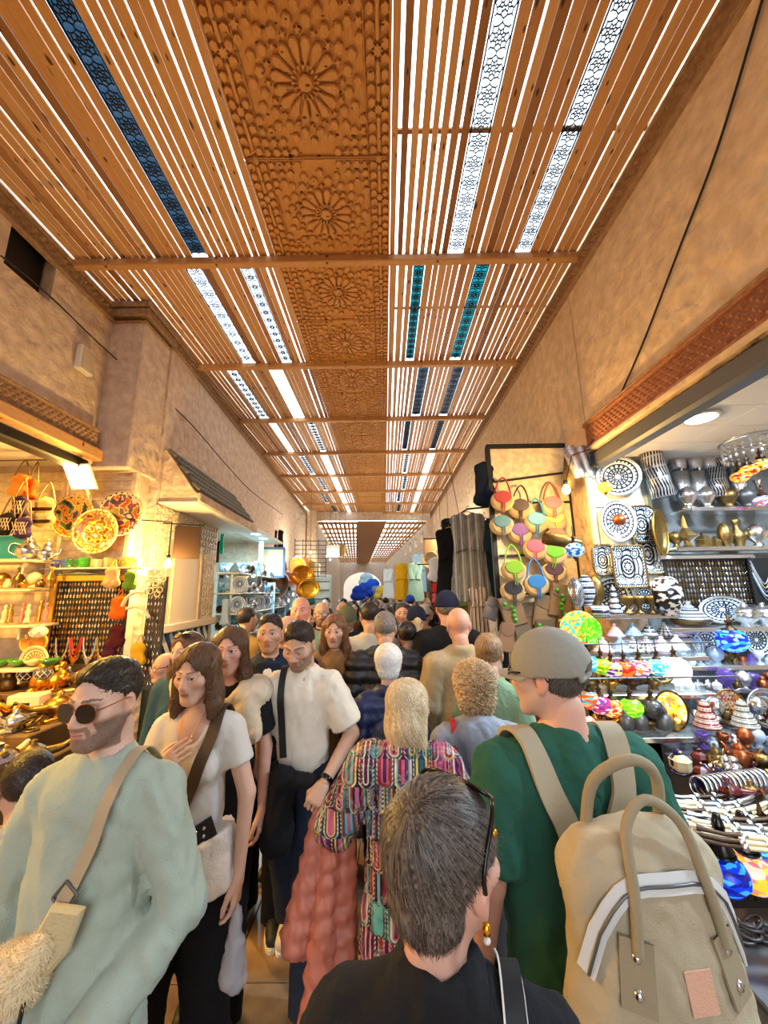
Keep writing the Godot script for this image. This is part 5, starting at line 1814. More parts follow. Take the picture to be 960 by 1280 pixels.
	# --- curly blonde with grey hoodie and red strap
	var c := person({"label": "curly-haired blonde woman in grey hoodie, seen from behind", "x": 0.42, "d": 1.98, "h": 1.59, "yaw": PI + 0.05, "turn": -0.1, "near": 2, "female": true,
		"skin": SKIN_C, "hair": "curls", "hc0": Color(0.28, 0.17, 0.08), "hc1": Color(0.66, 0.47, 0.27), "bw": 1.12,
		"top": {"name": "hoodie", "fit": 0.034, "hem": 0.82, "mat": knit(Color(0.60, 0.63, 0.68)), "amp": 0.011, "bust": false, "extra": [[Vector3(0, 1.44, -0.11), Vector3(0.13, 0.085, 0.075), 0.04], [Vector3(0, 1.34, -0.15), Vector3(0.09, 0.08, 0.05), 0.04]]},
		"pants": {"mat": jean}, "shoe": shoe_w})
	var rs := same_frame("shoulder_bag", "bag on a bright red strap over the curly woman's shoulder", "bag", c)
	strap(c, [[0.15, 1.10, -1.0], [0.145, 1.22, -1.0], [0.14, 1.33, -1.0], [0.135, -0.06, "top"], [0.13, 0.02, "top"]], 0.026, 0.004, mat(Color(0.80, 0.08, 0.10), 0.5), rs, "strap", 0.012)
	obj("pouch", folded(bb.mesh(), 0.004), mat(Color(0.55, 0.06, 0.10), 0.6), rs, Vector3(0.17, 1.02, -0.22))
	# --- man in the white t-shirt looking down
	var m := person({"label": "dark-haired man in white t-shirt looking down, black jacket at his hip", "x": -0.475, "d": 2.40, "h": 1.79, "bw": 0.9, "yaw": -0.05, "turn": -0.12, "pitch": 0.42, "near": 2, "lean": 0.05,
		"skin": SKIN_A, "beard": 0.6, "hair": "tuft", "hc0": DK, "hc1": DK2, "brow": DK, "lids": 0.8,
		"arms": [Vector3(0.27, 1.14, 0.02), Vector3(0.16, 0.98, 0.22), Vector3(-0.235, 1.12, -0.02), Vector3(-0.245, 0.88, 0.04)], "hands": ["fist", "relaxed"], "palms": [Vector3(-0.4, -1, -0.4), Vector3(1, 0, 0)],
		"legs": [Vector3(0.10, 0.08, 0.18), Vector3(-0.12, 0.12, -0.30)], "toe": [0.0, 0.25],
		"top": {"name": "t_shirt", "fit": 0.02, "hem": 0.93, "mat": fabric(Color(0.86, 0.82, 0.75), 0.1, 7.0), "amp": 0.009, "sleeve": 0.82, "sleeve_fit": 1.5},
		"pants": {"mat": fabric(Color(0.14, 0.16, 0.21)), "wide": 0.03}, "shoe": shoe_w})
	var mb := same_frame("black_jacket", "black jacket hanging from the strap of the white t-shirt man", "jacket", m)
	strap(m, [[-0.12, 1.32, -1.0], [-0.11, -0.05, "top"], [-0.105, 0.05, "top"], [-0.10, 1.36, 1.0], [-0.095, 1.22, 1.0], [-0.08, 1.05, 1.0]], 0.036, 0.004, M.black, mb, "strap", 0.014)
	var bj := Field.new(Vector3(-0.32, 0.6, -0.05), Vector3(0.25, 1.1, 0.32), 0.014)
	bj.bone(Vector3(-0.06, 0.98, 0.17), Vector3(-0.08, 0.72, 0.19), 0.06, 0.085, 0.04, Vector3(1, 1, 1.5))
	bj.bone(Vector3(-0.06, 0.99, 0.18), Vector3(0.12, 0.96, 0.19), 0.045, 0.035, 0.03)
	obj("cloth", folded(bj.mesh(), 0.016, Vector3(16, 8, 16)), blk, mb)
	obj("watch", lathem([0.031, -0.012, 0.034, -0.008, 0.034, 0.008, 0.031, 0.012], 16), M.black_gloss, m.node, m.arms[0].lerp(m.arms[1], 0.93), Basis(Quaternion(Vector3.UP, (m.arms[1] - m.arms[0]).normalized())))
func backpack(g: Dictionary) -> void:
	var canvas := fabric(Color(0.66, 0.61, 0.51), 0.1, 8.0)
	var dark := fabric(Color(0.58, 0.53, 0.43), 0.1, 8.0)
	var o := same_frame("backpack", "large beige canvas backpack with loop handles on the green tee man", "backpack", g)
	var f := Field.new(Vector3(-0.32, 0.52, -0.56), Vector3(0.32, 1.5, -0.06), 0.012)
	var z0 := -0.315
	f.bone(Vector3(0, 0.84, z0), Vector3(0, 1.22, z0 + 0.02), 0.225, 0.165, 0.03, Vector3(1, 1, 1.6))
	f.bone(Vector3(-0.15, 0.72, z0), Vector3(0.15, 0.72, z0), 0.10, 0.10, 0.06, Vector3(1, 1, 1.1))
	f.bone(Vector3(-0.085, 1.30, z0 + 0.03), Vector3(0.085, 1.30, z0 + 0.03), 0.085, 0.085, 0.05, Vector3(1, 1, 1.2))
	for s in [-1.0, 1.0]: f.bone(Vector3(s * 0.19, 0.78, z0 - 0.02), Vector3(s * 0.18, 0.95, z0 - 0.01), 0.07, 0.05, 0.03)
	var body := obj("body", folded(f.mesh(), 0.010, Vector3(11, 7, 11), 3.0), canvas, o)
	var on := func(x: float, y: float, off: float) -> Vector3: return f.hit(Vector3(x, y, -0.8), Vector3(0, 0, 1), off)
	var pts := []
	var nr := []
	for i in 15:
		var t := i / 14.0
		var a := lerpf(-1.0, 1.0, t)
		var y := 1.325 - pow(absf(a), 4.0) * 0.16
		var x := a * 0.165
		var p: Vector3 = on.call(x, y, 0.004)
		pts.append(p)
		nr.append(-f.grad(p + Vector3(0, 0, -0.01)) * -1.0)
	var st := S()
	ribbon(st, pts, nr, 0.034, 0.004)
	obj("zip_band", done(st), mat(Color(0.80, 0.80, 0.79), 0.5), o)
	st = S()
	var p2 := []
	for p in pts: p2.append(p + Vector3(0, 0.0, -0.008))
	tube(st, p2, 0.003, 6)
	obj("zip", done(st), M.grey_metal, o)
	var seam := []
	for i in 13: seam.append(on.call(lerpf(-0.20, 0.20, i / 12.0), 1.0 - 0.04 * cos(PI * (i / 12.0 - 0.5)), 0.002))
	obj("seam", tubem(seam, 0.0035, 6), dark, o)
	for h in [[-1.0, 0.0], [1.0, 0.0]]:
		var s: float = h[0]
		var tabp := []
		var tabn := []
		for i in 5:
			var p: Vector3 = on.call(s * (0.085 + 0.004 * i), 1.245 - 0.026 * i, 0.004)
			tabp.append(p)
			tabn.append(f.grad(p))
		st = S()
		ribbon(st, tabp, tabn, 0.058, 0.005)
		var tab := obj("tab", done(st), dark, o)
		for k in [1, 3]:
			obj("rivet", lathem([0.0, 0.005, 0.007, 0.004, 0.009, 0.0], 10), M.silver, tab, tabp[k] + (tabn[k] as Vector3).normalized() * 0.006, Basis(Quaternion(Vector3.UP, (tabn[k] as Vector3).normalized())))
	var hp := []
	for q in [[-0.088, 1.225, 0.012], [-0.083, 1.27, 0.014], [-0.076, 1.32, 0.018]]: hp.append(on.call(q[0], q[1], q[2]))
	hp.append(Vector3(-0.06, 1.415, z0 - 0.045))
	hp.append(Vector3(0.0, 1.455, z0 - 0.03))
	hp.append(Vector3(0.06, 1.415, z0 - 0.045))
	for q in [[0.076, 1.32, 0.018], [0.083, 1.27, 0.014], [0.088, 1.225, 0.012]]: hp.append(on.call(q[0], q[1], q[2]))
	obj("handle", tubem(smooth_path(hp, 5), 0.0105, 8), dark, o)
	var hq := [Vector3(-0.09, 1.36, z0 + 0.06), Vector3(-0.075, 1.47, z0 + 0.03), Vector3(0, 1.52, z0 + 0.0), Vector3(0.075, 1.47, z0 + 0.03), Vector3(0.09, 1.36, z0 + 0.06)]
	obj("handle", tubem(smooth_path(hq, 6), 0.0125, 8), dark, o)
	var pc: Vector3 = on.call(-0.012, 1.175, 0.006)
	var pg := f.grad(pc).normalized()
	var pb := Basis(Vector3.UP.cross(pg).normalized(), (pg.cross(Vector3.UP.cross(pg))).normalized(), pg)
	obj("leather_patch", boxm(Vector3(0.054, 0.062, 0.004), 0.001), leather(Color(0.80, 0.62, 0.52)), o, pc, pb)
	var zp: Vector3 = f.hit(Vector3(0.6, 1.06, z0), Vector3(-1, 0, 0), 0.01)
	obj("zip_pull", tubem([zp, zp + Vector3(0.03, -0.05, -0.01), zp + Vector3(0.035, -0.13, -0.01)], [0.010, 0.013, 0.010], 8, 0.5), leather(Color(0.72, 0.48, 0.36)), o)
	for s in [-1.0, 1.0]:
		strap(g, [[s * 0.05, 1.22, -1.0], [s * 0.07, 1.30, -1.0], [s * 0.10, 1.37, -1.0], [s * 0.125, -0.07, "top"], [s * 0.135, -0.01, "top"], [s * 0.14, 0.06, "top"], [s * 0.15, 1.33, 1.0], [s * 0.16, 1.2, 1.0]], 0.062, 0.012, canvas, o, "shoulder_strap", 0.014)
func middle_people() -> void:
	var jean := fabric(Color(0.40, 0.50, 0.62))
	var navy := fabric(Color(0.10, 0.12, 0.18))
	var blk := fabric(Color(0.09, 0.09, 0.10))
	var sh := [mat(Color(0.12, 0.12, 0.13), 0.6), mat(Color(0.8, 0.78, 0.72), 0.6)]
	var blond0 := Color(0.40, 0.27, 0.13)
	var L := [
		{"label": "long dark-haired woman in cream knit and black top behind the white-tee woman", "x": -0.86, "d": 2.24, "h": 1.75, "yaw": 0.1, "turn": 0.0, "female": true, "near": 2, "skin": SKIN_C, "hair": "long", "hc0": BR, "hc1": BR2, "brow": BR, "iris": Color(0.05, 0.07, 0.12), "top": {"name": "top", "mat": blk, "sleeve": 0.7, "fit": 0.02, "neck": Vector3(0.085, 0.07, 0.09)}, "pants": {"mat": blk}},
		{"label": "woman in dark teal jacket with cream scarf and sunglasses on her hair", "x": -1.30, "d": 2.66, "h": 1.685, "yaw": 0.0, "turn": -0.3, "female": true, "near": 1, "skin": SKIN_B, "hair": "long", "hc0": BR, "hc1": BR2, "top": {"name": "jacket", "mat": fabric(Color(0.20, 0.30, 0.34)), "fit": 0.035}, "pants": {"mat": blk}},
		{"label": "young man in navy hoodie with a white tee at the neck", "x": -0.80, "d": 2.78, "h": 1.785, "yaw": 0.1, "turn": 0.0, "near": 2, "skin": SKIN_A, "beard": 0.3, "hair": "tuft", "hc0": DK, "hc1": DK2, "brow": DK, "top": {"name": "hoodie", "mat": fabric(Color(0.13, 0.16, 0.24)), "fit": 0.035, "amp": 0.012, "extra": [[Vector3(0, 1.46, -0.08), Vector3(0.12, 0.07, 0.09), 0.04], [Vector3(0, 1.45, 0.05), Vector3(0.09, 0.03, 0.05), 0.03]], "neck": Vector3(0.075, 0.05, 0.09)}, "pants": {"mat": blk}},
		{"label": "older bald man partly hidden behind the navy hoodie", "x": -0.76, "d": 3.12, "h": 1.76, "yaw": -0.2, "skin": SKIN_C, "top": {"name": "jacket", "mat": navy, "fit": 0.03}, "pants": {"mat": blk}},
		{"label": "tall bald man in pale green shirt facing the viewer", "x": -0.80, "d": 3.75, "h": 1.895, "yaw": 0.15, "turn": -0.1, "near": 1, "skin": Color(0.62, 0.30, 0.22), "bw": 1.15, "top": {"name": "shirt", "mat": fabric(Color(0.62, 0.72, 0.55)), "fit": 0.03}, "pants": {"mat": jean}},
		{"label": "man in brown jacket with dark collar turned towards the silver shop", "x": -1.42, "d": 4.05, "h": 1.80, "yaw": PI - 0.3, "turn": -0.2, "skin": SKIN_A, "hair": "crop", "hc0": DK, "hc1": DK2, "top": {"name": "jacket", "mat": fabric(Color(0.45, 0.36, 0.22)), "fit": 0.04, "extra": [[Vector3(0, 1.48, -0.02), Vector3(0.082, 0.05, 0.085), 0.02]]}, "pants": {"mat": blk}},
		{"label": "auburn-haired woman in tan cardigan walking towards the viewer", "x": -0.40, "d": 3.20, "h": 1.76, "yaw": 0.05, "turn": -0.1, "pitch": 0.1, "female": true, "near": 2, "skin": SKIN_B, "hair": "long", "hc0": Color(0.10, 0.04, 0.02), "hc1": Color(0.28, 0.13, 0.06), "top": {"name": "cardigan", "mat": knit(Color(0.60, 0.46, 0.30)), "fit": 0.04, "hem": 0.70}, "pants": {"mat": jean}},
		{"label": "man in olive cap and dark jacket looking down", "x": -0.40, "d": 4.2, "h": 1.80, "yaw": 0.0, "pitch": 0.35, "skin": SKIN_A, "beard": 0.6, "hair": "undercap", "hc0": DK, "hc1": DK2, "cap": Color(0.34, 0.35, 0.26), "top": {"name": "jacket", "mat": navy, "fit": 0.05}, "pants": {"mat": blk}},
		{"label": "bald bearded man with glasses behind the tan cardigan", "x": -0.70, "d": 4.35, "h": 1.83, "yaw": 0.1, "skin": SKIN_A, "beard": 0.9, "specs": true, "top": {"name": "jacket", "mat": fabric(Color(0.30, 0.16, 0.18)), "fit": 0.03}, "pants": {"mat": blk}},
		{"label": "man in black quilted jacket with cropped grey hair, seen from behind", "x": -0.006, "d": 3.02, "h": 1.785, "yaw": PI, "near": 2, "skin": SKIN_A, "hair": "crop", "hc0": Color(0.10, 0.085, 0.07), "hc1": Color(0.34, 0.30, 0.27), "bw": 1.2, "top": {"name": "quilted_jacket", "mat": mat(Color(0.10, 0.10, 0.115), 0.45), "fit": 0.055, "puff": 0.02, "hem": 0.9, "extra": [[Vector3(0, 1.50, -0.02), Vector3(0.085, 0.05, 0.09), 0.02]]}, "pants": {"mat": jean}},
		{"label": "white-haired person in navy quilted coat with a dark backpack", "x": 0.012, "d": 2.52, "h": 1.605, "yaw": PI, "near": 2, "female": true, "skin": SKIN_C, "hair": "bowl", "hc0": Color(0.55, 0.52, 0.47), "hc1": Color(0.90, 0.88, 0.84), "top": {"name": "coat", "mat": mat(Color(0.13, 0.17, 0.32), 0.5), "fit": 0.045, "puff": 0.012, "bust": false, "extra": [[Vector3(0, 1.49, -0.02), Vector3(0.085, 0.05, 0.09), 0.02], [Vector3(0, 1.18, -0.20), Vector3(0.13, 0.18, 0.09), 0.02]]}, "pants": {"mat": blk}},
		{"label": "woman in navy knit hat with a blonde ponytail", "x": 0.31, "d": 4.0, "h": 1.77, "yaw": PI, "female": true, "skin": SKIN_C, "hair": "ponytail", "hc0": blond0, "hc1": Color(0.75, 0.62, 0.40), "beanie": Color(0.12, 0.14, 0.22), "top": {"name": "coat", "mat": navy, "fit": 0.05, "bust": false}, "pants": {"mat": jean}},
		{"label": "woman with a black bun and dark top between the jackets", "x": 0.185, "d": 3.5, "h": 1.67, "yaw": PI, "female": true, "skin": SKIN_A, "hair": "bun", "hc0": DK, "hc1": DK2, "top": {"name": "top", "mat": navy, "fit": 0.03, "bust": false}, "pants": {"mat": jean}},
		{"label": "tall man in navy cap and black jacket by the robes", "x": 0.53, "d": 3.42, "h": 1.92, "yaw": PI - 0.1, "skin": SKIN_C, "hair": "undercap", "hc0": Color(0.10, 0.08, 0.06), "hc1": Color(0.3, 0.25, 0.2), "cap": Color(0.13, 0.15, 0.24), "bw": 1.1, "top": {"name": "jacket", "mat": blk, "fit": 0.05}, "pants": {"mat": blk}},
		{"label": "bald man in light khaki jacket, seen from behind", "x": 0.53, "d": 2.9, "h": 1.81, "yaw": PI + 0.05, "near": 1, "skin": Color(0.66, 0.36, 0.26), "bw": 1.1, "top": {"name": "jacket", "mat": fabric(Color(0.68, 0.60, 0.46)), "fit": 0.045, "extra": [[Vector3(0, 1.485, -0.02), Vector3(0.088, 0.045, 0.09), 0.02]]}, "pants": {"mat": jean}},
		{"label": "woman with light brown bun in pale green top", "x": 0.62, "d": 2.45, "h": 1.67, "yaw": PI - 0.2, "near": 2, "female": true, "skin": SKIN_C, "hair": "bun", "hc0": Color(0.18, 0.10, 0.05), "hc1": Color(0.48, 0.32, 0.18), "top": {"name": "top", "mat": fabric(Color(0.50, 0.62, 0.50)), "fit": 0.025, "bust": false}, "pants": {"mat": jean}},
		{"label": "person in maroon jacket half hidden beside the grey hoodie", "x": 0.86, "d": 2.62, "h": 1.49, "yaw": PI - 0.2, "female": true, "skin": SKIN_C, "hair": "bowl", "hc0": DK, "hc1": BR2, "bw": 1.1, "top": {"name": "jacket", "mat": fabric(Color(0.42, 0.08, 0.14)), "fit": 0.05, "bust": false}, "pants": {"mat": blk}},
		{"label": "dark-haired man in cream jacket with a black strap", "x": -0.14, "d": 3.55, "h": 1.85, "yaw": PI + 0.15, "skin": SKIN_A, "hair": "crop", "hc0": DK, "hc1": DK2, "top": {"name": "jacket", "mat": fabric(Color(0.72, 0.68, 0.60)), "fit": 0.045}, "pants": {"mat": blk}},
		{"label": "balding man with glasses standing at the jewellery counter", "x": -1.68, "d": 3.1, "h": 1.50, "yaw": -0.6, "skin": Color(0.60, 0.32, 0.22), "hair": "ring", "hc0": DK, "hc1": DK2, "specs": true, "top": {"name": "jacket", "mat": blk, "fit": 0.03}, "pants": {"mat": blk}},
	]
	for q in L:
		if not q.has("near"): q.near = 1
		q.shoe = sh
		var r := person(q)
		if q.has("cap"):
			cap(r, fabric(q.cap, 0.1, 8.0), false, true)
		if q.has("specs"): glasses(r, M.clear_glass, M.black_gloss, Vector2(0.026, 0.021), "glasses", 0.0, -0.002, 0.0026)
		if q.has("beanie"):
			var f := Field.new(Vector3(-0.13, -0.04, -0.15), Vector3(0.13, 0.16, 0.12), 0.007)
			f.ell(Vector3(0, 0.035, -0.016), Vector3(0.098, 0.112, 0.116), 0.005)
			f.cut(Vector3(0, -1, -0.1), 0.005)
			obj("knit_hat", folded(f.mesh(), 0.003, Vector3(40, 10, 40)), knit(q.beanie), r.node, r.head.origin, r.head.basis)
		if q.label.begins_with("long dark-haired"):
			var f := Field.new(Vector3(-0.3, 1.15, -0.2), Vector3(0.3, 1.55, 0.25), 0.013)
			f.bone(Vector3(-0.15, 1.42, 0.0), Vector3(0.15, 1.42, 0.0), 0.085, 0.085, 0.03, Vector3(1, 1, 0.8))
			f.bone(Vector3(0.10, 1.40, 0.06), Vector3(0.16, 1.24, 0.10), 0.06, 0.05, 0.03)
			f.ell(Vector3(0, 1.52, 0.04), Vector3(0.075, 0.12, 0.13), 0.02, true)
			obj("knit_shawl", folded(f.mesh(), 0.010, Vector3(18, 10, 18)), knit(Color(0.80, 0.74, 0.64)), r.node)
		if q.label.begins_with("woman in dark teal"):
			glasses(r, mat(Color(0.03, 0.02, 0.02), 0.1), M.black_gloss, Vector2(0.029, 0.024), "sunglasses_on_hair", 0.030, -0.006, 0.003, -0.95)
			var f := Field.new(Vector3(-0.2, 1.1, -0.1), Vector3(0.2, 1.55, 0.25), 0.014)
			f.bone(Vector3(0.02, 1.46, 0.10), Vector3(0.03, 1.18, 0.14), 0.07, 0.05, 0.03, Vector3(1, 1, 1.4))
			obj("scarf", folded(f.mesh(), 0.010, Vector3(18, 10, 18)), fabric(Color(0.84, 0.76, 0.52)), r.node)
		if q.label.begins_with("young man in navy"):
			obj("tee", folded(_tee_patch(), 0.002), fabric(Color(0.85, 0.84, 0.82)), r.node)
	var s := person({"label": "balding dark-haired man in grey and cream jacket sitting low by the counter", "x": -1.42, "y": -0.42, "d": 1.70, "h": 1.75, "yaw": PI + 0.5, "turn": 0.3, "near": 2, "skin": SKIN_A, "hair": "crop", "hc0": DK, "hc1": DK2, "bw": 1.05,
		"hips": [Vector3(0.09, 0.92, 0.0), Vector3(-0.09, 0.92, 0.0)], "knees": [Vector3(0.12, 0.95, 0.42), Vector3(-0.12, 0.95, 0.42)], "legs": [Vector3(0.12, 0.50, 0.45), Vector3(-0.12, 0.50, 0.45)],
		"top": {"name": "jacket", "mat": fabric(Color(0.56, 0.57, 0.60)), "fit": 0.035, "extra": [[Vector3(0, 1.49, -0.02), Vector3(0.08, 0.05, 0.085), 0.02]]}, "pants": {"mat": blk}, "shoe": sh})
	strap(s, [[0.2, 1.30, -1.0], [0.1, 1.325, -1.0], [0.0, 1.335, -1.0], [-0.1, 1.325, -1.0], [-0.2, 1.30, -1.0]], 0.012, 0.003, mat(Color(0.80, 0.30, 0.26), 0.6), s.node, "stripe", 0.006)
	strap(s, [[0.2, 1.32, -1.0], [0.1, 1.345, -1.0], [0.0, 1.355, -1.0], [-0.1, 1.345, -1.0], [-0.2, 1.32, -1.0]], 0.016, 0.003, mat(Color(0.88, 0.87, 0.84), 0.6), s.node, "stripe", 0.006)
	var st := thing("stool", "low wooden stool under the seated man", "stool", W(-1.42, 0, 1.70))
	obj("seat", lathem([0.0, 0.36, 0.15, 0.36, 0.16, 0.385, 0.15, 0.405, 0.0, 0.405], 20), M.wood[1], st)
	for k in 3:
		var a := TAU * k / 3
		obj("leg", tubem([Vector3(cos(a) * 0.10, 0.37, sin(a) * 0.10), Vector3(cos(a) * 0.14, 0.0, sin(a) * 0.14)], 0.018, 8), M.wood[1], st)
func _tee_patch() -> Array:
	var f := Field.new(Vector3(-0.12, 1.3, -0.05), Vector3(0.12, 1.52, 0.15), 0.010)
	f.bone(Vector3(0, 1.38, 0.05), Vector3(0, 1.45, 0.02), 0.06, 0.065, 0.02)
	f.ell(Vector3(0, 1.53, 0.02), Vector3(0.062, 0.08, 0.07), 0.005, true)
	return f.mesh()
func far_people() -> void:
	var tint := func(c: Color) -> StandardMaterial3D:
		var m: StandardMaterial3D = M.hair.duplicate()
		m.albedo_color = c
		return m
	var W0 := Color(0.75, 0.75, 0.75)
	var blk := fabric(Color(0.10, 0.10, 0.11))
	var sh := [mat(Color(0.12, 0.12, 0.13), 0.6), mat(Color(0.8, 0.78, 0.72), 0.6)]
	var protos := []
	for k in 4:
		var fem := k == 1 or k == 3
		var r := person({"label": "", "x": 0.0 + k * 0.01, "d": 6.0, "h": 1.75, "near": 0, "female": fem, "skin": [SKIN_A, SKIN_B, SKIN_C, SKIN_A][k], "beard": 0.5 if k == 0 else 0.0, "hair": ["crop", "long", "tuft", "bob"][k], "hc0": W0, "hc1": Color.WHITE, "top": {"name": "jacket", "mat": blk, "fit": 0.04, "bust": false}, "pants": {"mat": blk}, "shoe": sh, "group": "walkers far down the lane"})
		protos.append(r)
	var hairs := []
	for c in [Color(0.03, 0.02, 0.018), Color(0.10, 0.06, 0.035), Color(0.30, 0.28, 0.26), Color(0.55, 0.42, 0.24), Color(0.04, 0.03, 0.025)]: hairs.append(tint.call(c))
	var cloths := []
	var cn := ["black", "navy", "grey", "olive", "tan", "burgundy", "light blue", "white", "brown", "dark green"]
	for c in [Color(0.09, 0.09, 0.10), Color(0.11, 0.13, 0.22), Color(0.42, 0.42, 0.43), Color(0.34, 0.34, 0.22), Color(0.62, 0.52, 0.38), Color(0.36, 0.10, 0.13), Color(0.50, 0.62, 0.75), Color(0.82, 0.80, 0.76), Color(0.34, 0.22, 0.14), Color(0.12, 0.24, 0.17)]: cloths.append(fabric(c))
	var r := RandomNumberGenerator.new()
	r.seed = 31
	var spots := [[-0.52, 4.6], [0.75, 4.5], [0.2, 4.7], [-0.95, 4.9], [-0.18, 4.45], [0.5, 5.2], [-0.6, 5.6], [-0.05, 5.5], [0.95, 5.8], [-1.3, 5.6], [0.35, 6.3], [-0.35, 6.5], [-0.95, 6.6], [0.75, 6.9], [0.05, 7.2], [-0.6, 7.5], [0.5, 8.0], [-1.2, 8.0], [-0.2, 8.4], [0.9, 8.6], [-0.8, 9.0], [0.25, 9.3], [-0.35, 10.0], [0.65, 10.2], [-1.0, 10.6], [0.0, 11.2], [-0.6, 12.0], [0.45, 12.2], [-1.1, 13.0], [-0.2, 13.4], [0.3, 14.5], [-0.7, 15.0], [-0.1, 16.5], [-0.9, 17.5], [0.1, 18.5], [-0.5, 20.0]]
	var used := {}
	for i in spots.size():
		var k := i % 4 if i < 4 else r.randi() % 4
		var o: Node3D = protos[k].node if i < 4 else protos[k].node.duplicate()
		if i >= 4:
			o.name = numbered("person")
			add_child(o)
		var away := r.randf() < 0.5
		if i == 0 or i == 4: away = false
		o.position = W(spots[i][0], 0, spots[i][1])
		o.rotation.y = (PI if away else 0.0) + r.randf_range(-0.3, 0.3)
		o.scale = Vector3.ONE * (r.randf_range(1.70, 1.86) / 1.75 * (0.95 if k % 2 == 1 else 1.0))
		var ci := r.randi() % cloths.size()
		if i == 4: ci = 1
		for ch in o.get_children():
			if ch.name == "jacket": ch.material_override = cloths[ci]
			elif ch.name == "trousers": ch.material_override = cloths[r.randi() % 3]
			elif ch.name == "hair": ch.material_override = hairs[r.randi() % hairs.size()]
		var dist := "farthest off" if spots[i][1] > 12.0 else ("far off" if spots[i][1] > 8.0 else "mid lane")
		var place := "left of centre" if spots[i][0] < -0.3 else ("near centre" if spots[i][0] < 0.3 else "right of centre")
		var label: String = "%s in %s jacket %s, %s, %s" % [["short-haired man", "long-haired woman", "man with quiff", "bob-haired woman"][k], cn[ci], "walking away" if away else "facing us", dist, place]
		o.set_meta("label", label)
		o.set_meta("group", "walkers far down the lane")
		if i == 5 or i == 7 or i == 12 or i == 16:
			cap({"node": o, "head": protos[k].head}, fabric([Color(0.15, 0.25, 0.55), Color(0.75, 0.73, 0.68), Color(0.30, 0.20, 0.10), Color(0.5, 0.5, 0.5)][i % 4]), false, true)
# ------------------------------------------------------------------ wares: shared shapes
func dish(rx: float, ry: float, deep: float, e := 2.0, segs := 28) -> ArrayMesh:
	var st := S()
	var rings := [[0.0, -deep], [0.5, -deep], [0.72, -deep * 0.8], [0.8, -deep * 0.1], [0.97, 0.0], [1.0, -0.006]]
	var P := func(r: float, i: int) -> Vector2:
		var a := TAU * i / segs
		var c := cos(a)
		var s := sin(a)
		return Vector2(signf(c) * pow(absf(c), 2.0 / e) * rx, signf(s) * pow(absf(s), 2.0 / e) * ry) * r
	for k in rings.size() - 1:
		for i in segs:
			var q := []
			var uv := []
			for w in [[k, i], [k, i + 1], [k + 1, i + 1], [k + 1, i]]:
				var p: Vector2 = P.call(rings[w[0]][0], w[1])
				q.append(Vector3(p.x, p.y, rings[w[0]][1]))
				uv.append(Vector2(p.x / rx * 0.5 + 0.5, 0.5 - p.y / ry * 0.5))
			st.set_smooth_group(1)
			if k == 0:
				st.set_uv(uv[0]); st.add_vertex(q[0]); st.set_uv(uv[2]); st.add_vertex(q[2]); st.set_uv(uv[3]); st.add_vertex(q[3])
			else:
				quad(st, q[0], q[1], q[2], q[3], Vector3(0, 0, 1), uv)
	st.set_smooth_group(2)
	for i in segs:
		var a: Vector2 = P.call(1.0, i)
		var b: Vector2 = P.call(1.0, i + 1)
		st.set_uv(Vector2(0.98, 0.5))
		var lo := Vector3(0, 0, -deep - 0.01)
		var a2 := Vector3(a.x, a.y, 0) * 0.72 + lo
		var b2 := Vector3(b.x, b.y, 0) * 0.72 + lo
		tri(st, a2, b2, lo, Vector3(0, 0, -1))
		quad(st, Vector3(a.x, a.y, -0.006), Vector3(b.x, b.y, -0.006), b2, a2, Vector3(a.x, a.y, -0.1), [Vector2(0.98, 0.5), Vector2(0.98, 0.5), Vector2(0.98, 0.5), Vector2(0.98, 0.5)])
	return done(st)
func rim_of(rx: float, ry: float, e: float, r: float, segs := 28) -> ArrayMesh:
	var pts := []
	for i in segs + 1:
		var a := TAU * i / segs
		var c := cos(a)
		var s := sin(a)
		pts.append(Vector3(signf(c) * pow(absf(c), 2.0 / e) * rx, signf(s) * pow(absf(s), 2.0 / e) * ry, 0.0))
	var st := S()
	tube(st, pts, r, 6, false)
	return done(st)
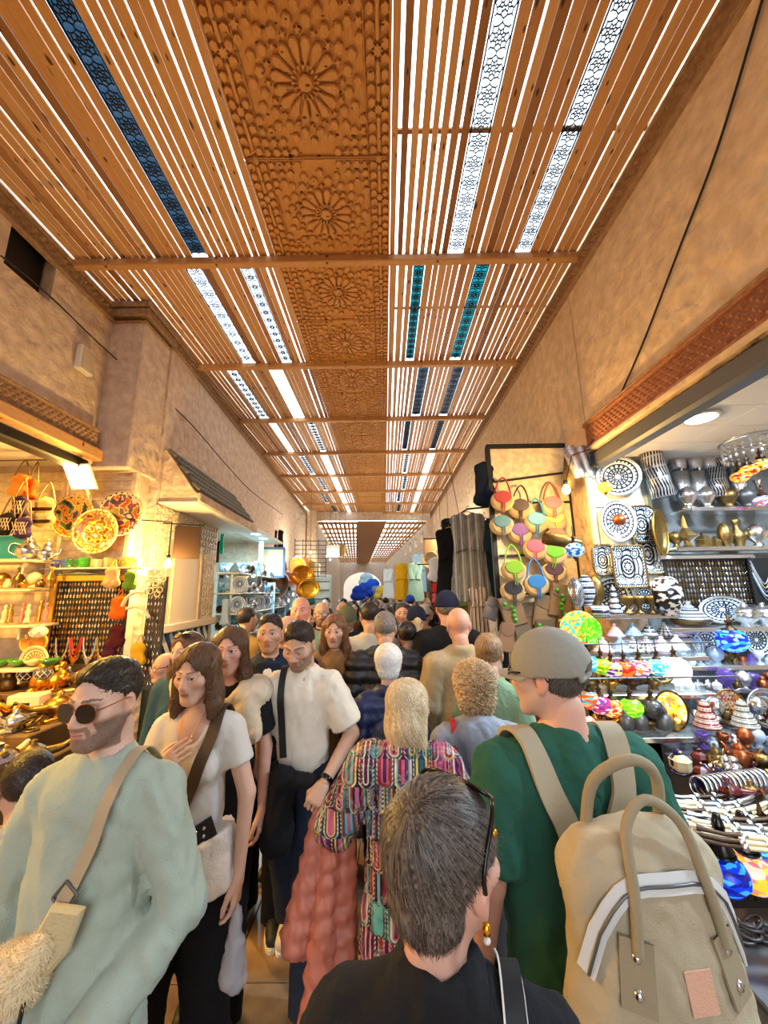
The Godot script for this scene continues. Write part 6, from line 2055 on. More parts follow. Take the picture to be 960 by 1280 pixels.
func print_tex(kind: int, ink: Color, ground: Color, n := 192) -> ImageTexture:
	var im := Image.create(n, n, false, Image.FORMAT_RGB8)
	for y in n:
		for x in n:
			var u := (x + 0.5) / n * 2.0 - 1.0
			var v := (y + 0.5) / n * 2.0 - 1.0
			var on := false
			var r := sqrt(u * u + v * v)
			var a := atan2(v, u)
			match kind:
				0:
					on = fmod(r * 5.0, 1.0) < 0.36
					if r < 0.62 and r > 0.3: on = on or absf(fmod((a / TAU + 0.5) * 16.0, 1.0) - 0.5) * r < 0.14 * absf(sin(r * 14.0))
					if r < 0.3: on = absf(r - 0.12 - 0.08 * absf(cos(a * 4.0))) < 0.045 or absf(r - 0.26) < 0.03
					if r > 0.7 and r < 0.86: on = on or (fmod((a / TAU + 0.5) * 28.0, 1.0) < 0.4 and absf(r - 0.78) < 0.035)
				1:
					var best := 9.0
					for c in [Vector2(0, 0), Vector2(-0.5, -0.62), Vector2(0.5, -0.62), Vector2(-0.5, 0.62), Vector2(0.5, 0.62)]:
						var d := Vector2(u - c.x, v - c.y)
						var k := d.length() * (1.0 if c == Vector2.ZERO else 1.5)
						var an := atan2(d.y, d.x)
						if k < 0.42:
							on = absf(k - 0.37) < 0.055 or absf(k - 0.13 - 0.10 * absf(cos(an * 4.0))) < 0.055
						best = minf(best, k)
					if best > 0.42: on = fmod(Vector2(u, v * 0.8).length() * 5.0, 1.0) < 0.4
					if absf(u) > 0.84 or absf(v) > 0.86: on = fmod((u + v) * 7.0 + 40.0, 1.0) < 0.45
					if absf(absf(u) - 0.84) < 0.02 or absf(absf(v) - 0.86) < 0.02: on = true
				2: on = fmod(v * 5.0 + 10.0, 1.0) < 0.42 or (fmod(v * 5.0 + 10.2, 1.0) > 0.75 and fmod(u * 18.0 + 36.0, 1.0) < 0.5)
				3: on = (int(floor((u + v) * 6.0 + 60.0)) + int(floor((u - v) * 6.0 + 60.0))) % 2 == 0
				4: on = fmod(u * 12.0 + absf(fmod(v * 7.0 + 14.0, 2.0) - 1.0) * 1.4 + 40.0, 1.0) < 0.42 and fmod(v * 14.0 + 28.0, 1.0) > 0.12
			im.set_pixel(x, y, ink if on else ground)
	im.generate_mipmaps()
	return ImageTexture.create_from_image(im)
func patches_tex(cols: Array, freq: float, seed: int, cellular := true, size := 256) -> NoiseTexture2D:
	var n := FastNoiseLite.new()
	n.seed = seed
	n.frequency = freq
	n.fractal_type = FastNoiseLite.FRACTAL_NONE
	if cellular:
		n.noise_type = FastNoiseLite.TYPE_CELLULAR
		n.cellular_return_type = FastNoiseLite.RETURN_CELL_VALUE
	else:
		n.noise_type = FastNoiseLite.TYPE_SIMPLEX_SMOOTH
		n.domain_warp_enabled = true
		n.domain_warp_amplitude = 30.0
	var t := NoiseTexture2D.new()
	t.width = size
	t.height = size
	t.noise = n
	var g := Gradient.new()
	g.interpolation_mode = Gradient.GRADIENT_INTERPOLATE_CONSTANT
	g.offsets = PackedFloat32Array(range(cols.size()).map(func(i): return float(i) / cols.size()))
	g.colors = PackedColorArray(cols)
	t.color_ramp = g
	return t
func printed(tex: Texture2D, rough := 0.2) -> StandardMaterial3D:
	var m := mat(Color.WHITE, rough, 0.0, 0.5)
	m.albedo_texture = tex
	return m
var V := {}       # shared ware meshes
func make_wares() -> void:
	V.sprinkler = lathem([0.0, 0.0, 0.05, 0.0, 0.052, 0.012, 0.03, 0.025, 0.035, 0.045, 0.062, 0.08, 0.068, 0.105, 0.05, 0.14, 0.02, 0.17, 0.011, 0.22, 0.008, 0.30, 0.011, 0.31, 0.0, 0.315], 22)
	V.goblet = lathem([0.0, 0.0, 0.045, 0.0, 0.04, 0.012, 0.014, 0.025, 0.014, 0.06, 0.04, 0.075, 0.055, 0.11, 0.05, 0.13, 0.042, 0.132, 0.045, 0.11, 0.0, 0.085], 20)
	V.jar = lathem([0.0, 0.0, 0.035, 0.0, 0.04, 0.02, 0.04, 0.05, 0.03, 0.065, 0.022, 0.07, 0.026, 0.078, 0.02, 0.095, 0.0, 0.10], 16)
	V.box = lathem([0.0, 0.0, 0.04, 0.0, 0.042, 0.01, 0.042, 0.04, 0.046, 0.044, 0.03, 0.062, 0.008, 0.072, 0.010, 0.085, 0.0, 0.09], 6, false)
	V.ball = lathem([0.0, 0.0, 0.04, 0.0, 0.03, 0.02, 0.02, 0.03, 0.055, 0.06, 0.07, 0.10, 0.055, 0.14, 0.02, 0.165, 0.0, 0.17], 22)
	V.egg = lathem([0.0, 0.0, 0.03, 0.0, 0.025, 0.015, 0.045, 0.05, 0.055, 0.10, 0.045, 0.16, 0.02, 0.20, 0.0, 0.21], 20)
	V.spike = lathem([0.0, 0.0, 0.045, 0.0, 0.025, 0.02, 0.022, 0.05, 0.075, 0.085, 0.06, 0.105, 0.022, 0.15, 0.008, 0.24, 0.0, 0.26], 6, false)
	V.vase = lathem([0.0, 0.0, 0.04, 0.0, 0.03, 0.018, 0.055, 0.07, 0.05, 0.11, 0.02, 0.15, 0.018, 0.19, 0.032, 0.215, 0.028, 0.218, 0.0, 0.20], 18)
	V.tagine = lathem([0.0, 0.0, 0.045, 0.0, 0.075, 0.02, 0.078, 0.028, 0.066, 0.032, 0.05, 0.06, 0.025, 0.095, 0.012, 0.108, 0.016, 0.12, 0.0, 0.126], 20)
	V.cup = lathem([0.0, 0.0, 0.026, 0.0, 0.030, 0.02, 0.036, 0.075, 0.034, 0.076, 0.028, 0.02, 0.0, 0.012], 16)
	V.bowl = lathem([0.0, 0.0, 0.05, 0.0, 0.055, 0.012, 0.10, 0.05, 0.125, 0.10, 0.118, 0.10, 0.09, 0.055, 0.0, 0.025], 24)
	V.stripe_cone = lathem([0.0, 0.0, 0.085, 0.0, 0.085, 0.018, 0.07, 0.022, 0.07, 0.045, 0.055, 0.05, 0.055, 0.075, 0.04, 0.08, 0.04, 0.11, 0.02, 0.14, 0.0, 0.15], 20)
	V.tin = lathem([0.0, 0.0, 0.058, 0.0, 0.062, 0.004, 0.062, 0.30, 0.056, 0.30, 0.056, 0.01, 0.0, 0.008], 24)
	V.shade = lathem([0.018, -0.06, 0.045, -0.05, 0.068, -0.02, 0.07, 0.008, 0.055, 0.035, 0.03, 0.05, 0.02, 0.055], 22)
	V.lamp_cap = lathem([0.032, 0.046, 0.028, 0.058, 0.014, 0.066, 0.012, 0.085, 0.020, 0.092, 0.008, 0.104, 0.004, 0.13, 0.0, 0.132], 14)
	V.lamp_tip = lathem([0.0, -0.092, 0.006, -0.086, 0.004, -0.078, 0.014, -0.07, 0.022, -0.056, 0.0, -0.054], 12)
	V.bangle = _torus(0.033, 0.005, 18, 6)
	V.ring_small = _torus(0.018, 0.004, 12, 5)
	V.pendant = prismm(PackedVector2Array([Vector2(0, 0.024), Vector2(0.010, 0.008), Vector2(0.013, -0.006), Vector2(0, -0.026), Vector2(-0.013, -0.006), Vector2(-0.010, 0.008)]), 0.005, 0.0015)
	V.earring = _earring()
	V.brooch = prismm(star(6, 0.024, 0.014), 0.008, 0.003)
	V.oil_lamp = _oil_lamp()
	V.figure = lathem([0.0, 0.0, 0.028, 0.0, 0.03, 0.01, 0.018, 0.05, 0.026, 0.10, 0.014, 0.125, 0.010, 0.13, 0.018, 0.15, 0.012, 0.17, 0.0, 0.175], 12)
	V.dish_r = dish(0.14, 0.14, 0.025)
func _torus(R: float, r: float, n: int, k: int) -> ArrayMesh:
	var pts := []
	for i in n + 1: pts.append(Vector3(cos(TAU * i / n) * R, 0, sin(TAU * i / n) * R))
	var st := S()
	tube(st, pts, r, k, false)
	return done(st)
func _earring() -> ArrayMesh:
	var st := S()
	prism(st, PackedVector2Array([Vector2(0, 0.012), Vector2(0.008, 0.002), Vector2(0.006, -0.012), Vector2(0, -0.020), Vector2(-0.006, -0.012), Vector2(-0.008, 0.002)]), 0.004, Transform3D.IDENTITY, 0.001)
	box(st, Vector3(0, 0.016, 0.002), Vector3(0.002, 0.012, 0.002))
	return done(st)
func _oil_lamp() -> ArrayMesh:
	var st := S()
	lathe(st, prof([0.0, 0.0, 0.03, 0.0, 0.022, 0.012, 0.045, 0.03, 0.05, 0.045, 0.03, 0.06, 0.012, 0.07, 0.014, 0.08, 0.0, 0.088]), 16)
	tube(st, smooth_path([Vector3(0.04, 0.035, 0), Vector3(0.09, 0.042, 0), Vector3(0.125, 0.065, 0)], 4), [0.018, 0.017, 0.016, 0.015, 0.014, 0.013, 0.012, 0.011, 0.010], 8)
	tube(st, smooth_path([Vector3(-0.04, 0.03, 0), Vector3(-0.085, 0.04, 0), Vector3(-0.075, 0.075, 0), Vector3(-0.04, 0.055, 0)], 4), 0.004, 6)
	return done(st)
func teapot(called: String, label: String, at: Vector3, turn: float, m: Material, s := 1.0, group := "") -> Node3D:
	var t := thing(called, label, "teapot", at, turn, group)
	t.scale = Vector3.ONE * s
	if not V.has("pot"):
		V.pot = lathem([0.0, 0.0, 0.05, 0.0, 0.052, 0.008, 0.045, 0.014, 0.07, 0.04, 0.08, 0.075, 0.07, 0.11, 0.04, 0.135, 0.036, 0.14], 22, true, 0.03, 8)
		V.pot_lid = lathem([0.04, 0.138, 0.042, 0.145, 0.03, 0.165, 0.01, 0.18, 0.008, 0.19, 0.014, 0.20, 0.006, 0.215, 0.0, 0.218], 18)
		V.pot_spout = tubem(smooth_path([Vector3(0.065, 0.05, 0), Vector3(0.11, 0.07, 0), Vector3(0.12, 0.115, 0), Vector3(0.15, 0.14, 0)], 4), [0.022, 0.021, 0.02, 0.018, 0.016, 0.014, 0.012, 0.011, 0.010, 0.010, 0.009, 0.009, 0.008], 8)
		V.pot_handle = tubem(smooth_path([Vector3(-0.05, 0.125, 0), Vector3(-0.11, 0.13, 0), Vector3(-0.12, 0.075, 0), Vector3(-0.07, 0.04, 0)], 4), 0.006, 6)
	obj("pot", V.pot, m, t)
	var lid := obj("lid", V.pot_lid, m, t)
	lid.set_meta("label", "domed lid with knob")
	obj("spout", V.pot_spout, m, t)
	obj("handle", V.pot_handle, m, t)
	return t
func mosaic_lamp(label: String, at: Vector3, m: Material, s := 1.0, cord := 0.06, group := "mosaic glass lamps") -> Node3D:
	var t := thing("mosaic_lamp", label, "lamp", at, rng.randf() * TAU, group)
	t.scale = Vector3.ONE * s
	obj("glass_shade", V.shade, m, t)
	obj("brass_cap", V.lamp_cap, M.old_bronze, t)
	obj("finial", V.lamp_tip, M.old_bronze, t)
	obj("cord", tubem([Vector3(0, 0.13, 0), Vector3(0, 0.13 + cord, 0)], 0.003, 5), M.cable, t)
	return t
func lamp_mat(cols: Array, seed: int, e := 1.3) -> StandardMaterial3D:
	var m := mat(Color.WHITE, 0.25)
	var tx := patches_tex(cols, 0.11, seed, true, 128)
	m.albedo_texture = tx
	m.emission_enabled = true
	m.emission = Color.WHITE
	m.emission_operator = BaseMaterial3D.EMISSION_OP_MULTIPLY
	m.emission_texture = tx
	m.emission_energy_multiplier = e
	return m
func cloth_bag_mesh(w: float, h: float, t: float, seed: float) -> ArrayMesh:
	var f := Field.new(Vector3(-w, -h, -t) * 0.75, Vector3(w, h, t) * 0.75, maxf(w, h) / 18.0)
	f.bone(Vector3(-w * 0.28, -h * 0.28, 0), Vector3(w * 0.28, -h * 0.28, 0), w * 0.2, w * 0.2, 0.03, Vector3(1, 1, w * 0.4 / t))
	f.bone(Vector3(-w * 0.22, h * 0.3, 0), Vector3(w * 0.22, h * 0.3, 0), w * 0.17, w * 0.17, 0.03, Vector3(1, 1, w * 0.4 / t))
	f.bone(Vector3(0, -h * 0.2, 0), Vector3(0, h * 0.25, 0), w * 0.4, w * 0.34, 0.03, Vector3(1, 1, w * 0.8 / t))
	return folded(f.mesh(), 0.008, Vector3(22, 12, 22), seed)
func scatter(kind: String, mesh: Mesh, m: Material, label: String, category: String, at: Vector3, basis: Basis, group: String) -> void:
	single(kind, mesh, m, label, category, at, basis, group)
# ------------------------------------------------------------------ left stall
func build_left_stall() -> void:
	fold_noise = FastNoiseLite.new()
	fold_noise.frequency = 1.0
	fold_noise.fractal_octaves = 2
	fold_noise.seed = 5
	M.old_bronze = mat(Color(0.28, 0.20, 0.14), 0.4, 0.8)
	make_wares()
	var flat := Basis(Vector3.RIGHT, -PI / 2)
	var pal := [[Color(0.20, 0.28, 0.45), Color(0.85, 0.68, 0.20), Color(0.78, 0.30, 0.12), Color(0.85, 0.80, 0.60), Color(0.35, 0.45, 0.20), Color(0.15, 0.15, 0.2)], [Color(0.80, 0.70, 0.50), Color(0.45, 0.25, 0.15), Color(0.90, 0.75, 0.30), Color(0.75, 0.35, 0.15), Color(0.55, 0.55, 0.5), Color(0.9, 0.85, 0.7)], [Color(0.42, 0.50, 0.12), Color(0.82, 0.25, 0.10), Color(0.9, 0.75, 0.4), Color(0.25, 0.30, 0.42), Color(0.55, 0.18, 0.25), Color(0.85, 0.82, 0.72)]]
	var lb := ["painted plate in blue, red and yellow, left of three on the planks", "cream-rimmed painted plate, lowest of three on the plank wall", "painted plate with olive and red shapes, right of three on planks"]
	var where := [W(-2.999, 2.699, 3.62), W(-2.717, 2.537, 3.56), W(-2.526, 2.710, 3.6)]
	for i in 3:
		var t := thing("painted_plate", lb[i], "plate", where[i], 0.0, "painted plates on the plank wall")
		obj("face", dish(0.21, 0.21, 0.03), printed(patches_tex(pal[i], 0.016, 5 + i * 3, false), 0.2), t)
		obj("rim", rim_of(0.205, 0.205, 2.0, 0.012), ceramic(Color(0.88, 0.80, 0.58)), t, Vector3(0, 0, -0.004))
		var dots := S()
		for k in 24:
			var a := TAU * k / 24
			box(dots, Vector3(cos(a) * 0.205, sin(a) * 0.205, 0.007), Vector3(0.014, 0.014, 0.004), Basis(Vector3.BACK, a))
		obj("rim_dots", done(dots), M.black_gloss if i == 2 else ceramic(Color(0.75, 0.55, 0.2)), t).set_meta("kind", "stuff")
	var shelf := thing("glass_shelf", "white-edged shelf of tea glasses under the painted plates", "shelf", W(-2.655, 2.188, 3.58))
	obj("board", boxm(Vector3(0.92, 0.012, 0.18), 0.003), M.white_paint, shelf)
	for x in [-0.4, 0.4]: obj("bracket", boxm(Vector3(0.02, 0.06, 0.15), 0.004), M.white_paint, shelf, Vector3(x, -0.035, -0.01))
	var gl := [[70, Color(0.25, 0.35, 0.75), "blue"], [79, Color(0.35, 0.45, 0.80), "pale blue"], [88, Color(0.25, 0.55, 0.25), "sea green"], [97, Color(0.20, 0.60, 0.15), "green"], [106, Color(0.25, 0.70, 0.10), "bright green"], [115, Color(0.70, 0.78, 0.50), "pale green"], [124, Color(0.85, 0.85, 0.70), "clear"], [133, Color(0.85, 0.80, 0.55), "straw-tinted"], [144, Color(0.75, 0.65, 0.10), "yellow"], [153, Color(0.70, 0.55, 0.05), "amber"], [162, Color(0.80, 0.68, 0.15), "golden"], [171, Color(0.60, 0.60, 0.62), "smoky"]]
	for i in gl.size():
		var at := shelf.position + Vector3((gl[i][0] - 122.0) * 0.0073, 0.006, 0.02 if i % 2 == 0 else -0.02)
		var t := single("tea_glass", V.cup, tinted_glass(gl[i][1], 0.5), "%s tea glass on the shelf under the painted plates" % gl[i][2], "glass", at, Basis.from_scale(Vector3.ONE * (1.25 if i % 3 == 1 else 1.05)), "tea glasses")
		if i > 3: pass
	var fish := S()
	tube(fish, [Vector3(-0.17, 0, 0), Vector3(-0.12, 0, 0), Vector3(-0.10, 0.005, 0), Vector3(0.0, 0.012, 0), Vector3(0.09, 0.005, 0), Vector3(0.15, 0, 0)], [0.035, 0.008, 0.02, 0.042, 0.03, 0.004], 12, true, 0.5)
	single("ceramic_fish", done(fish), ceramic(Color(0.55, 0.62, 0.45)), "green ceramic fish hanging under the glass shelf", "ornament", W(-2.810, 2.139, 3.58))
	var jb := thing("jewellery_board", "black earring board in a yellow frame on the left stall", "display board", W(-2.649, 1.726, 3.56))
	obj("panel", boxm(Vector3(0.66, 0.72, 0.02), 0.003), M.black, jb)
	for q in [[0, 0.375, 0.74, 0.05], [-0.35, 0, 0.05, 0.72]]:
		obj("frame_bar", boxm(Vector3(q[2], q[3], 0.035), 0.006), mat(Color(0.85, 0.62, 0.15), 0.5), jb, Vector3(q[0], q[1], 0.01))
	for r in 13:
		for c in 22:
			obj("earring", V.earring, M.silver if rng.randf() < 0.6 else M.brass, jb, Vector3(-0.30 + c * 0.0285 + rng.randf_range(-0.004, 0.004), 0.325 - r * 0.052, 0.012), Basis(Vector3.BACK, rng.randf_range(-0.2, 0.2)) * Basis.from_scale(Vector3.ONE * rng.randf_range(0.9, 1.3)))
	for k in 5:
		var cx := -0.24 + k * 0.12
		var cols := [Color(0.80, 0.76, 0.68), Color(0.75, 0.20, 0.10), Color(0.82, 0.80, 0.76), Color(0.70, 0.55, 0.25), Color(0.55, 0.15, 0.15)]
		var n := thing("necklace", ["silver spiked necklace hanging leftmost below the earring board", "red coral strand necklace below the earring board", "silver crescent necklace below the middle of earring board", "golden bead necklace below the earring board", "dark red bead necklace hanging rightmost below the board"][k], "necklace", W(-2.570, 1.488, 3.5) + Vector3(cx, 0, 0), 0.0, "necklaces below the board")
		for s in (3 if k == 1 or k == 4 else 1):
			var pts := []
			for i in 13:
				var a := PI * i / 12
				pts.append(Vector3(cos(a) * (0.055 - s * 0.010), 0.10 - sin(a) * (0.17 - s * 0.035) , 0.01))
			obj("strand", tubem(pts, 0.006 if k != 1 else 0.0045, 6), mat(cols[k], 0.3, 0.7 if k in [0, 2, 3] else 0.0), n)
		for i in 9:
			var a := PI * (i + 2) / 12
			obj("pendant", V.pendant, M.silver if k % 2 == 0 else M.brass, n, Vector3(cos(a) * 0.055, 0.10 - sin(a) * 0.17 - 0.02, 0.012), Basis.from_scale(Vector3.ONE * (1.4 if i == 4 else 0.7)))
	var pw := [[140, 722, Color(0.80, 0.66, 0.45), "cream checked woven pouch beside the earring board", 0.15], [163, 726, Color(0.35, 0.50, 0.15), "green woven pouch beside the earring board", 0.13], [148, 760, Color(0.85, 0.38, 0.08), "bright orange crocheted pouch beside the earring board", 0.16], [146, 795, Color(0.30, 0.10, 0.10), "maroon tasselled pouch beside the earring board", 0.15], [172, 818, Color(0.85, 0.65, 0.15), "yellow crocheted pouch hanging low beside the board", 0.15], [137, 812, Color(0.28, 0.10, 0.18), "dark plum pouch hanging low beside the board", 0.12]]
	for i in pw.size():
		var q: Array = pw[i]
		var at: Vector3 = [W(-2.427, 2.100, 3.46), W(-2.260, 2.069, 3.46), W(-2.310, 1.837, 3.42), W(-2.308, 1.603, 3.44), W(-2.100, 1.453, 3.42), W(-2.356, 1.493, 3.44)][i]
		var t := thing("woven_pouch", q[3], "pouch", at, 0.0, "woven pouches")
		obj("body", cloth_bag_mesh(q[4], q[4] * 1.2, 0.05, i * 3.0), knit_of(q[2]), t)
		obj("cord", tubem(smooth_path([Vector3(-0.03, 0.08, 0), Vector3(0, 0.16, -0.02), Vector3(0.03, 0.08, 0)], 4), 0.004, 5), knit_of(q[2]), t)
	var net := thing("shell_net", "white openwork shell disc beside the glowing bulb", "ornament", W(-2.030, 2.050, 3.4))
	var ns := S()
	for k in 40:
		var c := Vector3(rng.randf_range(-0.10, 0.10), rng.randf_range(-0.13, 0.13), rng.randf_range(-0.01, 0.01))
		if Vector2(c.x / 0.10, c.y / 0.13).length() > 1.0: continue
		var ring := []
		for i in 11: ring.append(c + Vector3(cos(TAU * i / 10) * 0.026, sin(TAU * i / 10) * 0.026, 0.004 * sin(i)))
		tube(ns, ring, 0.005, 5, false)
	obj("rings", done(ns), ceramic(Color(0.90, 0.84, 0.66)), net).set_meta("kind", "stuff")
	for k in 2:
		var horn := tubem(smooth_path([Vector3(-0.10, -0.02, 0), Vector3(-0.03, 0.03, 0), Vector3(0.05, 0.03, 0), Vector3(0.12, -0.01, 0)], 5), 0.014, 8)
		single("horn", horn, ceramic(Color(0.86, 0.80, 0.66)), ["upper", "lower"][k] + " curved cream horn beside the orange pouch", "ornament", [W(-2.189, 1.917, 3.4), W(-2.128, 1.809, 3.4)][k], Basis(Vector3.BACK, 0.5 - k * 0.9), "curved horns")
	var db := thing("pendant_board", "dark hanging board covered with silver pendants next to the niche", "display board", W(-2.030, 1.626, 3.5), -0.5)
	obj("panel", boxm(Vector3(0.26, 0.95, 0.02), 0.004), mat(Color(0.20, 0.20, 0.22), 0.8), db)
	obj("leg", boxm(Vector3(0.03, 1.3, 0.02), 0.003), M.dark_metal, db, Vector3(0, -1.1, -0.005))
	for r in 15:
		for c in 5:
			obj("pendant", V.pendant, M.silver if rng.randf() < 0.7 else M.old_brass, db, Vector3(-0.10 + c * 0.05 + rng.randf_range(-0.008, 0.008), 0.42 - r * 0.06, 0.012), Basis(Vector3.BACK, rng.randf_range(-0.3, 0.3)) * Basis.from_scale(Vector3.ONE * rng.randf_range(0.7, 1.15)))
	var hb := [[W(-3.240, 2.916, 3.3), Color(0.80, 0.50, 0.20), "spotted orange cloth bag hanging at the top left", 0.20, 0.18], [W(-3.145, 2.883, 3.32), Color(0.80, 0.28, 0.06), "bright orange cloth bag between the hanging bags", 0.10, 0.24], [W(-3.134, 2.699, 3.22), Color(0.16, 0.10, 0.22), "dark purple netted bag, upper of the hanging pair", 0.15, 0.20], [W(-3.030, 2.510, 3.18), Color(0.22, 0.15, 0.32), "purple netted bag below the upper netted bag", 0.14, 0.18], [W(-3.158, 2.543, 3.16), Color(0.10, 0.08, 0.10), "black netted bag at the left edge of the picture", 0.15, 0.18], [W(-3.022, 2.680, 3.34), Color(0.80, 0.70, 0.42), "cream and brown striped shoulder bag with fringe", 0.22, 0.26]]
	for i in hb.size():
		var q: Array = hb[i]
		var t := thing("hanging_bag", q[2], "bag", q[0], 0.0, "bags hanging in the left stall")
		obj("body", cloth_bag_mesh(q[3], q[4], 0.07, i * 5.0), knit_of(q[1]), t)
		var top: float = q[4] * 0.45
		obj("cord", tubem(smooth_path([Vector3(-q[3] * 0.4, top * 0.7, 0), Vector3(0, top + 0.16, -0.01), Vector3(q[3] * 0.4, top * 0.7, 0)], 4), 0.006, 6), mat(Color(0.45, 0.35, 0.20), 0.8), t)
		if i in [2, 3, 4]:
			var lat := S()
			for k in 5:
				var x: float = (k - 2) * q[3] * 0.16
				tube(lat, [Vector3(x - 0.02, -q[4] * 0.32, 0.038), Vector3(x + 0.02, q[4] * 0.25, 0.038)], 0.003, 4)
				tube(lat, [Vector3(x + 0.02, -q[4] * 0.32, 0.038), Vector3(x - 0.02, q[4] * 0.25, 0.038)], 0.003, 4)
			obj("netting", done(lat), mat(Color(0.75, 0.65, 0.55), 0.8), t).set_meta("kind", "stuff")
		if i == 5:
			for k in 3:
				obj("stripe", boxm(Vector3(0.20, 0.03, 0.012), 0.004), knit_of([Color(0.30, 0.12, 0.08), Color(0.88, 0.82, 0.60), Color(0.25, 0.18, 0.10)][k]), t, Vector3(0, 0.02 - k * 0.055, 0.036))
	single("hanging_rail", tubem([Vector3(-4.55, 3.16, -3.32), Vector3(-2.95, 3.16, -3.32)], 0.008, 8), M.grey_metal, "thin steel rail under the left stall ceiling", "rail")
	for k in 3:
		var s := thing("plank_shelf", ["upper cream shelf with teapots at the left edge", "middle cream shelf with bottles at the left edge", "lower cream shelf with green dishes at the left edge"][k], "shelf", [W(-3.297, 2.247, 3.45), W(-3.188, 1.706, 3.4), W(-3.080, 1.373, 3.35)][k])
		obj("board", boxm(Vector3(1.0, 0.02, 0.30), 0.004), M.white_wood, s, Vector3(-0.22, 0, 0))
		for x in [-0.6, 0.15]: obj("bracket", boxm(Vector3(0.02, 0.10, 0.22), 0.004), M.white_wood, s, Vector3(x, -0.06, -0.02))
	teapot("teapot", "large silver teapot on the upper left shelf", W(-3.178, 2.257, 3.42), 0.3, M.silver, 1.15)
	teapot("teapot", "small silver teapot with red base at the upper left shelf", W(-3.034, 2.257, 3.45), 0.2, M.silver, 0.9)
	var tray := thing("teal_tray", "teal painted tray standing at the left edge", "tray", W(-3.311, 2.376, 3.38))
	obj("face", dish(0.15, 0.11, 0.02, 6.0), tri_mat(mat(Color(0.10, 0.48, 0.52), 0.3), 3.0), tray)
	obj("rim", rim_of(0.15, 0.11, 6.0, 0.008), ceramic(Color(0.75, 0.72, 0.55)), tray)
	for k in 6:
		single("figurine", V.figure, [M.cream, M.brass, ceramic(Color(0.75, 0.45, 0.35))][k % 3], "%s carved bottle figure on the middle left shelf" % ["first", "second", "third", "fourth", "fifth", "sixth"][k], "figurine", W(-3.246, 1.721, 3.38) + Vector3(k * 0.075, 0.01, 0.03 * (k % 2)), Basis.from_scale(Vector3.ONE * rng.randf_range(0.85, 1.1)), "bottle figures")
	for k in 7:
		single("small_ornament", [V.ball, V.jar, V.vase, V.oil_lamp][k % 4], [M.brass, M.cream, M.old_brass][k % 3], "%s small brass ornament among teapots by the left edge" % ["first", "second", "third", "fourth", "fifth", "sixth", "seventh"][k], "ornament", W(-3.355, 2.023, 3.42) + Vector3(k * 0.07, 0.0, 0.02 * (k % 2)), Basis.from_scale(Vector3.ONE * 0.8), "small ornaments on the left")
	var mid := thing("plank_shelf", "short cream shelf with brass ornaments at the left edge", "shelf", W(-3.259, 2.008, 3.44))
	obj("board", boxm(Vector3(0.9, 0.02, 0.25), 0.004), M.white_wood, mid, Vector3(-0.2, -0.01, 0))
	for k in 4:
		single("green_dish", V.bowl, ceramic([Color(0.25, 0.50, 0.12), Color(0.30, 0.55, 0.18), Color(0.75, 0.72, 0.5), Color(0.2, 0.42, 0.15)][k]), "%s in the row of dishes on the lower left shelf" % ["leftmost green dish", "second green dish", "cream dish", "rightmost dark green dish"][k], "dish", W(-3.148, 1.383, 3.33) + Vector3(k * 0.13, 0.01, 0), Basis.from_scale(Vector3(0.6, 0.5, 0.6)), "dishes on the lower left shelf")
	var d1 := thing("straw_plate", "orange straw bowl hanging left of the earring board", "plate", W(-2.980, 1.566, 3.4))
	obj("face", dish(0.11, 0.085, 0.03), mat(Color(0.90, 0.60, 0.12), 0.6), d1)
	obj("rim", rim_of(0.11, 0.085, 2.0, 0.010), mat(Color(0.92, 0.68, 0.18), 0.6), d1)
	var d2 := thing("openwork_disc", "cream openwork disc below the orange straw bowl", "ornament", W(-2.937, 1.421, 3.38))
	obj("face", dish(0.115, 0.115, 0.01), printed(print_tex(0, Color(0.55, 0.42, 0.20), Color(0.92, 0.85, 0.62), 128), 0.5), d2)
	obj("rim", rim_of(0.115, 0.115, 2.0, 0.008), M.cream, d2)
	for k in 3:
		var d := thing("net_ball", ["pale netted ball above the orange bowl", "dark netted ball below the openwork disc", "white netted ball below the openwork disc"][k], "ornament", [W(-2.901, 1.655, 3.34), W(-2.908, 1.330, 3.3), W(-2.773, 1.335, 3.3)][k])
		obj("core", lathem([0.0, -0.05, 0.04, -0.04, 0.06, 0.0, 0.05, 0.035, 0.0, 0.05], 14), mat([Color(0.85, 0.80, 0.70), Color(0.12, 0.10, 0.10), Color(0.35, 0.33, 0.30)][k], 0.6), d)
		var nt := S()
		for i in 8:
			var a := TAU * i / 8
			for w in [-1, 1]:
				var pts := []
				for j in 7:
					var t := -0.9 + 1.8 * j / 6.0
					pts.append(Vector3(cos(a + w * j * 0.2) * 0.062 * sqrt(1 - t * t * 0.9), t * 0.045, sin(a + w * j * 0.2) * 0.062 * sqrt(1 - t * t * 0.9)))
				tube(nt, pts, 0.0025, 4)
		obj("netting", done(nt), mat(Color(0.92, 0.88, 0.78), 0.6), d).set_meta("kind", "stuff")
	var ct := thing("jewellery_counter", "stepped wooden counter heaped with brass jewellery on the left", "counter", W(-2.75, 0, 2.9))
	for q in [[0.0, 0.45, 0.0, 0.9, 1.5], [-0.1, 0.53, -0.28, 1.06, 0.9], [-0.15, 0.60, -0.52, 1.20, 0.36]]:
		obj("tier", boxm(Vector3(1.25, q[3], q[4]), 0.01), mat(Color(0.42, 0.32, 0.18), 0.8), ct, Vector3(q[0] - 0.1, q[3] / 2, q[2]))
	var kinds := [["bangle", V.bangle, "bangle"], ["brooch", V.brooch, "brooch"], ["pendant", V.pendant, "pendant"], ["trinket_box", V.box, "box"], ["finger_ring", V.ring_small, "ring"], ["oil_lamp", V.oil_lamp, "oil lamp"], ["trinket_jar", V.jar, "jar"]]
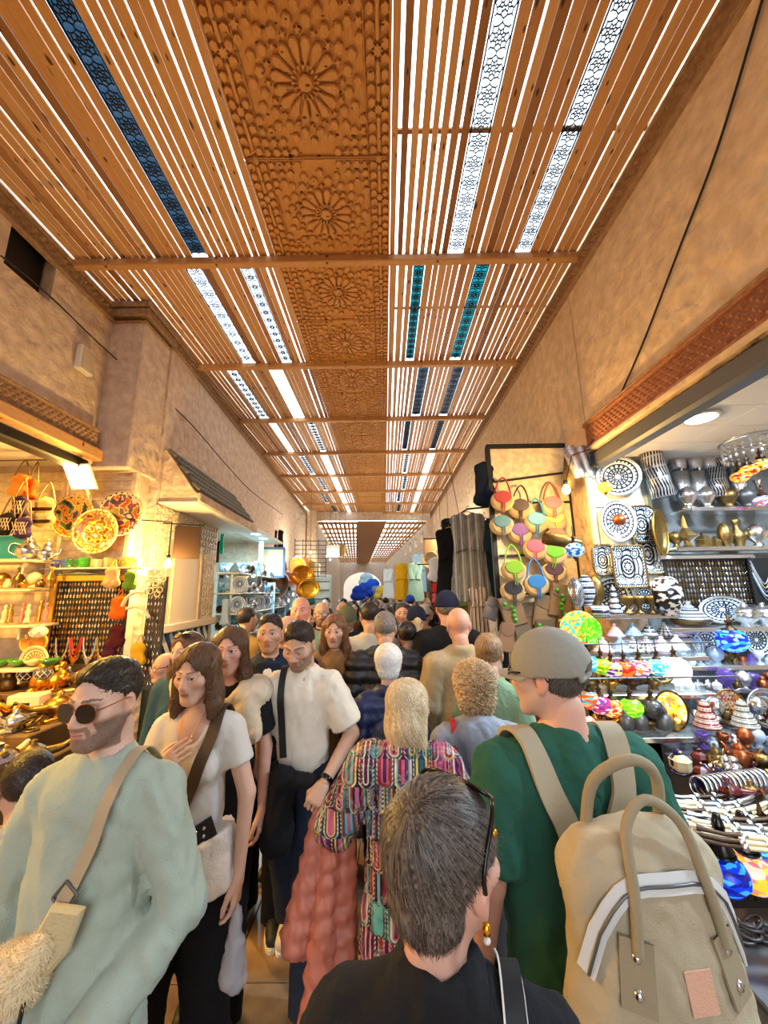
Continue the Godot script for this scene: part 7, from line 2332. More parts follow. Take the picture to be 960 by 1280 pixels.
	var tones := [["yellow brass", M.brass], ["golden", M.gold], ["aged brass", M.old_brass], ["cream", M.cream], ["silver", M.silver]]
	for k in 290:
		var tier := 0 if k < 165 else (1 if k < 245 else 2)
		var y: float = [0.90, 1.06, 1.20][tier]
		var x := -2.85 + rng.randf_range(-0.60, 0.60) + (-0.1 if tier > 0 else 0.0)
		var dd: float = [rng.randf_range(2.16, 2.72), rng.randf_range(2.74, 2.99), rng.randf_range(3.26, 3.58)][tier]
		if tier == 1: dd = rng.randf_range(2.76, 3.22)
		var q: Array = kinds[[0, 0, 0, 1, 2, 4, 4, 3, 5, 6][rng.randi() % 10]]
		var tn: Array = tones[rng.randi() % 5]
		var lying: bool = q[0] in ["brooch", "pendant"]
		var b := (flat if lying else Basis.IDENTITY)
		if q[0] == "bangle" and rng.randf() < 0.5: b = Basis(Vector3.RIGHT, rng.randf_range(0.2, 1.2))
		b = Basis(Vector3.UP, rng.randf() * TAU) * b * Basis.from_scale(Vector3.ONE * rng.randf_range(1.4, 2.3))
		var lift := 0.04 if (q[0] == "bangle" and b.y.y < 0.9) else 0.006
		scatter(q[0], q[1], tn[1], "%s %s heaped on the %s tier of the left jewellery counter" % [tn[0], q[2], ["front", "middle", "back"][tier]], q[2], W(x, y + lift, dd), b, "%s %s pieces, %s tier" % [tn[0], q[2], ["front", "middle", "back"][tier]])
	var bx := thing("slotted_box", "cream carved box with a dark slot at the counter's back edge", "box", W(-2.637, 1.182, 3.05), 0.15)
	obj("body", boxm(Vector3(0.22, 0.12, 0.12), 0.008), M.cream, bx)
	obj("slot", boxm(Vector3(0.11, 0.022, 0.01), 0.003), M.black, bx, Vector3(-0.01, 0.0, 0.058))
	build_niche()
func knit_of(c: Color) -> StandardMaterial3D:
	var m := mat(c, 0.9, 0.0, 0.3)
	m.normal_enabled = true
	m.normal_texture = M.knit_n
	m.normal_scale = 0.8
	return tri_mat(m, 5.0)
func build_niche() -> void:
	var ang := atan2(0.28, 6.0)
	var fr := Transform3D(Basis(Vector3.UP, ang), W(-2.415, 0, 3.98))
	var n := thing("plaster_niche", "arched cream niche in carved plaster beside the bulb", "niche")
	n.transform = fr
	var carved := S()
	for i in 20:
		for j in 16:
			var z := -0.03 - i * 0.085
			var y := 1.62 + j * 0.082
			if i > 3 and i < 15 and y < 2.55: continue
			prism(carved, star(4, 0.040, 0.016, (i + j) % 2 * 0.78), 0.012, Transform3D(Basis(Vector3.UP, PI / 2), Vector3(0.012, y, z)), 0.004, false)
	box(carved, Vector3(0.0, 2.22, -0.85), Vector3(0.02, 1.32, 1.72), Basis.IDENTITY, 0.003)
	obj("carved_plaster", done(carved), M.cream_wall, n).set_meta("kind", "stuff")
	var arch := PackedVector2Array([Vector2(-0.36, 1.62), Vector2(0.36, 1.62)])
	for i in 13:
		var a := PI * i / 12
		arch.append(Vector2(0.36 * cos(a), 2.35 + 0.26 * sin(a)))
	var st := S()
	prism(st, arch, 0.02, Transform3D(Basis(Vector3.UP, PI / 2), Vector3(0.012, 0, -0.78)), 0.005)
	obj("niche_panel", done(st), mat(Color(0.80, 0.72, 0.60), 0.8), n)
	var edge := []
	for p in arch.slice(2): edge.append(Vector3(0.035, p.y, -0.78 - p.x))
	edge.push_front(Vector3(0.035, 1.62, -0.78 - 0.36))
	edge.append(Vector3(0.035, 1.62, -0.78 + 0.36))
	obj("beaded_edge", tubem(edge, 0.014, 6), M.cream_wall, n)
	obj("sill", boxm(Vector3(0.09, 0.09, 1.72), 0.01), mat(Color(0.78, 0.70, 0.58), 0.7), n, Vector3(0.03, 1.58, -0.86))
	var z := thing("zellige_panel", "black and white diamond tile panel below the niche", "tile panel")
	z.transform = fr
	obj("backing", boxm(Vector3(0.02, 1.2, 1.5), 0.003), mat(Color(0.05, 0.16, 0.10), 0.3), z, Vector3(0.005, 0.93, -0.85))
	var tb := S()
	var tw := S()
	for i in 15:
		for j in 9:
			var c := Vector3(0.016, 0.55 + j * 0.11, -0.22 - i * 0.09)
			prism(tw if (i + j) % 2 == 0 else tb, PackedVector2Array([Vector2(0, 0.053), Vector2(0.043, 0), Vector2(0, -0.053), Vector2(-0.043, 0)]), 0.008, Transform3D(Basis(Vector3.UP, PI / 2), c), 0.002, false)
			prism(tb if (i + j) % 2 == 0 else tw, PackedVector2Array([Vector2(0, 0.053), Vector2(0.043, 0), Vector2(0, -0.053), Vector2(-0.043, 0)]), 0.008, Transform3D(Basis(Vector3.UP, PI / 2), c + Vector3(0, 0.055, -0.045)), 0.002, false)
	obj("black_tiles", done(tb), ceramic(Color(0.06, 0.07, 0.07)), z).set_meta("kind", "stuff")
	obj("white_tiles", done(tw), ceramic(Color(0.80, 0.78, 0.70)), z).set_meta("kind", "stuff")
	var c := thing("canopy", "plaster canopy with rows of small roof tiles above the niche", "canopy")
	c.transform = fr
	var body := S()
	var prof2 := PackedVector2Array([Vector2(0.0, 2.92), Vector2(0.40, 2.92), Vector2(0.42, 3.0), Vector2(0.36, 3.04), Vector2(0.02, 3.52), Vector2(0.0, 3.52)])
	prism(body, prof2, 2.15, Transform3D(Basis.IDENTITY, Vector3(0, 0, -2.2)), 0.0)
	obj("body", done(body), M.plaster_warm, c)
	obj("soffit", boxm(Vector3(0.42, 0.015, 2.2), 0.003), M.white_paint, c, Vector3(0.21, 2.915, -1.12))
	obj("fascia", boxm(Vector3(0.03, 0.10, 2.2), 0.008), M.plaster, c, Vector3(0.425, 2.97, -1.12))
	var slope := (Vector2(0.02, 3.52) - Vector2(0.38, 3.04))
	var tl := S()
	for r in 5:
		for i in 26:
			var t := (r + 0.5) / 5.0
			var p := Vector2(0.38, 3.04) + slope * t
			box(tl, Vector3(p.x + 0.02, p.y + 0.02, -0.08 - i * 0.081 - (0.04 if r % 2 == 1 else 0.0)), Vector3(0.115, 0.03, 0.06), Basis(Vector3.BACK, atan2(slope.y, slope.x) + 0.12), 0.01)
	obj("roof_tiles", done(tl), tri_mat(mat(Color(0.40, 0.38, 0.30), 0.6), 2.0), c).set_meta("kind", "stuff")
	var sp := thing("hanging_plate", "old bronze plate hanging in front of the niche arch", "sign plate", W(-2.193, 2.510, 4.25), 0.5)
	obj("plate", boxm(Vector3(0.26, 0.36, 0.012), 0.004), M.old_bronze, sp)
	obj("bracket", tubem([Vector3(-0.62, 0.2, 0), Vector3(0.16, 0.2, 0)], 0.008, 6), M.dark_metal, sp)
# ------------------------------------------------------------------ right stall
func shelf_board(label: String, a: Vector3, width: float, depth: float, m: Material) -> Node3D:
	var s := thing("shelf", label, "shelf", a)
	obj("board", boxm(Vector3(width, 0.018, depth), 0.003), m, s, Vector3(width / 2, -0.009, 0))
	obj("front_edge", boxm(Vector3(width, 0.03, 0.012), 0.003), M.silver, s, Vector3(width / 2, -0.015, depth / 2))
	return s
func build_right_stall() -> void:
	M.shaded_cloth = fabric(Color(0.36, 0.37, 0.40))  # table cover darkened, shade among the wares put into its colour
	var flat := Basis(Vector3.RIGHT, -PI / 2)
	var bw0 := print_tex(0, Color(0.10, 0.16, 0.24), Color(0.86, 0.90, 0.92))
	var bw1 := print_tex(1, Color(0.12, 0.16, 0.20), Color(0.86, 0.88, 0.88))
	var p_round := printed(bw0)
	var p_tray := printed(bw1)
	var p_ring := printed(print_tex(2, Color(0.12, 0.16, 0.24), Color(0.88, 0.90, 0.92), 128))
	var p_zig := printed(print_tex(4, Color(0.07, 0.07, 0.08), Color(0.86, 0.88, 0.92), 192), 0.22)
	p_zig.metallic = 0.85
	var b := thing("plate_board", "tall white board with pale blue frame behind the patterned plates", "display board", W(1.98, 2.50, 3.16))
	obj("panel", boxm(Vector3(0.46, 1.28, 0.03), 0.004), M.white_paint, b)
	for q in [[0, 0.63, 0.50, 0.04], [0.235, 0, 0.04, 1.28], [-0.235, 0, 0.04, 1.28]]:
		obj("frame_bar", boxm(Vector3(q[2], q[3], 0.045), 0.005), mat(Color(0.62, 0.76, 0.80), 0.5), b, Vector3(q[0], q[1], 0.005))
	for y in [0.35, 0.1]: obj("wire", boxm(Vector3(0.44, 0.006, 0.006), 0.001), M.dark_metal, b, Vector3(0, y, 0.022))
	var pl := [[W(1.954, 2.852, 3.08), 0.165, 0.165, 2.0, p_round, 0.35, "large round patterned plate at the top of the white board"], [W(1.877, 2.467, 3.04), 0.125, 0.165, 2.0, p_round, 0.3, "oval patterned plate with a red bauble in front"], [W(2.112, 2.448, 3.1), 0.12, 0.15, 3.5, p_tray, 0.0, "rounded tray with three medallions behind the oval plate"], [W(1.732, 2.159, 3.06), 0.09, 0.12, 4.0, p_tray, 0.0, "small rounded tray with square medallion at the board's lower left"], [W(1.889, 2.102, 3), 0.125, 0.16, 10.0, p_tray, 0.0, "rectangular mosaic tray in front of the white board"], [W(2.127, 2.207, 3.1), 0.11, 0.16, 5.0, p_tray, 0.0, "tray partly hidden behind the rectangular mosaic tray"], [W(1.788, 1.879, 3.08), 0.15, 0.15, 2.0, p_round, 0.2, "round patterned plate low behind the striped cone"], [W(2.034, 1.857, 3.08), 0.10, 0.10, 2.0, p_round, 0.0, "small round patterned plate low beside the openwork egg"]]
	for q in pl:
		var t := thing("patterned_plate", q[6], "plate", q[0], -q[5], "patterned plates on the board")
		obj("face", dish(q[1], q[2], 0.02, q[3]), q[4], t)
		obj("rim", rim_of(q[1], q[2], q[3], 0.008), M.old_brass if q[3] > 3.0 else M.silver, t)
		if q[3] > 3.0:
			var fr := S()
			for i in 36:
				var a := TAU * i / 36
				var c := cos(a)
				var s := sin(a)
				box(fr, Vector3(signf(c) * pow(absf(c), 2.0 / q[3]) * q[1] * 1.04, signf(s) * pow(absf(s), 2.0 / q[3]) * q[2] * 1.04, 0), Vector3(0.010, 0.010, 0.008), Basis.IDENTITY, 0.002)
			obj("beading", done(fr), M.old_brass, t).set_meta("kind", "stuff")
	single("bauble", lathem([0.0, -0.045, 0.03, -0.035, 0.05, 0.0, 0.035, 0.032, 0.01, 0.045, 0.0, 0.05], 16), M.copper, "dark red metal bauble hanging before the oval plate", "ornament", W(1.810, 2.453, 2.92))
	var tins := [[W(1.579, 2.963, 2.98), 0.25, M.steel, "dented steel lantern tube above the warm bulb"], [W(1.512, 2.885, 3.05), -0.15, M.old_brass, "brass lantern tube left of the warm bulb"], [W(1.717, 3.003, 3.1), 0.2, M.steel, "thin steel lantern tube beside the plate board"], [W(1.476, 2.423, 2.9), 1.4, M.old_brass, "openwork brass lantern tube lying below the warm bulb"]]
	for q in tins:
		single("lantern_tube", V.tin, q[2], q[3], "lantern", q[0] - Vector3(0, 0.15, 0), Basis(Vector3.BACK, q[1]) * Basis.from_scale(Vector3(0.75, 0.9, 0.75)), "lantern tubes by the bulb")
	var tins2 := [[830, 585, 1.0, "tall zigzag-pierced steel lantern beside the plate board", 1.35], [848, 572, 0.7, "smooth steel lantern tube on the top row, leftmost", 1.0], [866, 568, 0.7, "speckled steel lantern tube on the top row", 1.0], [884, 568, 0.7, "mottled steel lantern tube in the middle of the top row", 1.0], [902, 562, 0.8, "zigzag steel lantern tube on the top row right", 1.0], [852, 603, 0.8, "pale steel lantern tube on the lower row, leftmost", 1.1], [872, 600, 0.8, "ribbed steel lantern tube in the middle of the lower row", 1.1], [898, 600, 0.9, "zigzag steel lantern tube on the lower row right", 1.15], [922, 600, 0.8, "steel lantern tube behind the flower lamps", 1.1]]
	var tpos := [W(2.243, 2.643, 3), W(2.524, 2.917, 3.16), W(2.661, 2.915, 3.16), W(2.784, 2.913, 3.16), W(2.898, 2.919, 3.14), W(2.488, 2.648, 3.12), W(2.628, 2.646, 3.12), W(2.779, 2.659, 3.1), W(2.959, 2.675, 3.12)]
	for i in tins2.size():
		var q: Array = tins2[i]
		single("steel_lantern", V.tin, p_zig if i in [0, 4, 7] else M.steel, q[3], "lantern", tpos[i], Basis(Vector3.BACK, 0.14 if i == 0 else 0.0) * Basis.from_scale(Vector3(q[4], q[4] * (1.05 if i == 0 else 0.72), q[4])), "steel lantern tubes")
	shelf_board("glass shelf of silver long-necked vases", W(2.447, 2.560, 3.12), 1.2, 0.24, M.clear_glass)
	shelf_board("white shelf of brass boxes and bottles", W(2.262, 2.243, 3.1), 1.3, 0.24, M.white_paint)
	shelf_board("shelf of ceramic platters and tureens", W(2.047, 1.652, 3.02), 1.5, 0.3, M.clear_glass)
	shelf_board("narrow shelf of goblets under the patterned plates", W(1.629, 1.745, 3.05), 0.55, 0.2, M.clear_glass)
	shelf_board("glass shelf of small tagines", W(1.465, 1.472, 2.95), 0.75, 0.3, M.clear_glass)
	shelf_board("glass shelf of jars and bowls at the right edge", W(2.075, 1.408, 2.95), 1.2, 0.3, M.clear_glass)
	shelf_board("glass shelf of oil lamps under the mosaic lamps", W(1.285, 1.282, 2.75), 0.8, 0.28, M.clear_glass)
	shelf_board("lower glass shelf of pots and oil lamps", W(1.213, 1.104, 2.55), 0.95, 0.28, M.clear_glass)
	var row1 := [[861, V.sprinkler, M.silver, "first silver long-necked vase on the glass shelf"], [884, V.sprinkler, M.silver, "second silver long-necked vase on the glass shelf"], [912, V.sprinkler, M.old_brass, "brass-toned long-necked vase on the glass shelf"], [936, V.sprinkler, M.grey_metal, "dark grey long-necked vase on the glass shelf"], [955, V.vase, M.silver, "silver flared vase at the right end of the glass shelf"]]
	var r1 := [W(2.488, 2.558, 3.08), W(2.638, 2.556, 3.08), W(2.820, 2.553, 3.08), W(2.976, 2.550, 3.08), W(3.100, 2.548, 3.08)]
	for i in row1.size(): single("metal_vase", row1[i][1], row1[i][2], row1[i][3], "vase", r1[i], Basis.from_scale(Vector3.ONE * 1.15), "vases on the glass shelf")
	var row2 := [[V.ball, "round brass pot, leftmost on the white shelf"], [V.spike, "spiked brass bottle on the white shelf"], [V.box, "faceted brass box on the white shelf"], [V.box, "small hexagonal brass box on the white shelf"], [V.egg, "brass egg on a foot on the white shelf"], [V.vase, "brass vase on the white shelf"], [V.ball, "silver ball vase at the right of the white shelf"]]
	var r2 := [W(2.323, 2.251, 3.06), W(2.381, 2.245, 3.02), W(2.539, 2.247, 3.06), W(2.634, 2.246, 3.06), W(2.705, 2.242, 3.04), W(2.824, 2.243, 3.06), W(2.918, 2.234, 3)]
	for i in row2.size(): single("brass_ware", row2[i][0], M.silver if i == 6 else M.old_brass, row2[i][1], "ornament", r2[i], Basis.from_scale(Vector3.ONE * ([0.75, 1.0, 1.35, 1.0, 0.95, 1.0, 1.1][i])), "brassware on the white shelf")
	var disc := thing("brass_tray", "oval brass tray leaning at the left end of the white shelf", "tray", W(2.187, 2.369, 3.02), 0.5)
	obj("face", dish(0.10, 0.18, 0.02), M.old_brass, disc)
	obj("rim", rim_of(0.10, 0.18, 2.0, 0.007), M.brass, disc)
	for k in 2:
		var t := thing("brass_dome", ["brass dome lamp under the stall ceiling, left of the chandelier", "larger brass dome lamp above the crystal chandelier"][k], "lamp", [W(2.504, 3.156, 2.75), W(2.759, 3.226, 2.7)][k])
		obj("dome", lathem([0.16, 0.0, 0.155, 0.03, 0.13, 0.09, 0.08, 0.135, 0.02, 0.15, 0.015, 0.17, 0.0, 0.175], 26), M.brass, t, Vector3(0, -0.06, 0))
		obj("lip", _torus(0.16, 0.008, 26, 6), M.brass, t, Vector3(0, -0.06, 0))
		obj("stem", tubem([Vector3(0, 0.1, 0), Vector3(0, 0.3, 0)], 0.006, 6), M.brass, t)
	var ch := thing("chandelier", "silver chandelier with rows of hanging crystals at the upper right", "chandelier", W(2.647, 2.958, 2.62))
	obj("ring", _torus(0.17, 0.012, 30, 6), M.silver, ch)
	obj("ring", _torus(0.15, 0.008, 30, 6), M.silver, ch, Vector3(0, 0.02, 0))
	for k in 3: obj("chain", tubem([Vector3(cos(TAU * k / 3) * 0.16, 0, sin(TAU * k / 3) * 0.16), Vector3(0, 0.2, 0)], 0.004, 5), M.silver, ch)
	obj("stem", tubem([Vector3(0, 0.2, 0), Vector3(0, 0.44, 0)], 0.006, 6), M.silver, ch)
	for k in 24:
		var a := TAU * k / 24
		for j in 3: obj("crystal", lathem([0.0, -0.02, 0.009, -0.008, 0.006, 0.008, 0.0, 0.014], 6, false), M.crystal if M.has("crystal") else M.silver, ch, Vector3(cos(a) * 0.168, -0.03 - j * 0.04, sin(a) * 0.168))
	for k in 4:
		var t := thing("flower_lamp", ["orange flower lamp by the crystal chandelier", "yellow flower lamp left of the chandelier", "red flower lamp at the right edge", "blue and red flower lamp low at the right edge"][k], "lamp", [W(2.788, 2.777, 2.9), W(2.828, 2.816, 2.86), W(2.917, 2.859, 2.84), W(2.928, 2.582, 2.9)][k])
		obj("shade", V.shade, lamp_mat([Color(0.9, 0.6, 0.05), Color(0.9, 0.75, 0.1), Color(0.8, 0.1, 0.08), Color(0.9, 0.85, 0.6)] if k < 3 else [Color(0.2, 0.4, 0.8), Color(0.8, 0.3, 0.3), Color(0.85, 0.85, 0.8)], 20 + k, 0.8), t, Vector3.ZERO, Basis.from_scale(Vector3(0.9, 0.7, 0.9)))
		obj("cap", V.lamp_cap, M.old_bronze, t)
	var jb := thing("earring_board", "black earring board under the white shelf", "display board", W(2.566, 1.979, 3.1))
	obj("panel", boxm(Vector3(0.70, 0.36, 0.02), 0.003), M.black, jb)
	obj("rail", boxm(Vector3(0.74, 0.03, 0.03), 0.004), M.white_paint, jb, Vector3(0, 0.195, 0.01))
	obj("rail", boxm(Vector3(0.03, 0.40, 0.03), 0.004), M.white_paint, jb, Vector3(0.365, 0, 0.01))
	for r in 8:
		for c in 26: obj("earring", V.earring, M.silver if rng.randf() < 0.5 else M.old_brass, jb, Vector3(-0.32 + c * 0.0255, 0.145 - r * 0.042, 0.012), Basis(Vector3.BACK, rng.randf_range(-0.2, 0.2)))
	var nk := thing("necklace_board", "dark board with looped bead necklaces at the right edge", "display board", W(2.928, 1.972, 3.05))
	obj("panel", boxm(Vector3(0.16, 0.36, 0.02), 0.003), M.black, nk)
	for k in 5:
		obj("strand", tubem(smooth_path([Vector3(-0.07, 0.16 - k * 0.03, 0.014), Vector3(0, -0.02 - k * 0.03, 0.018), Vector3(0.08, 0.10 - k * 0.03, 0.014)], 5), 0.005, 5), mat([Color(0.5, 0.5, 0.65), Color(0.6, 0.6, 0.3), Color(0.4, 0.3, 0.5), Color(0.7, 0.7, 0.7), Color(0.3, 0.45, 0.5)][k], 0.3), nk)
	var eggs := thing("openwork_egg", "black and white openwork egg lamp at the end of the platter shelf", "lamp", W(2.085, 1.734, 2.92))
	obj("shell", lathem([0.03, 0.0, 0.075, 0.05, 0.10, 0.13, 0.095, 0.20, 0.07, 0.26, 0.05, 0.28], 24), printed(patches_tex([Color(0.05, 0.05, 0.06), Color(0.85, 0.80, 0.68), Color(0.06, 0.06, 0.08), Color(0.75, 0.78, 0.85)], 0.075, 8, true, 256), 0.3), eggs)
	obj("lip", _torus(0.05, 0.006, 18, 6), M.silver, eggs, Vector3(0, 0.28, 0))
	var oval := thing("oval_platter", "large oval blue and white platter on the platter shelf", "plate", W(2.604, 1.765, 3.06))
	obj("face", dish(0.19, 0.10, 0.015), p_round, oval)
	obj("rim", rim_of(0.19, 0.10, 2.0, 0.007), M.silver, oval)
	var cone := thing("cone_tagine", "blue and white striped cone tagine on the platter shelf", "tagine", W(2.270, 1.658, 2.98))
	obj("base", lathem([0.0, 0.0, 0.09, 0.0, 0.13, 0.03, 0.135, 0.045, 0.0, 0.045], 24), M.old_brass, cone)
	obj("lid", lathem([0.125, 0.045, 0.10, 0.075, 0.06, 0.115, 0.03, 0.14, 0.012, 0.16, 0.018, 0.175, 0.0, 0.18], 24), p_ring, cone)
	for k in 2:
		var t := thing("tureen", ["silver-footed tureen at the right of the oval platter", "silver tureen at the far right of the platter shelf"][k], "tureen", [W(2.704, 1.650, 3), W(2.841, 1.648, 3)][k])
		obj("bowl", lathem([0.0, 0.0, 0.05, 0.0, 0.04, 0.015, 0.08, 0.05, 0.09, 0.09, 0.0, 0.09], 22, true, 0.04, 10), M.silver, t)
		obj("lid", lathem([0.09, 0.09, 0.095, 0.097, 0.06, 0.13, 0.015, 0.145, 0.02, 0.165, 0.0, 0.17], 22, true, 0.03, 10), M.silver, t)
	for k in 3:
		single("goblet", V.goblet, M.old_brass, ["left", "middle", "right"][k] + " brass goblet under the patterned trays", "goblet", [W(1.820, 1.751, 2.98), W(1.904, 1.750, 2.98), W(1.999, 1.749, 2.98)][k], Basis.IDENTITY, "brass goblets")
	single("striped_cone", V.stripe_cone, p_ring, "tall black and white ringed cone left of the goblets", "ornament", W(1.736, 1.752, 3), Basis.from_scale(Vector3(0.55, 1.4, 0.55)))
	for k in 3:
		single("carved_bottle", V.egg, [p_zig, p_ring, M.old_brass][k], ["speckled carved bottle by the leather bags", "ringed bone bottle by the leather bags", "brass netted bottle by the leather bags"][k], "bottle", [W(1.441, 1.786, 2.98), W(1.532, 1.807, 3), W(1.626, 1.804, 3.04)][k], Basis.from_scale(Vector3.ONE * 1.15), "carved bottles")
	single("striped_tin", V.tin, p_ring, "black and white striped box under the carved bottles", "box", W(1.575, 1.730, 2.92), Basis.from_scale(Vector3(0.95, 0.28, 0.95)) * Basis(Vector3.UP, 0.4))
	var hang := thing("painted_disc_lamp", "glowing rainbow disc lamp with lime green slice", "lamp", W(1.436, 1.664, 2.86))
	obj("back_disc", dish(0.14, 0.12, 0.01), lamp_mat([Color(0.95, 0.75, 0.3), Color(0.2, 0.75, 0.65), Color(0.95, 0.5, 0.2), Color(0.9, 0.8, 0.3)], 70, 0.7), hang, Vector3(-0.04, 0.0, -0.03))
	obj("green_shade", dish(0.075, 0.095, 0.01), lamp_mat([Color(0.35, 0.85, 0.1), Color(0.6, 0.9, 0.2), Color(0.25, 0.7, 0.08)], 71, 1.0), hang, Vector3(0.03, -0.02, 0.0))
	var tt := [Color(0.80, 0.62, 0.70), Color(0.45, 0.60, 0.75), Color(0.12, 0.14, 0.18), Color(0.25, 0.25, 0.30), Color(0.72, 0.60, 0.72), Color(0.60, 0.66, 0.74)]
	var tn := ["rosy", "sky blue", "black chequered", "charcoal", "lilac", "silver-blue"]
	for k in 6:
		var m := printed(print_tex(2 if k % 2 == 0 else 3, tt[k], Color(0.82, 0.82, 0.82) if k in [2, 3] else tt[k].lerp(Color.WHITE, 0.35), 96), 0.25)
		single("small_tagine", V.tagine, m, tn[k] + " small tagine on the front row of the glass shelf", "tagine", [W(1.532, 1.484, 2.86), W(1.656, 1.482, 2.86), W(1.746, 1.481, 2.86), W(1.842, 1.485, 2.86), W(1.949, 1.483, 2.86), W(2.057, 1.492, 2.86)][k], Basis.from_scale(Vector3.ONE * 0.95), "small tagines")
		if k < 5: single("small_tagine", V.tagine, m, tn[(k + 1) % 6] + "-toned small tagine on the raised back row", "tagine", [W(1.711, 1.573, 3), W(1.843, 1.577, 3), W(1.962, 1.575, 3), W(2.081, 1.579, 3), W(2.188, 1.577, 3)][k], Basis.from_scale(Vector3.ONE * 0.85), "small tagines")
	obj("riser", boxm(Vector3(0.7, 0.09, 0.1), 0.004), M.clear_glass, shelf_board("raised step behind the small tagines", W(1.674, 1.566, 3.02), 0.62, 0.12, M.clear_glass), Vector3(0.31, -0.065, 0.0))
	var mc := [[[Color(0.1, 0.55, 0.75), Color(0.6, 0.85, 0.9), Color(0.15, 0.7, 0.8)], "turquoise"], [[Color(0.55, 0.7, 0.05), Color(0.75, 0.8, 0.2), Color(0.4, 0.6, 0.05)], "lime"], [[Color(0.25, 0.1, 0.4), Color(0.75, 0.7, 0.8), Color(0.4, 0.2, 0.55), Color(0.85, 0.75, 0.3)], "violet and white"], [[Color(0.85, 0.15, 0.05), Color(0.9, 0.4, 0.1), Color(0.75, 0.1, 0.05)], "red-orange"], [[Color(0.45, 0.2, 0.6), Color(0.85, 0.8, 0.9), Color(0.9, 0.5, 0.2)], "purple flowered"], [[Color(0.35, 0.75, 0.8), Color(0.75, 0.92, 0.92), Color(0.2, 0.6, 0.7)], "pale aqua"]]
	var mp := [W(1.354, 1.452, 2.72), W(1.422, 1.440, 2.7), W(1.476, 1.423, 2.68), W(1.560, 1.422, 2.68), W(1.661, 1.430, 2.68), W(1.777, 1.433, 2.68)]
	for k in 6: mosaic_lamp(mc[k][1] + " mosaic lamp in the upper row of lit lamps", mp[k], lamp_mat(mc[k][0], 40 + k, 1.0), 0.92)
	var white := thing("globe_lamp", "bright white glass globe lamp at the end of the lamp row", "lamp", W(1.963, 1.387, 2.78))
	obj("globe", lathem([0.0, -0.09, 0.05, -0.075, 0.085, -0.03, 0.09, 0.01, 0.07, 0.06, 0.03, 0.085, 0.0, 0.088], 24), glow(Color(0.95, 1.0, 0.97), 2.2), white)
	obj("cap", V.lamp_cap, M.old_bronze, white, Vector3(0, 0.03, 0))
	var mb := [[[Color(0.9, 0.3, 0.1), Color(0.95, 0.6, 0.4), Color(0.2, 0.6, 0.7)], "coral"], [[Color(0.75, 0.2, 0.4), Color(0.9, 0.75, 0.75), Color(0.45, 0.15, 0.5)], "pink flowered"], [[Color(0.85, 0.5, 0.1), Color(0.8, 0.2, 0.1), Color(0.9, 0.8, 0.5)], "amber flowered"], [[Color(0.45, 0.8, 0.1), Color(0.65, 0.9, 0.25), Color(0.35, 0.7, 0.1)], "lime green"], [[Color(0.18, 0.17, 0.18), Color(0.3, 0.29, 0.3)], "dark unlit"]]
	var mq := [W(1.229, 1.282, 2.52), W(1.278, 1.260, 2.5), W(1.348, 1.241, 2.5), W(1.439, 1.251, 2.46), W(1.561, 1.245, 2.46)]
	for k in 5: mosaic_lamp(mb[k][1] + " mosaic lamp in the lower row of lamps", mq[k], lamp_mat(mb[k][0], 50 + k, 0.02 if k == 4 else 1.0), 0.92)
	var yl := thing("disc_lamp", "yellow mosaic disc lamp right of the dark unlit lamp", "lamp", W(1.699, 1.218, 2.5), -0.3)
	obj("disc", dish(0.085, 0.11, 0.03), lamp_mat([Color(0.95, 0.8, 0.3), Color(0.95, 0.9, 0.7), Color(0.8, 0.75, 0.2), Color(0.9, 0.55, 0.3)], 60, 1.1), yl)
	obj("rim", rim_of(0.085, 0.11, 2.0, 0.006), M.old_bronze, yl)
	var pk := thing("disc_lamp", "pinkish mosaic plate lamp among the bowls on the right", "lamp", W(2.096, 1.212, 2.55), -0.2)
	obj("disc", dish(0.085, 0.105, 0.02), printed(patches_tex([Color(0.8, 0.35, 0.3), Color(0.9, 0.8, 0.6), Color(0.75, 0.6, 0.3), Color(0.85, 0.75, 0.7), Color(0.5, 0.3, 0.4)], 0.09, 61, true, 192), 0.25), pk)
	obj("rim", rim_of(0.085, 0.105, 2.0, 0.006), M.old_brass, pk)
	for k in 3:
		mosaic_lamp(["white and red", "cream with blue spot", "rosy"][k] + " mosaic lamp behind the green tee man's neck", [W(0.987, 1.171, 2.2), W(0.989, 1.169, 2.1), W(1.076, 1.215, 2.3)][k], lamp_mat([[Color(0.9, 0.85, 0.8), Color(0.8, 0.3, 0.3)], [Color(0.9, 0.85, 0.75), Color(0.2, 0.5, 0.8), Color(0.85, 0.5, 0.3)], [Color(0.85, 0.5, 0.4), Color(0.9, 0.8, 0.7)]][k], 64 + k, 0.9), 0.9)
	mosaic_lamp("bright blue mosaic lamp at the end of the bowl shelf", W(2.441, 1.568, 2.85), lamp_mat([Color(0.05, 0.2, 0.85), Color(0.15, 0.5, 0.95), Color(0.05, 0.1, 0.6), Color(0.4, 0.7, 0.95)], 67, 1.2), 1.35)
	mosaic_lamp("small blue bead lamp under the warm bulb", W(1.355, 2.213, 2.75), lamp_mat([Color(0.1, 0.35, 0.75), Color(0.7, 0.85, 0.95)], 68, 0.6), 0.9)
	mosaic_lamp("small orange flower lamp hanging by the large round plate", W(1.722, 2.710, 2.9), lamp_mat([Color(0.95, 0.55, 0.1), Color(0.95, 0.8, 0.3)], 69, 0.9), 0.75)
	for k in 2: single("lamp_rail", tubem([Vector3(-0.25, 0, 0), Vector3(0.75, 0, 0)], 0.006, 6), M.grey_metal, ["upper", "lower"][k] + " steel rail carrying the mosaic lamps", "rail", [W(1.439, 1.576, 2.7), W(1.364, 1.405, 2.49)][k], Basis.IDENTITY, "lamp rails")
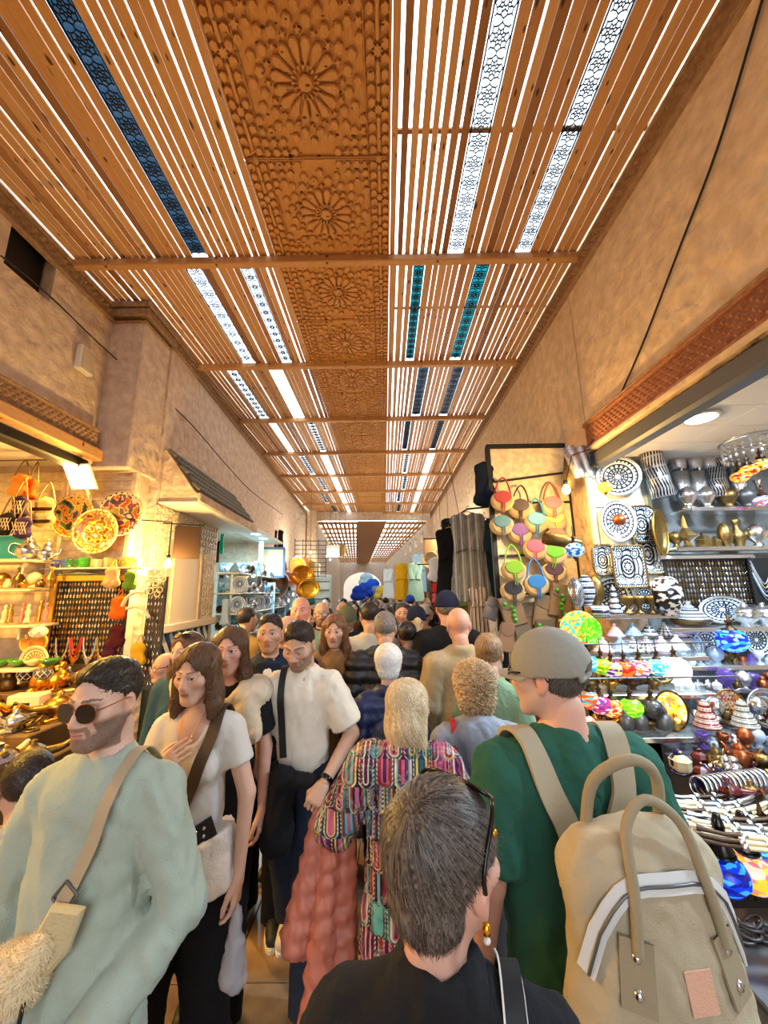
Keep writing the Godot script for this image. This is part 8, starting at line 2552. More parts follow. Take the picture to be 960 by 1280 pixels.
	for k in 8:
		single("oil_lamp", V.oil_lamp, [M.old_brass, M.brass, M.old_bronze][k % 3], "%s brass oil lamp on the %s glass shelf" % [["first", "second", "third", "fourth"][k % 4], "upper" if k < 4 else "lower"], "oil lamp", ([W(1.340, 1.293, 2.72), W(1.477, 1.291, 2.72), W(1.613, 1.289, 2.72), W(1.760, 1.287, 2.72)][k] if k < 4 else [W(1.237, 1.124, 2.5), W(1.356, 1.123, 2.5), W(1.555, 1.120, 2.5), W(1.715, 1.117, 2.5)][k - 4]), Basis(Vector3.UP, rng.randf_range(-0.6, 0.6)), "brass oil lamps")
	for k in 3:
		single("metal_pot", V.jar, M.grey_metal, ["left", "middle", "right"][k] + " grey metal pot on the lower glass shelf", "pot", [W(1.395, 1.135, 2.46), W(1.474, 1.134, 2.46), W(1.613, 1.132, 2.46)][k], Basis.from_scale(Vector3.ONE * 1.2), "grey metal pots")
	var jm := [["silver", M.silver], ["steel", M.steel], ["aged brass", M.old_brass], ["violet glass", tinted_glass(Color(0.35, 0.25, 0.6), 0.6)], ["copper", M.copper], ["pale blue", ceramic(Color(0.66, 0.74, 0.84))], ["white", ceramic(Color(0.85, 0.86, 0.88))]]
	var jk := [["jar", V.jar], ["box", V.box], ["bowl", V.cup], ["goblet", V.goblet], ["ball", V.ball]]
	for r in 4:
		for c in 17:
			var q: Array = jm[rng.randi() % jm.size()]
			var k: Array = jk[rng.randi() % jk.size()]
			var d: float = [2.95, 2.75, 2.55, 2.40][r]
			var y: float = [1.385, 1.27, 1.15, 1.05][r]
			var x: float = [2.08, 1.95, 1.88, 1.78][r] + c * 0.062 + rng.randf_range(-0.006, 0.006)
			single("small_" + k[0], k[1], q[1], "%s small %s in the %s row of wares at the right edge" % [q[0], k[0], ["back", "third", "second", "front"][r]], k[0], W(x, y, d), Basis.from_scale(Vector3.ONE * rng.randf_range(0.55, 0.8)), "%s %s pieces, %s row" % [q[0], k[0], ["back", "third", "second", "front"][r]])
	for k in 3:
		var t := thing("blue_plate", ["patterned blue plate leaning behind the bowls", "grey ringed plate leaning at the right edge", "dark ringed plate leaning beside the striped tagine"][k], "plate", [W(2.426, 1.516, 3.05), W(2.765, 1.546, 3), W(2.285, 1.501, 3.05)][k])
		obj("face", dish(0.11, 0.11, 0.015), p_round, t)
		obj("rim", rim_of(0.11, 0.11, 2.0, 0.006), M.silver, t)
	for k in 2:
		var t := thing("pewter_plate", ["pewter plate standing beside the pinkish mosaic plate", "large pewter plate at the right edge"][k], "plate", [W(2.231, 1.197, 2.6), W(2.310, 1.209, 2.55)][k])
		obj("face", dish(0.11, 0.11, 0.02), M.silver, t)
		obj("rim", rim_of(0.11, 0.11, 2.0, 0.006), M.silver, t)
	var tb := thing("stall_table", "stepped display table of the right stall", "table", W(2.45, 0, 2.6))
	for q in [[0.0, 1.02, -0.45, 0.5], [0.0, 1.13, -0.62, 0.34], [0.0, 1.25, -0.78, 0.24], [0.0, 1.37, -0.92, 0.2]]:
		obj("tier", boxm(Vector3(1.55, q[1] - 0.01, q[3]), 0.006), M.shaded_cloth, tb, Vector3(0, q[1] / 2 - 0.005, q[2] + 0.45))
	obj("tray", boxm(Vector3(1.6, 0.02, 1.0), 0.004), M.shaded_cloth, tb, Vector3(-0.05, 0.99, 0.62))
	obj("leg", boxm(Vector3(0.05, 0.98, 0.05), 0.005), M.white_paint, tb, Vector3(-0.8, 0.49, 1.05))
	obj("leg", boxm(Vector3(0.05, 0.98, 0.05), 0.005), M.white_paint, tb, Vector3(0.7, 0.49, 1.05))
	for k in 4: teapot("metal_teapot", ["brass teapot", "copper teapot", "dark bronze teapot", "silver teapot"][k] + " in the middle of the right table", W(1.72 + k * 0.17, 1.0, 2.24 + 0.05 * (k % 2)), 0.5 + k * 1.3, [M.old_brass, M.copper, M.old_bronze, M.silver][k], 0.62, "small teapots on the right table")
	for k in 3: single("striped_cone", V.stripe_cone, printed(print_tex(2, [Color(0.45, 0.08, 0.08), Color(0.3, 0.3, 0.25), Color(0.12, 0.12, 0.14)][k], Color(0.85, 0.83, 0.78), 96), 0.3), ["red and white", "grey-green", "black and white"][k] + " ringed cone box on the right table", "box", W(1.86 + k * 0.22, 1.14, 2.45), Basis.from_scale(Vector3(0.8, 1.0, 0.8)), "ringed cone boxes")
	for k in 75:
		var m: Array = [["silver", M.silver], ["bone", M.cream], ["aged brass", M.old_brass], ["dark red", mat(Color(0.35, 0.06, 0.06), 0.3)], ["dark blue", mat(Color(0.05, 0.06, 0.25), 0.3)]][rng.randi() % 5]
		var q: Array = [["bangle", V.bangle, "bangle"], ["trinket_box", V.box, "box"], ["trinket_jar", V.jar, "jar"], ["oil_lamp", V.oil_lamp, "oil lamp"]][rng.randi() % 4]
		single(q[0], q[1], m[1], "%s %s scattered on the right table" % [m[0], q[2]], q[2], W(rng.randf_range(1.50, 2.6), 1.005, rng.randf_range(1.93, 2.30)), Basis(Vector3.UP, rng.randf() * TAU) * Basis.from_scale(Vector3.ONE * rng.randf_range(0.8, 1.1)), "%s %s pieces on the right table" % [m[0], q[2]])
	for k in 14:
		single("cuff_bangle", V.bangle, M.silver, "%s silver cuff in the upright row on the right table" % ["first", "second", "third", "fourth", "fifth", "sixth", "seventh", "eighth", "ninth", "tenth", "eleventh", "twelfth", "thirteenth", "last"][k], "bangle", W(1.42 + k * 0.022, 1.045 + 0.002 * k, 1.98), Basis(Vector3.UP, 0.25) * Basis(Vector3.BACK, PI / 2 - 0.15) * Basis.from_scale(Vector3(1.2, 2.2, 1.2)), "row of silver cuffs")
	for k in 18:
		var t := thing("dagger", "%s curved dagger in bone and silver sheath on the front tray" % ["first", "second", "third", "fourth", "fifth", "sixth", "seventh", "eighth", "ninth", "tenth", "eleventh", "twelfth", "thirteenth", "fourteenth", "fifteenth", "sixteenth", "seventeenth", "last"][k], "dagger", W(1.28 + 0.022 * (k % 3) + (0.02 if k > 11 else 0.0), 1.012 + 0.012 * (k / 6), 1.62 + (k % 6) * 0.055 + 0.01 * (k / 6)), -0.18 + 0.045 * (k % 6), "daggers on the tray")
		if not V.has("sheath"):
			V.sheath = tubem(smooth_path([Vector3(0.0, 0, 0), Vector3(0.12, 0.0, 0.0), Vector3(0.22, 0.006, -0.02), Vector3(0.30, 0.01, -0.055)], 5), [0.013, 0.013, 0.013, 0.013, 0.013, 0.013, 0.013, 0.012, 0.012, 0.012, 0.011, 0.011, 0.010, 0.009, 0.008, 0.006], 8, 0.6)
			V.hilt = tubem([Vector3(-0.13, 0.004, -0.03), Vector3(-0.10, 0.002, -0.016), Vector3(-0.05, 0, -0.003), Vector3(0, 0, 0)], [0.015, 0.010, 0.009, 0.012], 8, 0.7)
			V.band = lathem([0.014, -0.008, 0.0155, 0.0, 0.014, 0.008], 10)
		obj("sheath", V.sheath, [M.cream, M.silver, M.old_bronze][k % 3], t)
		obj("hilt", V.hilt, [M.old_bronze, M.cream, M.silver][k % 3], t)
		for j in 3: obj("band", V.band, M.silver, t, Vector3(0.01 + j * 0.08, 0.0, 0), Basis(Vector3.BACK, PI / 2))
	var fan := thing("bone_fan", "patterned bone fan dish at the right end of the dagger tray", "dish", W(1.74, 1.03, 1.80))
	obj("face", dish(0.14, 0.10, 0.02), p_round, fan, Vector3.ZERO, flat)
	obj("rim", rim_of(0.14, 0.10, 2.0, 0.006), M.silver, fan, Vector3.ZERO, flat)
	for k in 3:
		mosaic_lamp(["blue wave-patterned", "pink and yellow flecked", "turquoise striped"][k] + " mosaic dome lamp under the dagger tray", [W(1.275, 0.873, 1.72), W(1.425, 0.840, 1.78), W(1.521, 0.918, 1.8)][k], lamp_mat([[Color(0.05, 0.2, 0.8), Color(0.2, 0.6, 0.95), Color(0.03, 0.08, 0.5)], [Color(0.9, 0.55, 0.4), Color(0.95, 0.75, 0.2), Color(0.85, 0.45, 0.5), Color(0.9, 0.8, 0.7)], [Color(0.1, 0.5, 0.8), Color(0.4, 0.8, 0.9), Color(0.1, 0.3, 0.6)]][k], 80 + k, 0.9), 1.15, 0.03)
	for k in 2:
		var t := thing("black_cone", ["left black metal lamp holder above the blue dome lamp", "right black metal lamp holder above the pink dome lamp"][k], "lamp holder", [W(1.266, 0.990, 1.7), W(1.407, 0.966, 1.76)][k])
		obj("body", lathem([0.035, -0.05, 0.04, -0.03, 0.02, 0.0, 0.022, 0.05, 0.012, 0.09, 0.0, 0.09], 14), M.black_gloss, t)
		obj("collar", _torus(0.038, 0.006, 16, 6), M.black_gloss, t, Vector3(0, -0.045, 0))
	for k in 10:
		single("chain_loop", V.bangle, M.grey_metal, "%s link of the dark chain heap below the lamps" % ["first", "second", "third", "fourth", "fifth", "sixth", "seventh", "eighth", "ninth", "last"][k], "chain", W(1.26 + 0.025 * (k % 5), 0.715 + 0.01 * (k / 5), 1.66 + 0.02 * (k % 3)), Basis(Vector3.UP, k * 1.3) * Basis(Vector3.RIGHT, 0.3 * (k % 3)), "dark chain links")
	var low := thing("low_table", "low cloth-covered table with glazed bowls at the lower right", "table", W(1.62, 0, 1.35))
	obj("top", boxm(Vector3(1.0, 0.03, 0.9), 0.006), M.grey_metal, low, Vector3(0, 0.69, 0))
	obj("cloth", boxm(Vector3(0.98, 0.66, 0.88), 0.02), fabric(Color(0.40, 0.42, 0.44)), low, Vector3(0, 0.34, 0))
	var gb := [[Color(0.55, 0.05, 0.10), "dark red", W(1.30, 0.72, 1.42)], [Color(0.80, 0.70, 0.10), "yellow", W(1.18, 0.72, 1.22)], [Color(0.10, 0.08, 0.45), "deep blue", W(1.28, 0.72, 1.06)], [Color(0.15, 0.45, 0.15), "green", W(1.5, 0.72, 1.3)]]
	for q in gb:
		single("glazed_bowl", V.bowl, ceramic(q[0]), q[1] + " glazed bowl on the low table", "bowl", q[2], Basis.from_scale(Vector3.ONE * 0.75), "glazed bowls")
	build_bag_panel()
func build_bag_panel() -> void:
	var p := thing("bag_panel", "white panel in a dark frame hung with basket bags", "display panel", W(1.42, 2.45, 3.62))
	obj("panel", boxm(Vector3(0.74, 1.75, 0.03), 0.004), M.white_wood, p)
	for q in [[0, 0.88, 0.80, 0.05], [-0.385, 0, 0.045, 1.76], [0.385, 0, 0.045, 1.76]]: obj("frame_bar", boxm(Vector3(q[2], q[3], 0.05), 0.006), M.black, p, Vector3(q[0], q[1], 0))
	for q in [[0.55, 0.12], [0.30, 0.0], [-0.2, 0.0], [-0.55, 0.0]]: obj("rod", boxm(Vector3(0.72, 0.018, 0.018), 0.003), M.black, p, Vector3(0, q[0], 0.045), Basis(Vector3.BACK, q[1]))
	obj("post", boxm(Vector3(0.05, 1.6, 0.05), 0.005), M.black, p, Vector3(-0.36, -1.65, 0))
	obj("post", boxm(Vector3(0.05, 1.6, 0.05), 0.005), M.black, p, Vector3(0.36, -1.65, 0))
	var body := S()
	var half := PackedVector2Array()
	for i in 24:
		var a := TAU * i / 24
		half.append(Vector2(cos(a) * 0.105, sin(a) * 0.105 * (1.0 if a > PI else 0.72)))
	prism(body, half, 0.075, Transform3D(Basis.IDENTITY, Vector3(0, 0, -0.037)), 0.02)
	var bm := done(body)
	var fl := PackedVector2Array()
	for i in 16:
		var a := TAU * i / 16
		fl.append(Vector2(cos(a) * 0.078, sin(a) * 0.062 + (0.022 if a < PI else 0.03)))
	var fm := prismm(fl, 0.012, 0.004)
	var tm := tubem([Vector3(0.004, 0, 0), Vector3(0.006, -0.05, 0.003), Vector3(0.0, -0.10, 0)], [0.006, 0.005, 0.004], 6)
	var sm := tubem(smooth_path([Vector3(-0.075, 0.05, 0), Vector3(-0.045, 0.16, -0.01), Vector3(0, 0.22, -0.02), Vector3(0.045, 0.16, -0.01), Vector3(0.075, 0.05, 0)], 5), 0.008, 6)
	var bags := [[W(1.095, 2.752, 3.46), Color(0.55, 0.14, 0.12), "red-flapped", 0.1], [W(1.082, 2.534, 3.5), Color(0.16, 0.40, 0.46), "teal-flapped", 0.0], [W(1.258, 2.678, 3.48), Color(0.20, 0.12, 0.09), "dark brown-flapped", 0.15], [W(1.377, 2.541, 3.44), Color(0.12, 0.50, 0.58), "turquoise-flapped", 0.1], [W(1.547, 2.692, 3.46), Color(0.62, 0.30, 0.24), "rose-brown-flapped", 0.05], [W(1.572, 2.564, 3.5), Color(0.82, 0.66, 0.20), "yellow-flapped", 0.0], [W(1.245, 2.457, 3.5), Color(0.36, 0.16, 0.48), "purple-flapped", 0.1], [W(1.358, 2.298, 3.47), Color(0.78, 0.30, 0.42), "pink-flapped", 0.2], [W(1.575, 2.398, 3.48), Color(0.42, 0.30, 0.22), "tan-brown-flapped", 0.25], [W(1.513, 2.249, 3.44), Color(0.32, 0.62, 0.12), "green-flapped", 0.25], [W(1.132, 2.113, 3.42), Color(0.45, 0.66, 0.12), "lime-flapped", 0.0], [W(1.499, 2.095, 3.46), Color(0.25, 0.08, 0.12), "maroon-flapped", 0.1], [W(1.116, 1.934, 3.44), Color(0.10, 0.10, 0.16), "black-flapped", 0.05], [W(1.309, 1.985, 3.4), Color(0.12, 0.42, 0.68), "bright blue-flapped", 0.0]]
	for i in bags.size():
		var q: Array = bags[i]
		var t := thing("basket_bag", q[2] + " half-moon basket bag on the framed panel", "bag", q[0], -0.1 - q[3], "basket bags")
		t.rotation.z = -q[3] * 0.8
		var lm := leather(q[1])
		obj("basket", bm, M.straw, t)
		obj("flap", fm, lm, t, Vector3(0, -0.004, 0.034))
		obj("tassel", tm, lm, t, Vector3(-0.006, -0.03, 0.05))
		obj("tassel", tm, lm, t, Vector3(0.012, -0.035, 0.05))
		if i in [0, 2, 3, 4, 10, 13, 6]: obj("strap", sm, lm, t)
	var lb := [[W(1.100, 1.750, 3.46), 0.20, 0.24, 0.25, Color(0.48, 0.38, 0.27), 5], [W(1.248, 1.678, 3.5), 0.18, 0.26, 0.1, Color(0.44, 0.36, 0.26), 0], [W(1.392, 1.745, 3.46), 0.22, 0.24, -0.15, Color(0.50, 0.41, 0.29), 0], [W(1.518, 1.832, 3.44), 0.20, 0.26, -0.2, Color(0.47, 0.38, 0.26), 6], [W(1.191, 1.513, 3.48), 0.16, 0.22, 0.15, Color(0.46, 0.40, 0.31), 0], [W(1.353, 1.568, 3.44), 0.17, 0.20, -0.05, Color(0.42, 0.36, 0.27), 1], [W(1.509, 1.581, 3.42), 0.14, 0.24, -0.2, Color(0.34, 0.22, 0.14), 5], [W(1.015, 1.536, 3.42), 0.13, 0.22, -0.2, Color(0.56, 0.42, 0.30), 0], [W(0.948, 1.768, 3.56), 0.12, 0.18, -0.35, Color(0.45, 0.42, 0.40), 0], [W(1.640, 1.672, 3.5), 0.12, 0.22, -0.1, Color(0.60, 0.32, 0.16), 0]]
	var tagm := lathem([0.0, 0.010, 0.014, 0.008, 0.018, 0.0], 12)
	for i in lb.size():
		var q: Array = lb[i]
		var t := thing("leather_bag", "%s flat leather bag hanging below the basket bags%s" % [["olive-brown left", "second olive", "wide middle", "large right", "lower left-middle", "lower middle", "dark lower right", "tan lower left", "grey outer left", "orange-brown outer right"][i], ", with green discs" if q[5] > 1 else ""], "bag", q[0], 0.0, "flat leather bags")
		t.rotation.z = q[3]
		obj("body", prismm(PackedVector2Array([Vector2(-q[1] / 2 * 0.92, q[2] / 2), Vector2(q[1] / 2 * 0.92, q[2] / 2), Vector2(q[1] / 2, -q[2] / 2), Vector2(-q[1] / 2, -q[2] / 2)]), 0.03, 0.008), leather(q[4]), t)
		obj("flap", prismm(PackedVector2Array([Vector2(-q[1] / 2 * 0.95, 0.02), Vector2(q[1] / 2 * 0.95, 0.02), Vector2(q[1] / 2 * 0.8, -q[2] * 0.3), Vector2(0, -q[2] * 0.42), Vector2(-q[1] / 2 * 0.8, -q[2] * 0.3)]), 0.006, 0.002), leather(q[4] * 0.9), t, Vector3(0, q[2] / 2, 0.03))
		for k in q[5]:
			obj("green_disc", tagm, mat(Color(0.22, 0.62, 0.15) if i != 6 else Color(0.62, 0.68, 0.25), 0.5), t, Vector3(-0.05 + 0.02 * k + 0.03 * sin(k * 1.2), q[2] * 0.35 - k * 0.038, 0.04), Basis(Vector3.RIGHT, PI / 2))
# ------------------------------------------------------------------ stalls further down the lane
func stripes(c0: Color, c1: Color) -> StandardMaterial3D:
	var im := Image.create(32, 4, false, Image.FORMAT_RGB8)
	im.fill(c0)
	im.fill_rect(Rect2i(0, 0, 9, 4), c1)
	im.fill_rect(Rect2i(14, 0, 2, 4), c1)
	var m := tri_mat(mat(Color.WHITE, 0.9, 0.0, 0.3), 9.0)
	m.albedo_texture = ImageTexture.create_from_image(im)
	return m
func robe(label: String, at: Vector3, turn: float, m: Material, s := 1.0) -> void:
	if not V.has("robe"):
		var f := Field.new(Vector3(-0.5, -0.1, -0.2), Vector3(0.5, 1.5, 0.2), 0.018)
		f.bone(Vector3(0, 0.0, 0), Vector3(0, 1.15, 0), 0.30, 0.19, 0.05, Vector3(1, 1, 2.6))
		f.bone(Vector3(-0.17, 1.22, 0), Vector3(0.17, 1.22, 0), 0.075, 0.075, 0.06)
		for k in [-1.0, 1.0]: f.bone(Vector3(k * 0.19, 1.22, 0), Vector3(k * 0.10, 0.72, 0.08), 0.07, 0.10, 0.02, Vector3(1, 1, 1.4), true)
		f.cut(Vector3(0, -1, 0), 0.0)
		f.ell(Vector3(0, 1.32, 0.04), Vector3(0.07, 0.10, 0.08), 0.02, true)
		V.robe = folded(f.mesh(), 0.014, Vector3(14, 2.5, 14))
		V.hanger = tubem(smooth_path([Vector3(-0.18, 1.24, 0), Vector3(0, 1.34, 0), Vector3(0.18, 1.24, 0)], 4), 0.008, 6)
		V.hook = tubem(smooth_path([Vector3(0, 1.34, 0), Vector3(0, 1.40, 0), Vector3(0.025, 1.43, 0), Vector3(0.04, 1.41, 0)], 4), 0.004, 5)
	var t := thing("robe", label, "robe", at, turn, "robes on hangers")
	t.scale = Vector3.ONE * s
	obj("cloth", V.robe, m, t)
	var h := obj("hanger", V.hanger, M.wood[0], t)
	obj("hook", V.hook, M.grey_metal, h)
func build_lane() -> void:
	single("cable", tubem(smooth_path([Vector3(1.785, 4.60, -1.26), Vector3(1.785, 4.21, -1.59), Vector3(1.785, 3.92, -1.93), Vector3(1.785, 3.54, -2.39), Vector3(1.78, 3.24, -2.84), Vector3(1.76, 3.14, -3.1)], 5), 0.007, 6), M.cable, "black cable sagging down the right plaster wall", "cable")
	single("cable", tubem(smooth_path([Vector3(-2.75, 4.37, -2.35), Vector3(-2.75, 4.39, -2.75), Vector3(-2.70, 4.30, -3.45), Vector3(-2.40, 4.05, -4.3), Vector3(-2.36, 3.86, -5.4), Vector3(-2.40, 3.76, -6.8), Vector3(-2.42, 3.78, -9.0)], 5), 0.007, 6), M.cable, "black cable crossing the left wall and the pilaster", "cable")
	single("cable", tubem(smooth_path([Vector3(1.5, 4.94, -8.5), Vector3(1.55, 4.1, -8.2), Vector3(1.6, 3.4, -8.0)], 5), 0.006, 6), M.cable, "thin cable hanging by the robes on the right", "cable")
	var jb := thing("junction_box", "small white junction box on the left wall below the dark opening", "junction box", W(-2.75, 4.08, 3.20), PI / 2)
	obj("body", boxm(Vector3(0.17, 0.24, 0.06), 0.01), M.white_paint, jb)
	obj("lid", boxm(Vector3(0.14, 0.20, 0.01), 0.004), M.cream_wall, jb, Vector3(0, 0, 0.032))
	var ang := atan2(0.28, 6.0)
	var fr := Transform3D(Basis(Vector3.UP, ang), W(-2.415, 0, 3.98))
	var ss := struct("wall_silver_shop", "inner walls of the silver shop on the left")
	ss.transform = fr
	for q in [[-1.4, -1.3, 0.0, 3.1, 1.6, 4.35], [-1.4, -0.05, 0.0, 3.1, 1.6, 1.72], [-1.4, -0.05, 0.0, 3.1, 4.22, 4.35], [-1.4, 0.0, 3.02, 3.1, 1.7, 4.3]]: wall_box(ss, "wall_face", q[0], q[1], q[2], q[3], q[4], q[5], M.cream_wall)
	var hd := thing("shop_header", "white lit header over the silver shop front", "shop front")
	hd.transform = fr
	obj("soffit", boxm(Vector3(0.42, 0.05, 2.1), 0.006), M.white_paint, hd, Vector3(0.2, 3.0, -3.25))
	obj("post", boxm(Vector3(0.07, 3.0, 0.07), 0.006), mat(Color(0.70, 0.86, 0.90), 0.4), hd, Vector3(0.16, 1.5, -3.55))
	var sh := thing("silver_shelving", "tiered shelves of silver and blue wares along the left wall", "shelves")
	sh.transform = fr
	for k in 6: obj("shelf", boxm(Vector3(0.40, 0.02, 4.9), 0.004), M.white_paint, sh, Vector3(0.30 - k * 0.035, 0.75 + k * 0.30, -4.3))
	for k in 4: obj("upright", boxm(Vector3(0.03, 2.35, 0.03), 0.004), M.white_paint, sh, Vector3(0.16, 1.17, -2.0 - k * 1.5))
	var pal := [["silver", M.silver], ["steel", M.steel], ["white", ceramic(Color(0.86, 0.90, 0.94))], ["pale blue", ceramic(Color(0.55, 0.72, 0.85))], ["turquoise", ceramic(Color(0.25, 0.55, 0.65))], ["dark", M.old_bronze]]
	var plate := printed(print_tex(0, Color(0.15, 0.30, 0.50), Color(0.88, 0.92, 0.95), 96))
	var names := ["bottom", "second", "third", "fourth", "fifth", "top"]
	for r in 6:
		for c in 24:
			var q: Array = pal[rng.randi() % 6]
			var kd := rng.randi() % 6
			var at := fr * Vector3(0.40 - r * 0.035 + rng.randf_range(-0.06, 0.06), 0.76 + r * 0.30, -1.92 - c * 0.205 + rng.randf_range(-0.03, 0.03))
			var seat := "%s shelf of the silver shop" % names[r]
			if kd == 5:
				single("dish", V.dish_r, plate if q[0] != "silver" else M.silver, "%s dish standing on the %s" % [q[0], seat], "dish", at + Vector3(0, 0.13, 0), Basis(Vector3.UP, rng.randf_range(0.3, 0.9)) * Basis.from_scale(Vector3.ONE * 0.85), "%s dishes, %s" % [q[0], seat])
			else:
				var w: Array = [["jar", V.jar], ["vase", V.vase], ["tagine", V.tagine], ["ball_vase", V.ball], ["bottle", V.sprinkler]][kd]
				single(w[0], w[1], q[1], "%s %s on the %s" % [q[0], w[0].replace("_", " "), seat], "vase" if w[0] == "ball_vase" else w[0], at, Basis(Vector3.UP, rng.randf() * TAU) * Basis.from_scale(Vector3.ONE * (rng.randf_range(0.9, 1.25) if kd != 4 else 0.75)), "%s %ss, %s" % [q[0], w[0].replace("_", " "), seat])
	for b in 3:
		var t := thing("ware_board", ["nearest", "middle", "farthest"][b] + " white pegboard of hanging silver wares facing up the lane", "display board", [W(-2.492, 1.907, 6.6), W(-2.452, 1.596, 7.6), W(-2.360, 1.578, 9)][b], 0.2)
		obj("board", boxm(Vector3(0.62, 1.1, 0.02), 0.003), mat(Color(0.62, 0.72, 0.76), 0.6), t)
		for i in 6:
			for j in 8:
				var kd: int = rng.randi() % 4
				obj("ware", [V.pendant, V.brooch, V.dish_r, V.bangle][kd], pal[rng.randi() % 6][1], t, Vector3(-0.25 + i * 0.1, 0.47 - j * 0.135, 0.03), (Basis(Vector3.RIGHT, PI / 2) if kd == 3 else Basis.IDENTITY) * Basis.from_scale(Vector3.ONE * [2.4, 2.2, 0.42, 1.4][kd]))
		obj("leg", boxm(Vector3(0.04, 1.2, 0.04), 0.004), M.white_paint, t, Vector3(0, -1.1, -0.02))
	for q in [[W(-2.310, 1.689, 5.7), Color(0.62, 0.70, 0.82), "pale blue scarf hanging at the corner of the silver shop"], [W(-2.498, 2.560, 5.75), Color(0.16, 0.14, 0.14), "dark strap bundle hanging at the corner of the silver shop"], [W(-2.511, 2.698, 5.9), Color(0.05, 0.62, 0.45), "green tasselled cord hanging in the silver shop"]]:
		var wd := 0.16 if q[1].g > 0.65 else 0.08
		single("hanging_cloth", cloth_bag_mesh(wd, 0.55 if wd > 0.1 else 0.5, 0.06, q[1].r * 9.0), fabric(q[1]), q[2], "cloth", q[0], Basis.IDENTITY, "")
	for q in [[W(-2.490, 2.226, 7), "silver", 0.0, "large silver round tray standing in the silver shop"], [W(-2.526, 2.137, 6.8), "silver", 0.5, "second silver tray leaning beside the large round tray"], [W(-2.476, 2.084, 8), "dark", 1.0, "dark oval tray edge-on by the framed board"], [W(-2.309, 2.137, 8.4), "dark", 0.8, "dark patterned tray below the framed board"], [W(-2.122, 2.407, 10), "gold", 0.4, "golden dish with embossed pattern on the left"], [W(-1.870, 2.038, 9.6), "gold", 0.3, "large golden round tray on the left"], [W(-2.337, 2.166, 9.9), "amber", 0.6, "amber orange plate beside the golden trays"], [W(-2.341, 2.640, 10.4), "amber", 0.8, "small orange plate above the golden dish"]]:
		var t := thing("round_tray", q[3], "tray", q[0], q[2], "round trays")
		obj("face", dish(0.27, 0.27 if q[1] != "gold" else 0.24, 0.03), {"silver": M.silver, "dark": M.old_bronze, "gold": M.gold, "amber": mat(Color(0.85, 0.40, 0.06), 0.4)}[q[1]], t)
		obj("rim", rim_of(0.265, 0.265 if q[1] != "gold" else 0.235, 2.0, 0.012), M.brass if q[1] == "gold" else M.grey_metal, t)
	var fb := thing("framed_board", "pale yellow board in a blue-grey frame on the left", "display board", W(-2.392, 2.585, 8.2), 0.25)
	obj("panel", boxm(Vector3(0.46, 0.58, 0.02), 0.003), M.cream, fb)
	for q in [[0, 0.30, 0.52, 0.05], [0, -0.30, 0.52, 0.05], [-0.245, 0, 0.05, 0.6], [0.245, 0, 0.05, 0.6]]: obj("frame_bar", boxm(Vector3(q[2], q[3], 0.03), 0.004), mat(Color(0.35, 0.42, 0.52), 0.6), fb, Vector3(q[0], q[1], 0.008))
	var gr := thing("grid_rack", "black wire grid rack with hanging goods on the left", "rack", W(-2.118, 2.901, 11), 0.2)
	for k in 9: obj("bar", boxm(Vector3(0.9, 0.02, 0.02), 0.003), M.black, gr, Vector3(0, -0.5 + k * 0.125, 0))
	for k in 5: obj("bar", boxm(Vector3(0.02, 1.1, 0.02), 0.003), M.black, gr, Vector3(-0.44 + k * 0.22, 0, 0))
	for k in 3: single("dark_jacket", cloth_bag_mesh(0.30, 0.75, 0.12, k * 4.0), fabric([Color(0.10, 0.08, 0.07), Color(0.16, 0.12, 0.09), Color(0.08, 0.08, 0.09)][k]), ["first", "second", "third"][k] + " dark jacket hanging above the framed board", "jacket", [W(-2.746, 3.105, 8.9), W(-2.716, 3.194, 9.3), W(-2.670, 3.245, 9.7)][k], Basis(Vector3.UP, 0.6), "dark jackets on the left wall")
	var ws := thing("white_cabinet", "tall white cabinet of small goods far on the left", "cabinet", W(-2.0, 0, 12.6))
	obj("body", boxm(Vector3(0.5, 2.5, 0.4), 0.01), mat(Color(0.75, 0.86, 0.88), 0.5), ws, Vector3(0, 1.25, 0))
	for k in 8: obj("shelf", boxm(Vector3(0.48, 0.02, 0.08), 0.003), M.grey_metal, ws, Vector3(0, 0.4 + k * 0.27, 0.22))
	for k in 2:
		var t := thing("sign_board", ["grey hanging sign board over the lane", "yellowish hanging sign board over the lane"][k], "sign", [W(-1.832, 3.370, 13.6), W(-1.504, 3.404, 13.7)][k])
		obj("board", boxm(Vector3(0.50 if k == 0 else 0.26, 0.42, 0.03), 0.004), mat(Color(0.62, 0.60, 0.58) if k == 0 else Color(0.60, 0.50, 0.30), 0.6), t)
		for x in [-0.1, 0.1]: obj("wire", tubem([Vector3(x, 0.2, 0), Vector3(x, 1.75, 0)], 0.006, 5), M.cable, t)
	robe("grey and cream striped robe hanging on the right wall", W(1.161, 1.792, 5.3), -0.2, stripes(Color(0.42, 0.44, 0.47), Color(0.70, 0.70, 0.68)), 0.92)
	robe("dark teal robe hanging right of the striped robe", W(1.518, 1.797, 5.8), -0.35, fabric(Color(0.12, 0.22, 0.27)), 0.92)
	robe("black robe hanging left of the striped robe", W(1.074, 1.769, 6.3), -0.3, fabric(Color(0.07, 0.07, 0.08)), 0.90)
	robe("red and white striped robe hanging low by the leather bags", W(1.172, 1.430, 5), -0.2, stripes(Color(0.85, 0.83, 0.80), Color(0.30, 0.07, 0.09)), 0.42)
	single("robe_rail", tubem([Vector3(1.0, 3.06, -6.7), Vector3(1.17, 3.06, -5.3), Vector3(1.82, 3.06, -5.0)], 0.012, 8), M.dark_metal, "dark rail that carries the robes on the right", "rail")
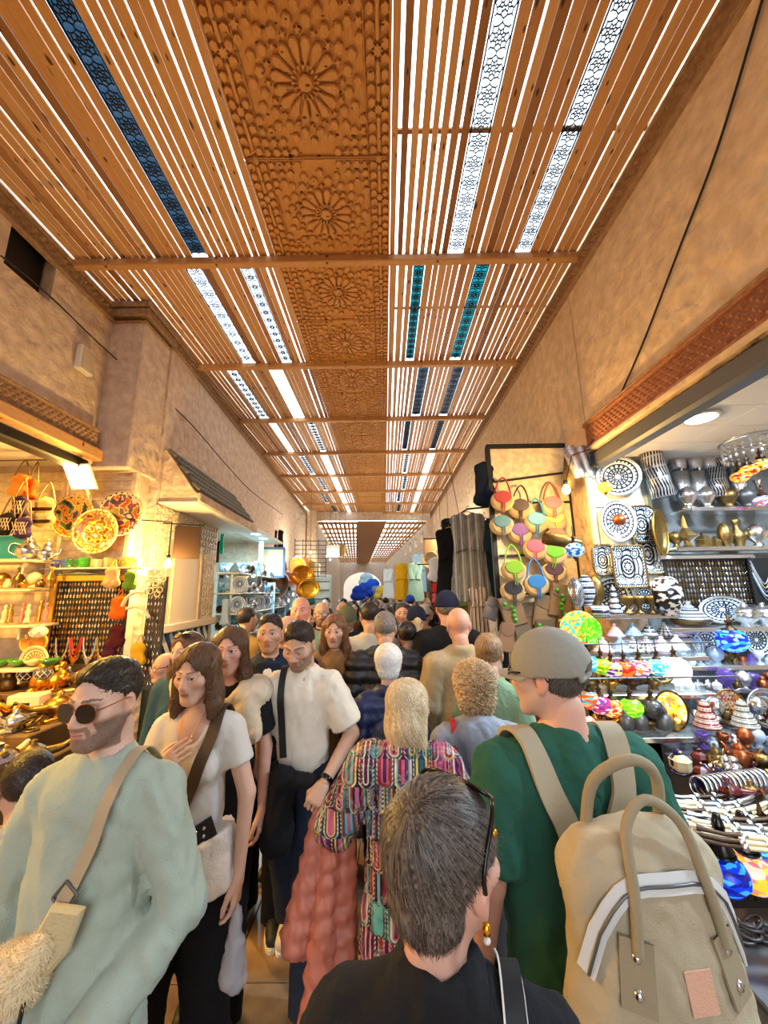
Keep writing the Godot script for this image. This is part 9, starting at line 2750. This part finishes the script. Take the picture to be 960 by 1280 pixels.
	for k in 3: single("dark_shawl", cloth_bag_mesh(0.30, 0.55, 0.14, 20.0 + k), fabric([Color(0.10, 0.13, 0.13), Color(0.07, 0.07, 0.08), Color(0.06, 0.10, 0.16)][k]), ["dark patterned shawl on the rail left of the robes", "black shawl under the patterned shawl", "dark blue bag hanging left of the white panel"][k], "shawl", [W(1.069, 2.905, 6.4), W(1.083, 2.579, 6.5), W(1.013, 2.955, 3.66)][k], Basis.IDENTITY, "")
	for k in 3: single("white_shirt", cloth_bag_mesh(0.36, 0.46, 0.08, 30.0 + k), fabric([Color(0.84, 0.86, 0.88), Color(0.80, 0.83, 0.86), Color(0.10, 0.10, 0.11), Color(0.74, 0.78, 0.82)][k]), ["white shirt, left on the shirt rack on the right", "white printed shirt in the middle of the shirt rack", "black shirt, right on the shirt rack"][k], "shirt", [W(0.946, 2.326, 7.2), W(1.080, 2.339, 7.2), W(1.258, 2.336, 7.2)][k], Basis.IDENTITY, "shirts on the rack")
	single("shirt_rail", tubem([Vector3(-0.5, 0, 0), Vector3(0.55, 0, 0)], 0.012, 8), M.dark_metal, "dark rail above the white shirts", "rail", W(1.099, 2.427, 7.2))
	for k in 16:
		var side := 1 if k < 10 else -1
		var kk := k if k < 10 else k - 10
		var cn: String = ["rust", "navy", "cream", "olive", "wine red", "sky blue", "mustard", "charcoal", "rose", "teal"][(k * 3) % 10]
		var cc: Color = [Color(0.55, 0.28, 0.14), Color(0.12, 0.15, 0.26), Color(0.82, 0.78, 0.68), Color(0.36, 0.37, 0.20), Color(0.40, 0.10, 0.14), Color(0.50, 0.66, 0.78), Color(0.72, 0.55, 0.16), Color(0.18, 0.18, 0.19), Color(0.72, 0.42, 0.44), Color(0.15, 0.38, 0.40)][(k * 3) % 10]
		var t := thing("hanging_garment", "%s garment hanging %s on the %s wall further down" % [cn, ["high", "low"][k % 2], "right" if side > 0 else "left"], "garment", W(1.58 if side > 0 else -2.3, 2.62 - 0.75 * (k % 2), (8.3 if side > 0 else 10.9) + (kk / 2) * 1.05), -0.7 * side, "garments on the walls")
		obj("cloth", cloth_bag_mesh(0.42, 0.72, 0.12, 60.0 + k), fabric(cc), t)
		obj("hook", tubem([Vector3(0, 0.3, 0), Vector3(0.12, 0.38, -0.28)], 0.006, 5), M.grey_metal, t)
	var ob := thing("orange_board", "orange-brown board behind the straw discs on the right", "display board", W(1.042, 2.744, 7.8))
	obj("post", boxm(Vector3(0.05, 2.3, 0.05), 0.005), M.dark_metal, ob, Vector3(0.1, -1.36, -0.03))
	obj("panel", boxm(Vector3(0.45, 0.45, 0.03), 0.004), mat(Color(0.62, 0.36, 0.18), 0.6), ob)
	obj("frame_bar", boxm(Vector3(0.5, 0.03, 0.04), 0.004), M.dark_metal, ob, Vector3(0, 0.235, 0))
	for k in 2:
		var t := thing("straw_disc", ["pale straw disc hanging on the right", "second straw disc beside the orange board"][k], "straw disc", [W(0.914, 2.547, 7.74), W(1.124, 2.608, 7.74)][k], -0.2)
		obj("face", dish(0.17, 0.17, 0.03), M.straw, t)
		obj("rim", rim_of(0.165, 0.165, 2.0, 0.012), M.straw, t)
	var rp := thing("red_cabinet", "narrow dark cabinet of red goods against the right wall", "cabinet", W(1.35, 0, 10.6), -0.1)
	obj("body", boxm(Vector3(0.34, 3.2, 0.3), 0.01), mat(Color(0.10, 0.06, 0.06), 0.5), rp, Vector3(0, 1.6, 0))
	for k in 7: obj("goods", cloth_bag_mesh(0.24, 0.28, 0.1, k * 2.0), fabric([Color(0.55, 0.10, 0.10), Color(0.40, 0.10, 0.14), Color(0.65, 0.25, 0.25)][k % 3]), rp, Vector3(0, 1.2 + k * 0.27, 0.18))
	robe("bright yellow robe far down on the right", W(0.496, 1.695, 11.5), -0.2, fabric(Color(0.74, 0.56, 0.08)), 0.8)
	robe("pale green robe far down on the right", W(0.774, 1.682, 10), -0.2, fabric(Color(0.55, 0.68, 0.62)), 0.75)
	robe("pale blue robe far down on the right", W(0.954, 1.917, 10.8), -0.2, fabric(Color(0.55, 0.68, 0.78)), 0.8)
	robe("white robe among the far right stalls", W(0.122, 1.704, 14), -0.5, fabric(Color(0.70, 0.76, 0.80)), 0.8)
	for k in 6: single("bundle", cloth_bag_mesh(0.8, 0.42, 0.5, 40.0 + k), fabric([Color(0.12, 0.28, 0.75), Color(0.16, 0.35, 0.85), Color(0.65, 0.85, 0.92), Color(0.10, 0.22, 0.65), Color(0.80, 0.72, 0.30), Color(0.45, 0.55, 0.70)][k]), ["deep blue cloth bundle piled at the far end", "bright blue cloth bundle piled at the far end", "pale blue awning cloth at the far arch", "navy cloth bundle at the far end", "yellow cloth bundle at the far end", "grey-blue cloth bundle at the far end"][k], "cloth", [W(-0.911, 2.010, 17.5), W(-0.568, 2.186, 18), W(-0.908, 2.510, 19), W(-1.127, 1.876, 17), W(-0.126, 1.860, 17.2), W(-0.420, 1.861, 17.8)][k], Basis.IDENTITY, "cloth bundles at the far end")
	for k in 5: 
		var t := thing("doorway", "%s dark doorway in the far right wall" % ["nearest", "second", "third", "fourth", "farthest"][k], "door", W(1.75 - (0.0 if k < 3 else 0.25 + 0.2 * (k - 3)), 0, 8.6 + k * 1.9), -PI / 2)
		obj("opening", boxm(Vector3(0.85, 2.7, 0.03), 0.004), mat(Color(0.10, 0.08, 0.07), 0.7), t, Vector3(0, 1.35, 0))
		for x in [-0.46, 0.46]: obj("jamb", boxm(Vector3(0.08, 2.8, 0.08), 0.008), M.wood[3], t, Vector3(x, 1.4, 0.01))
		obj("head", boxm(Vector3(1.0, 0.1, 0.08), 0.008), M.wood[3], t, Vector3(0, 2.78, 0.01))
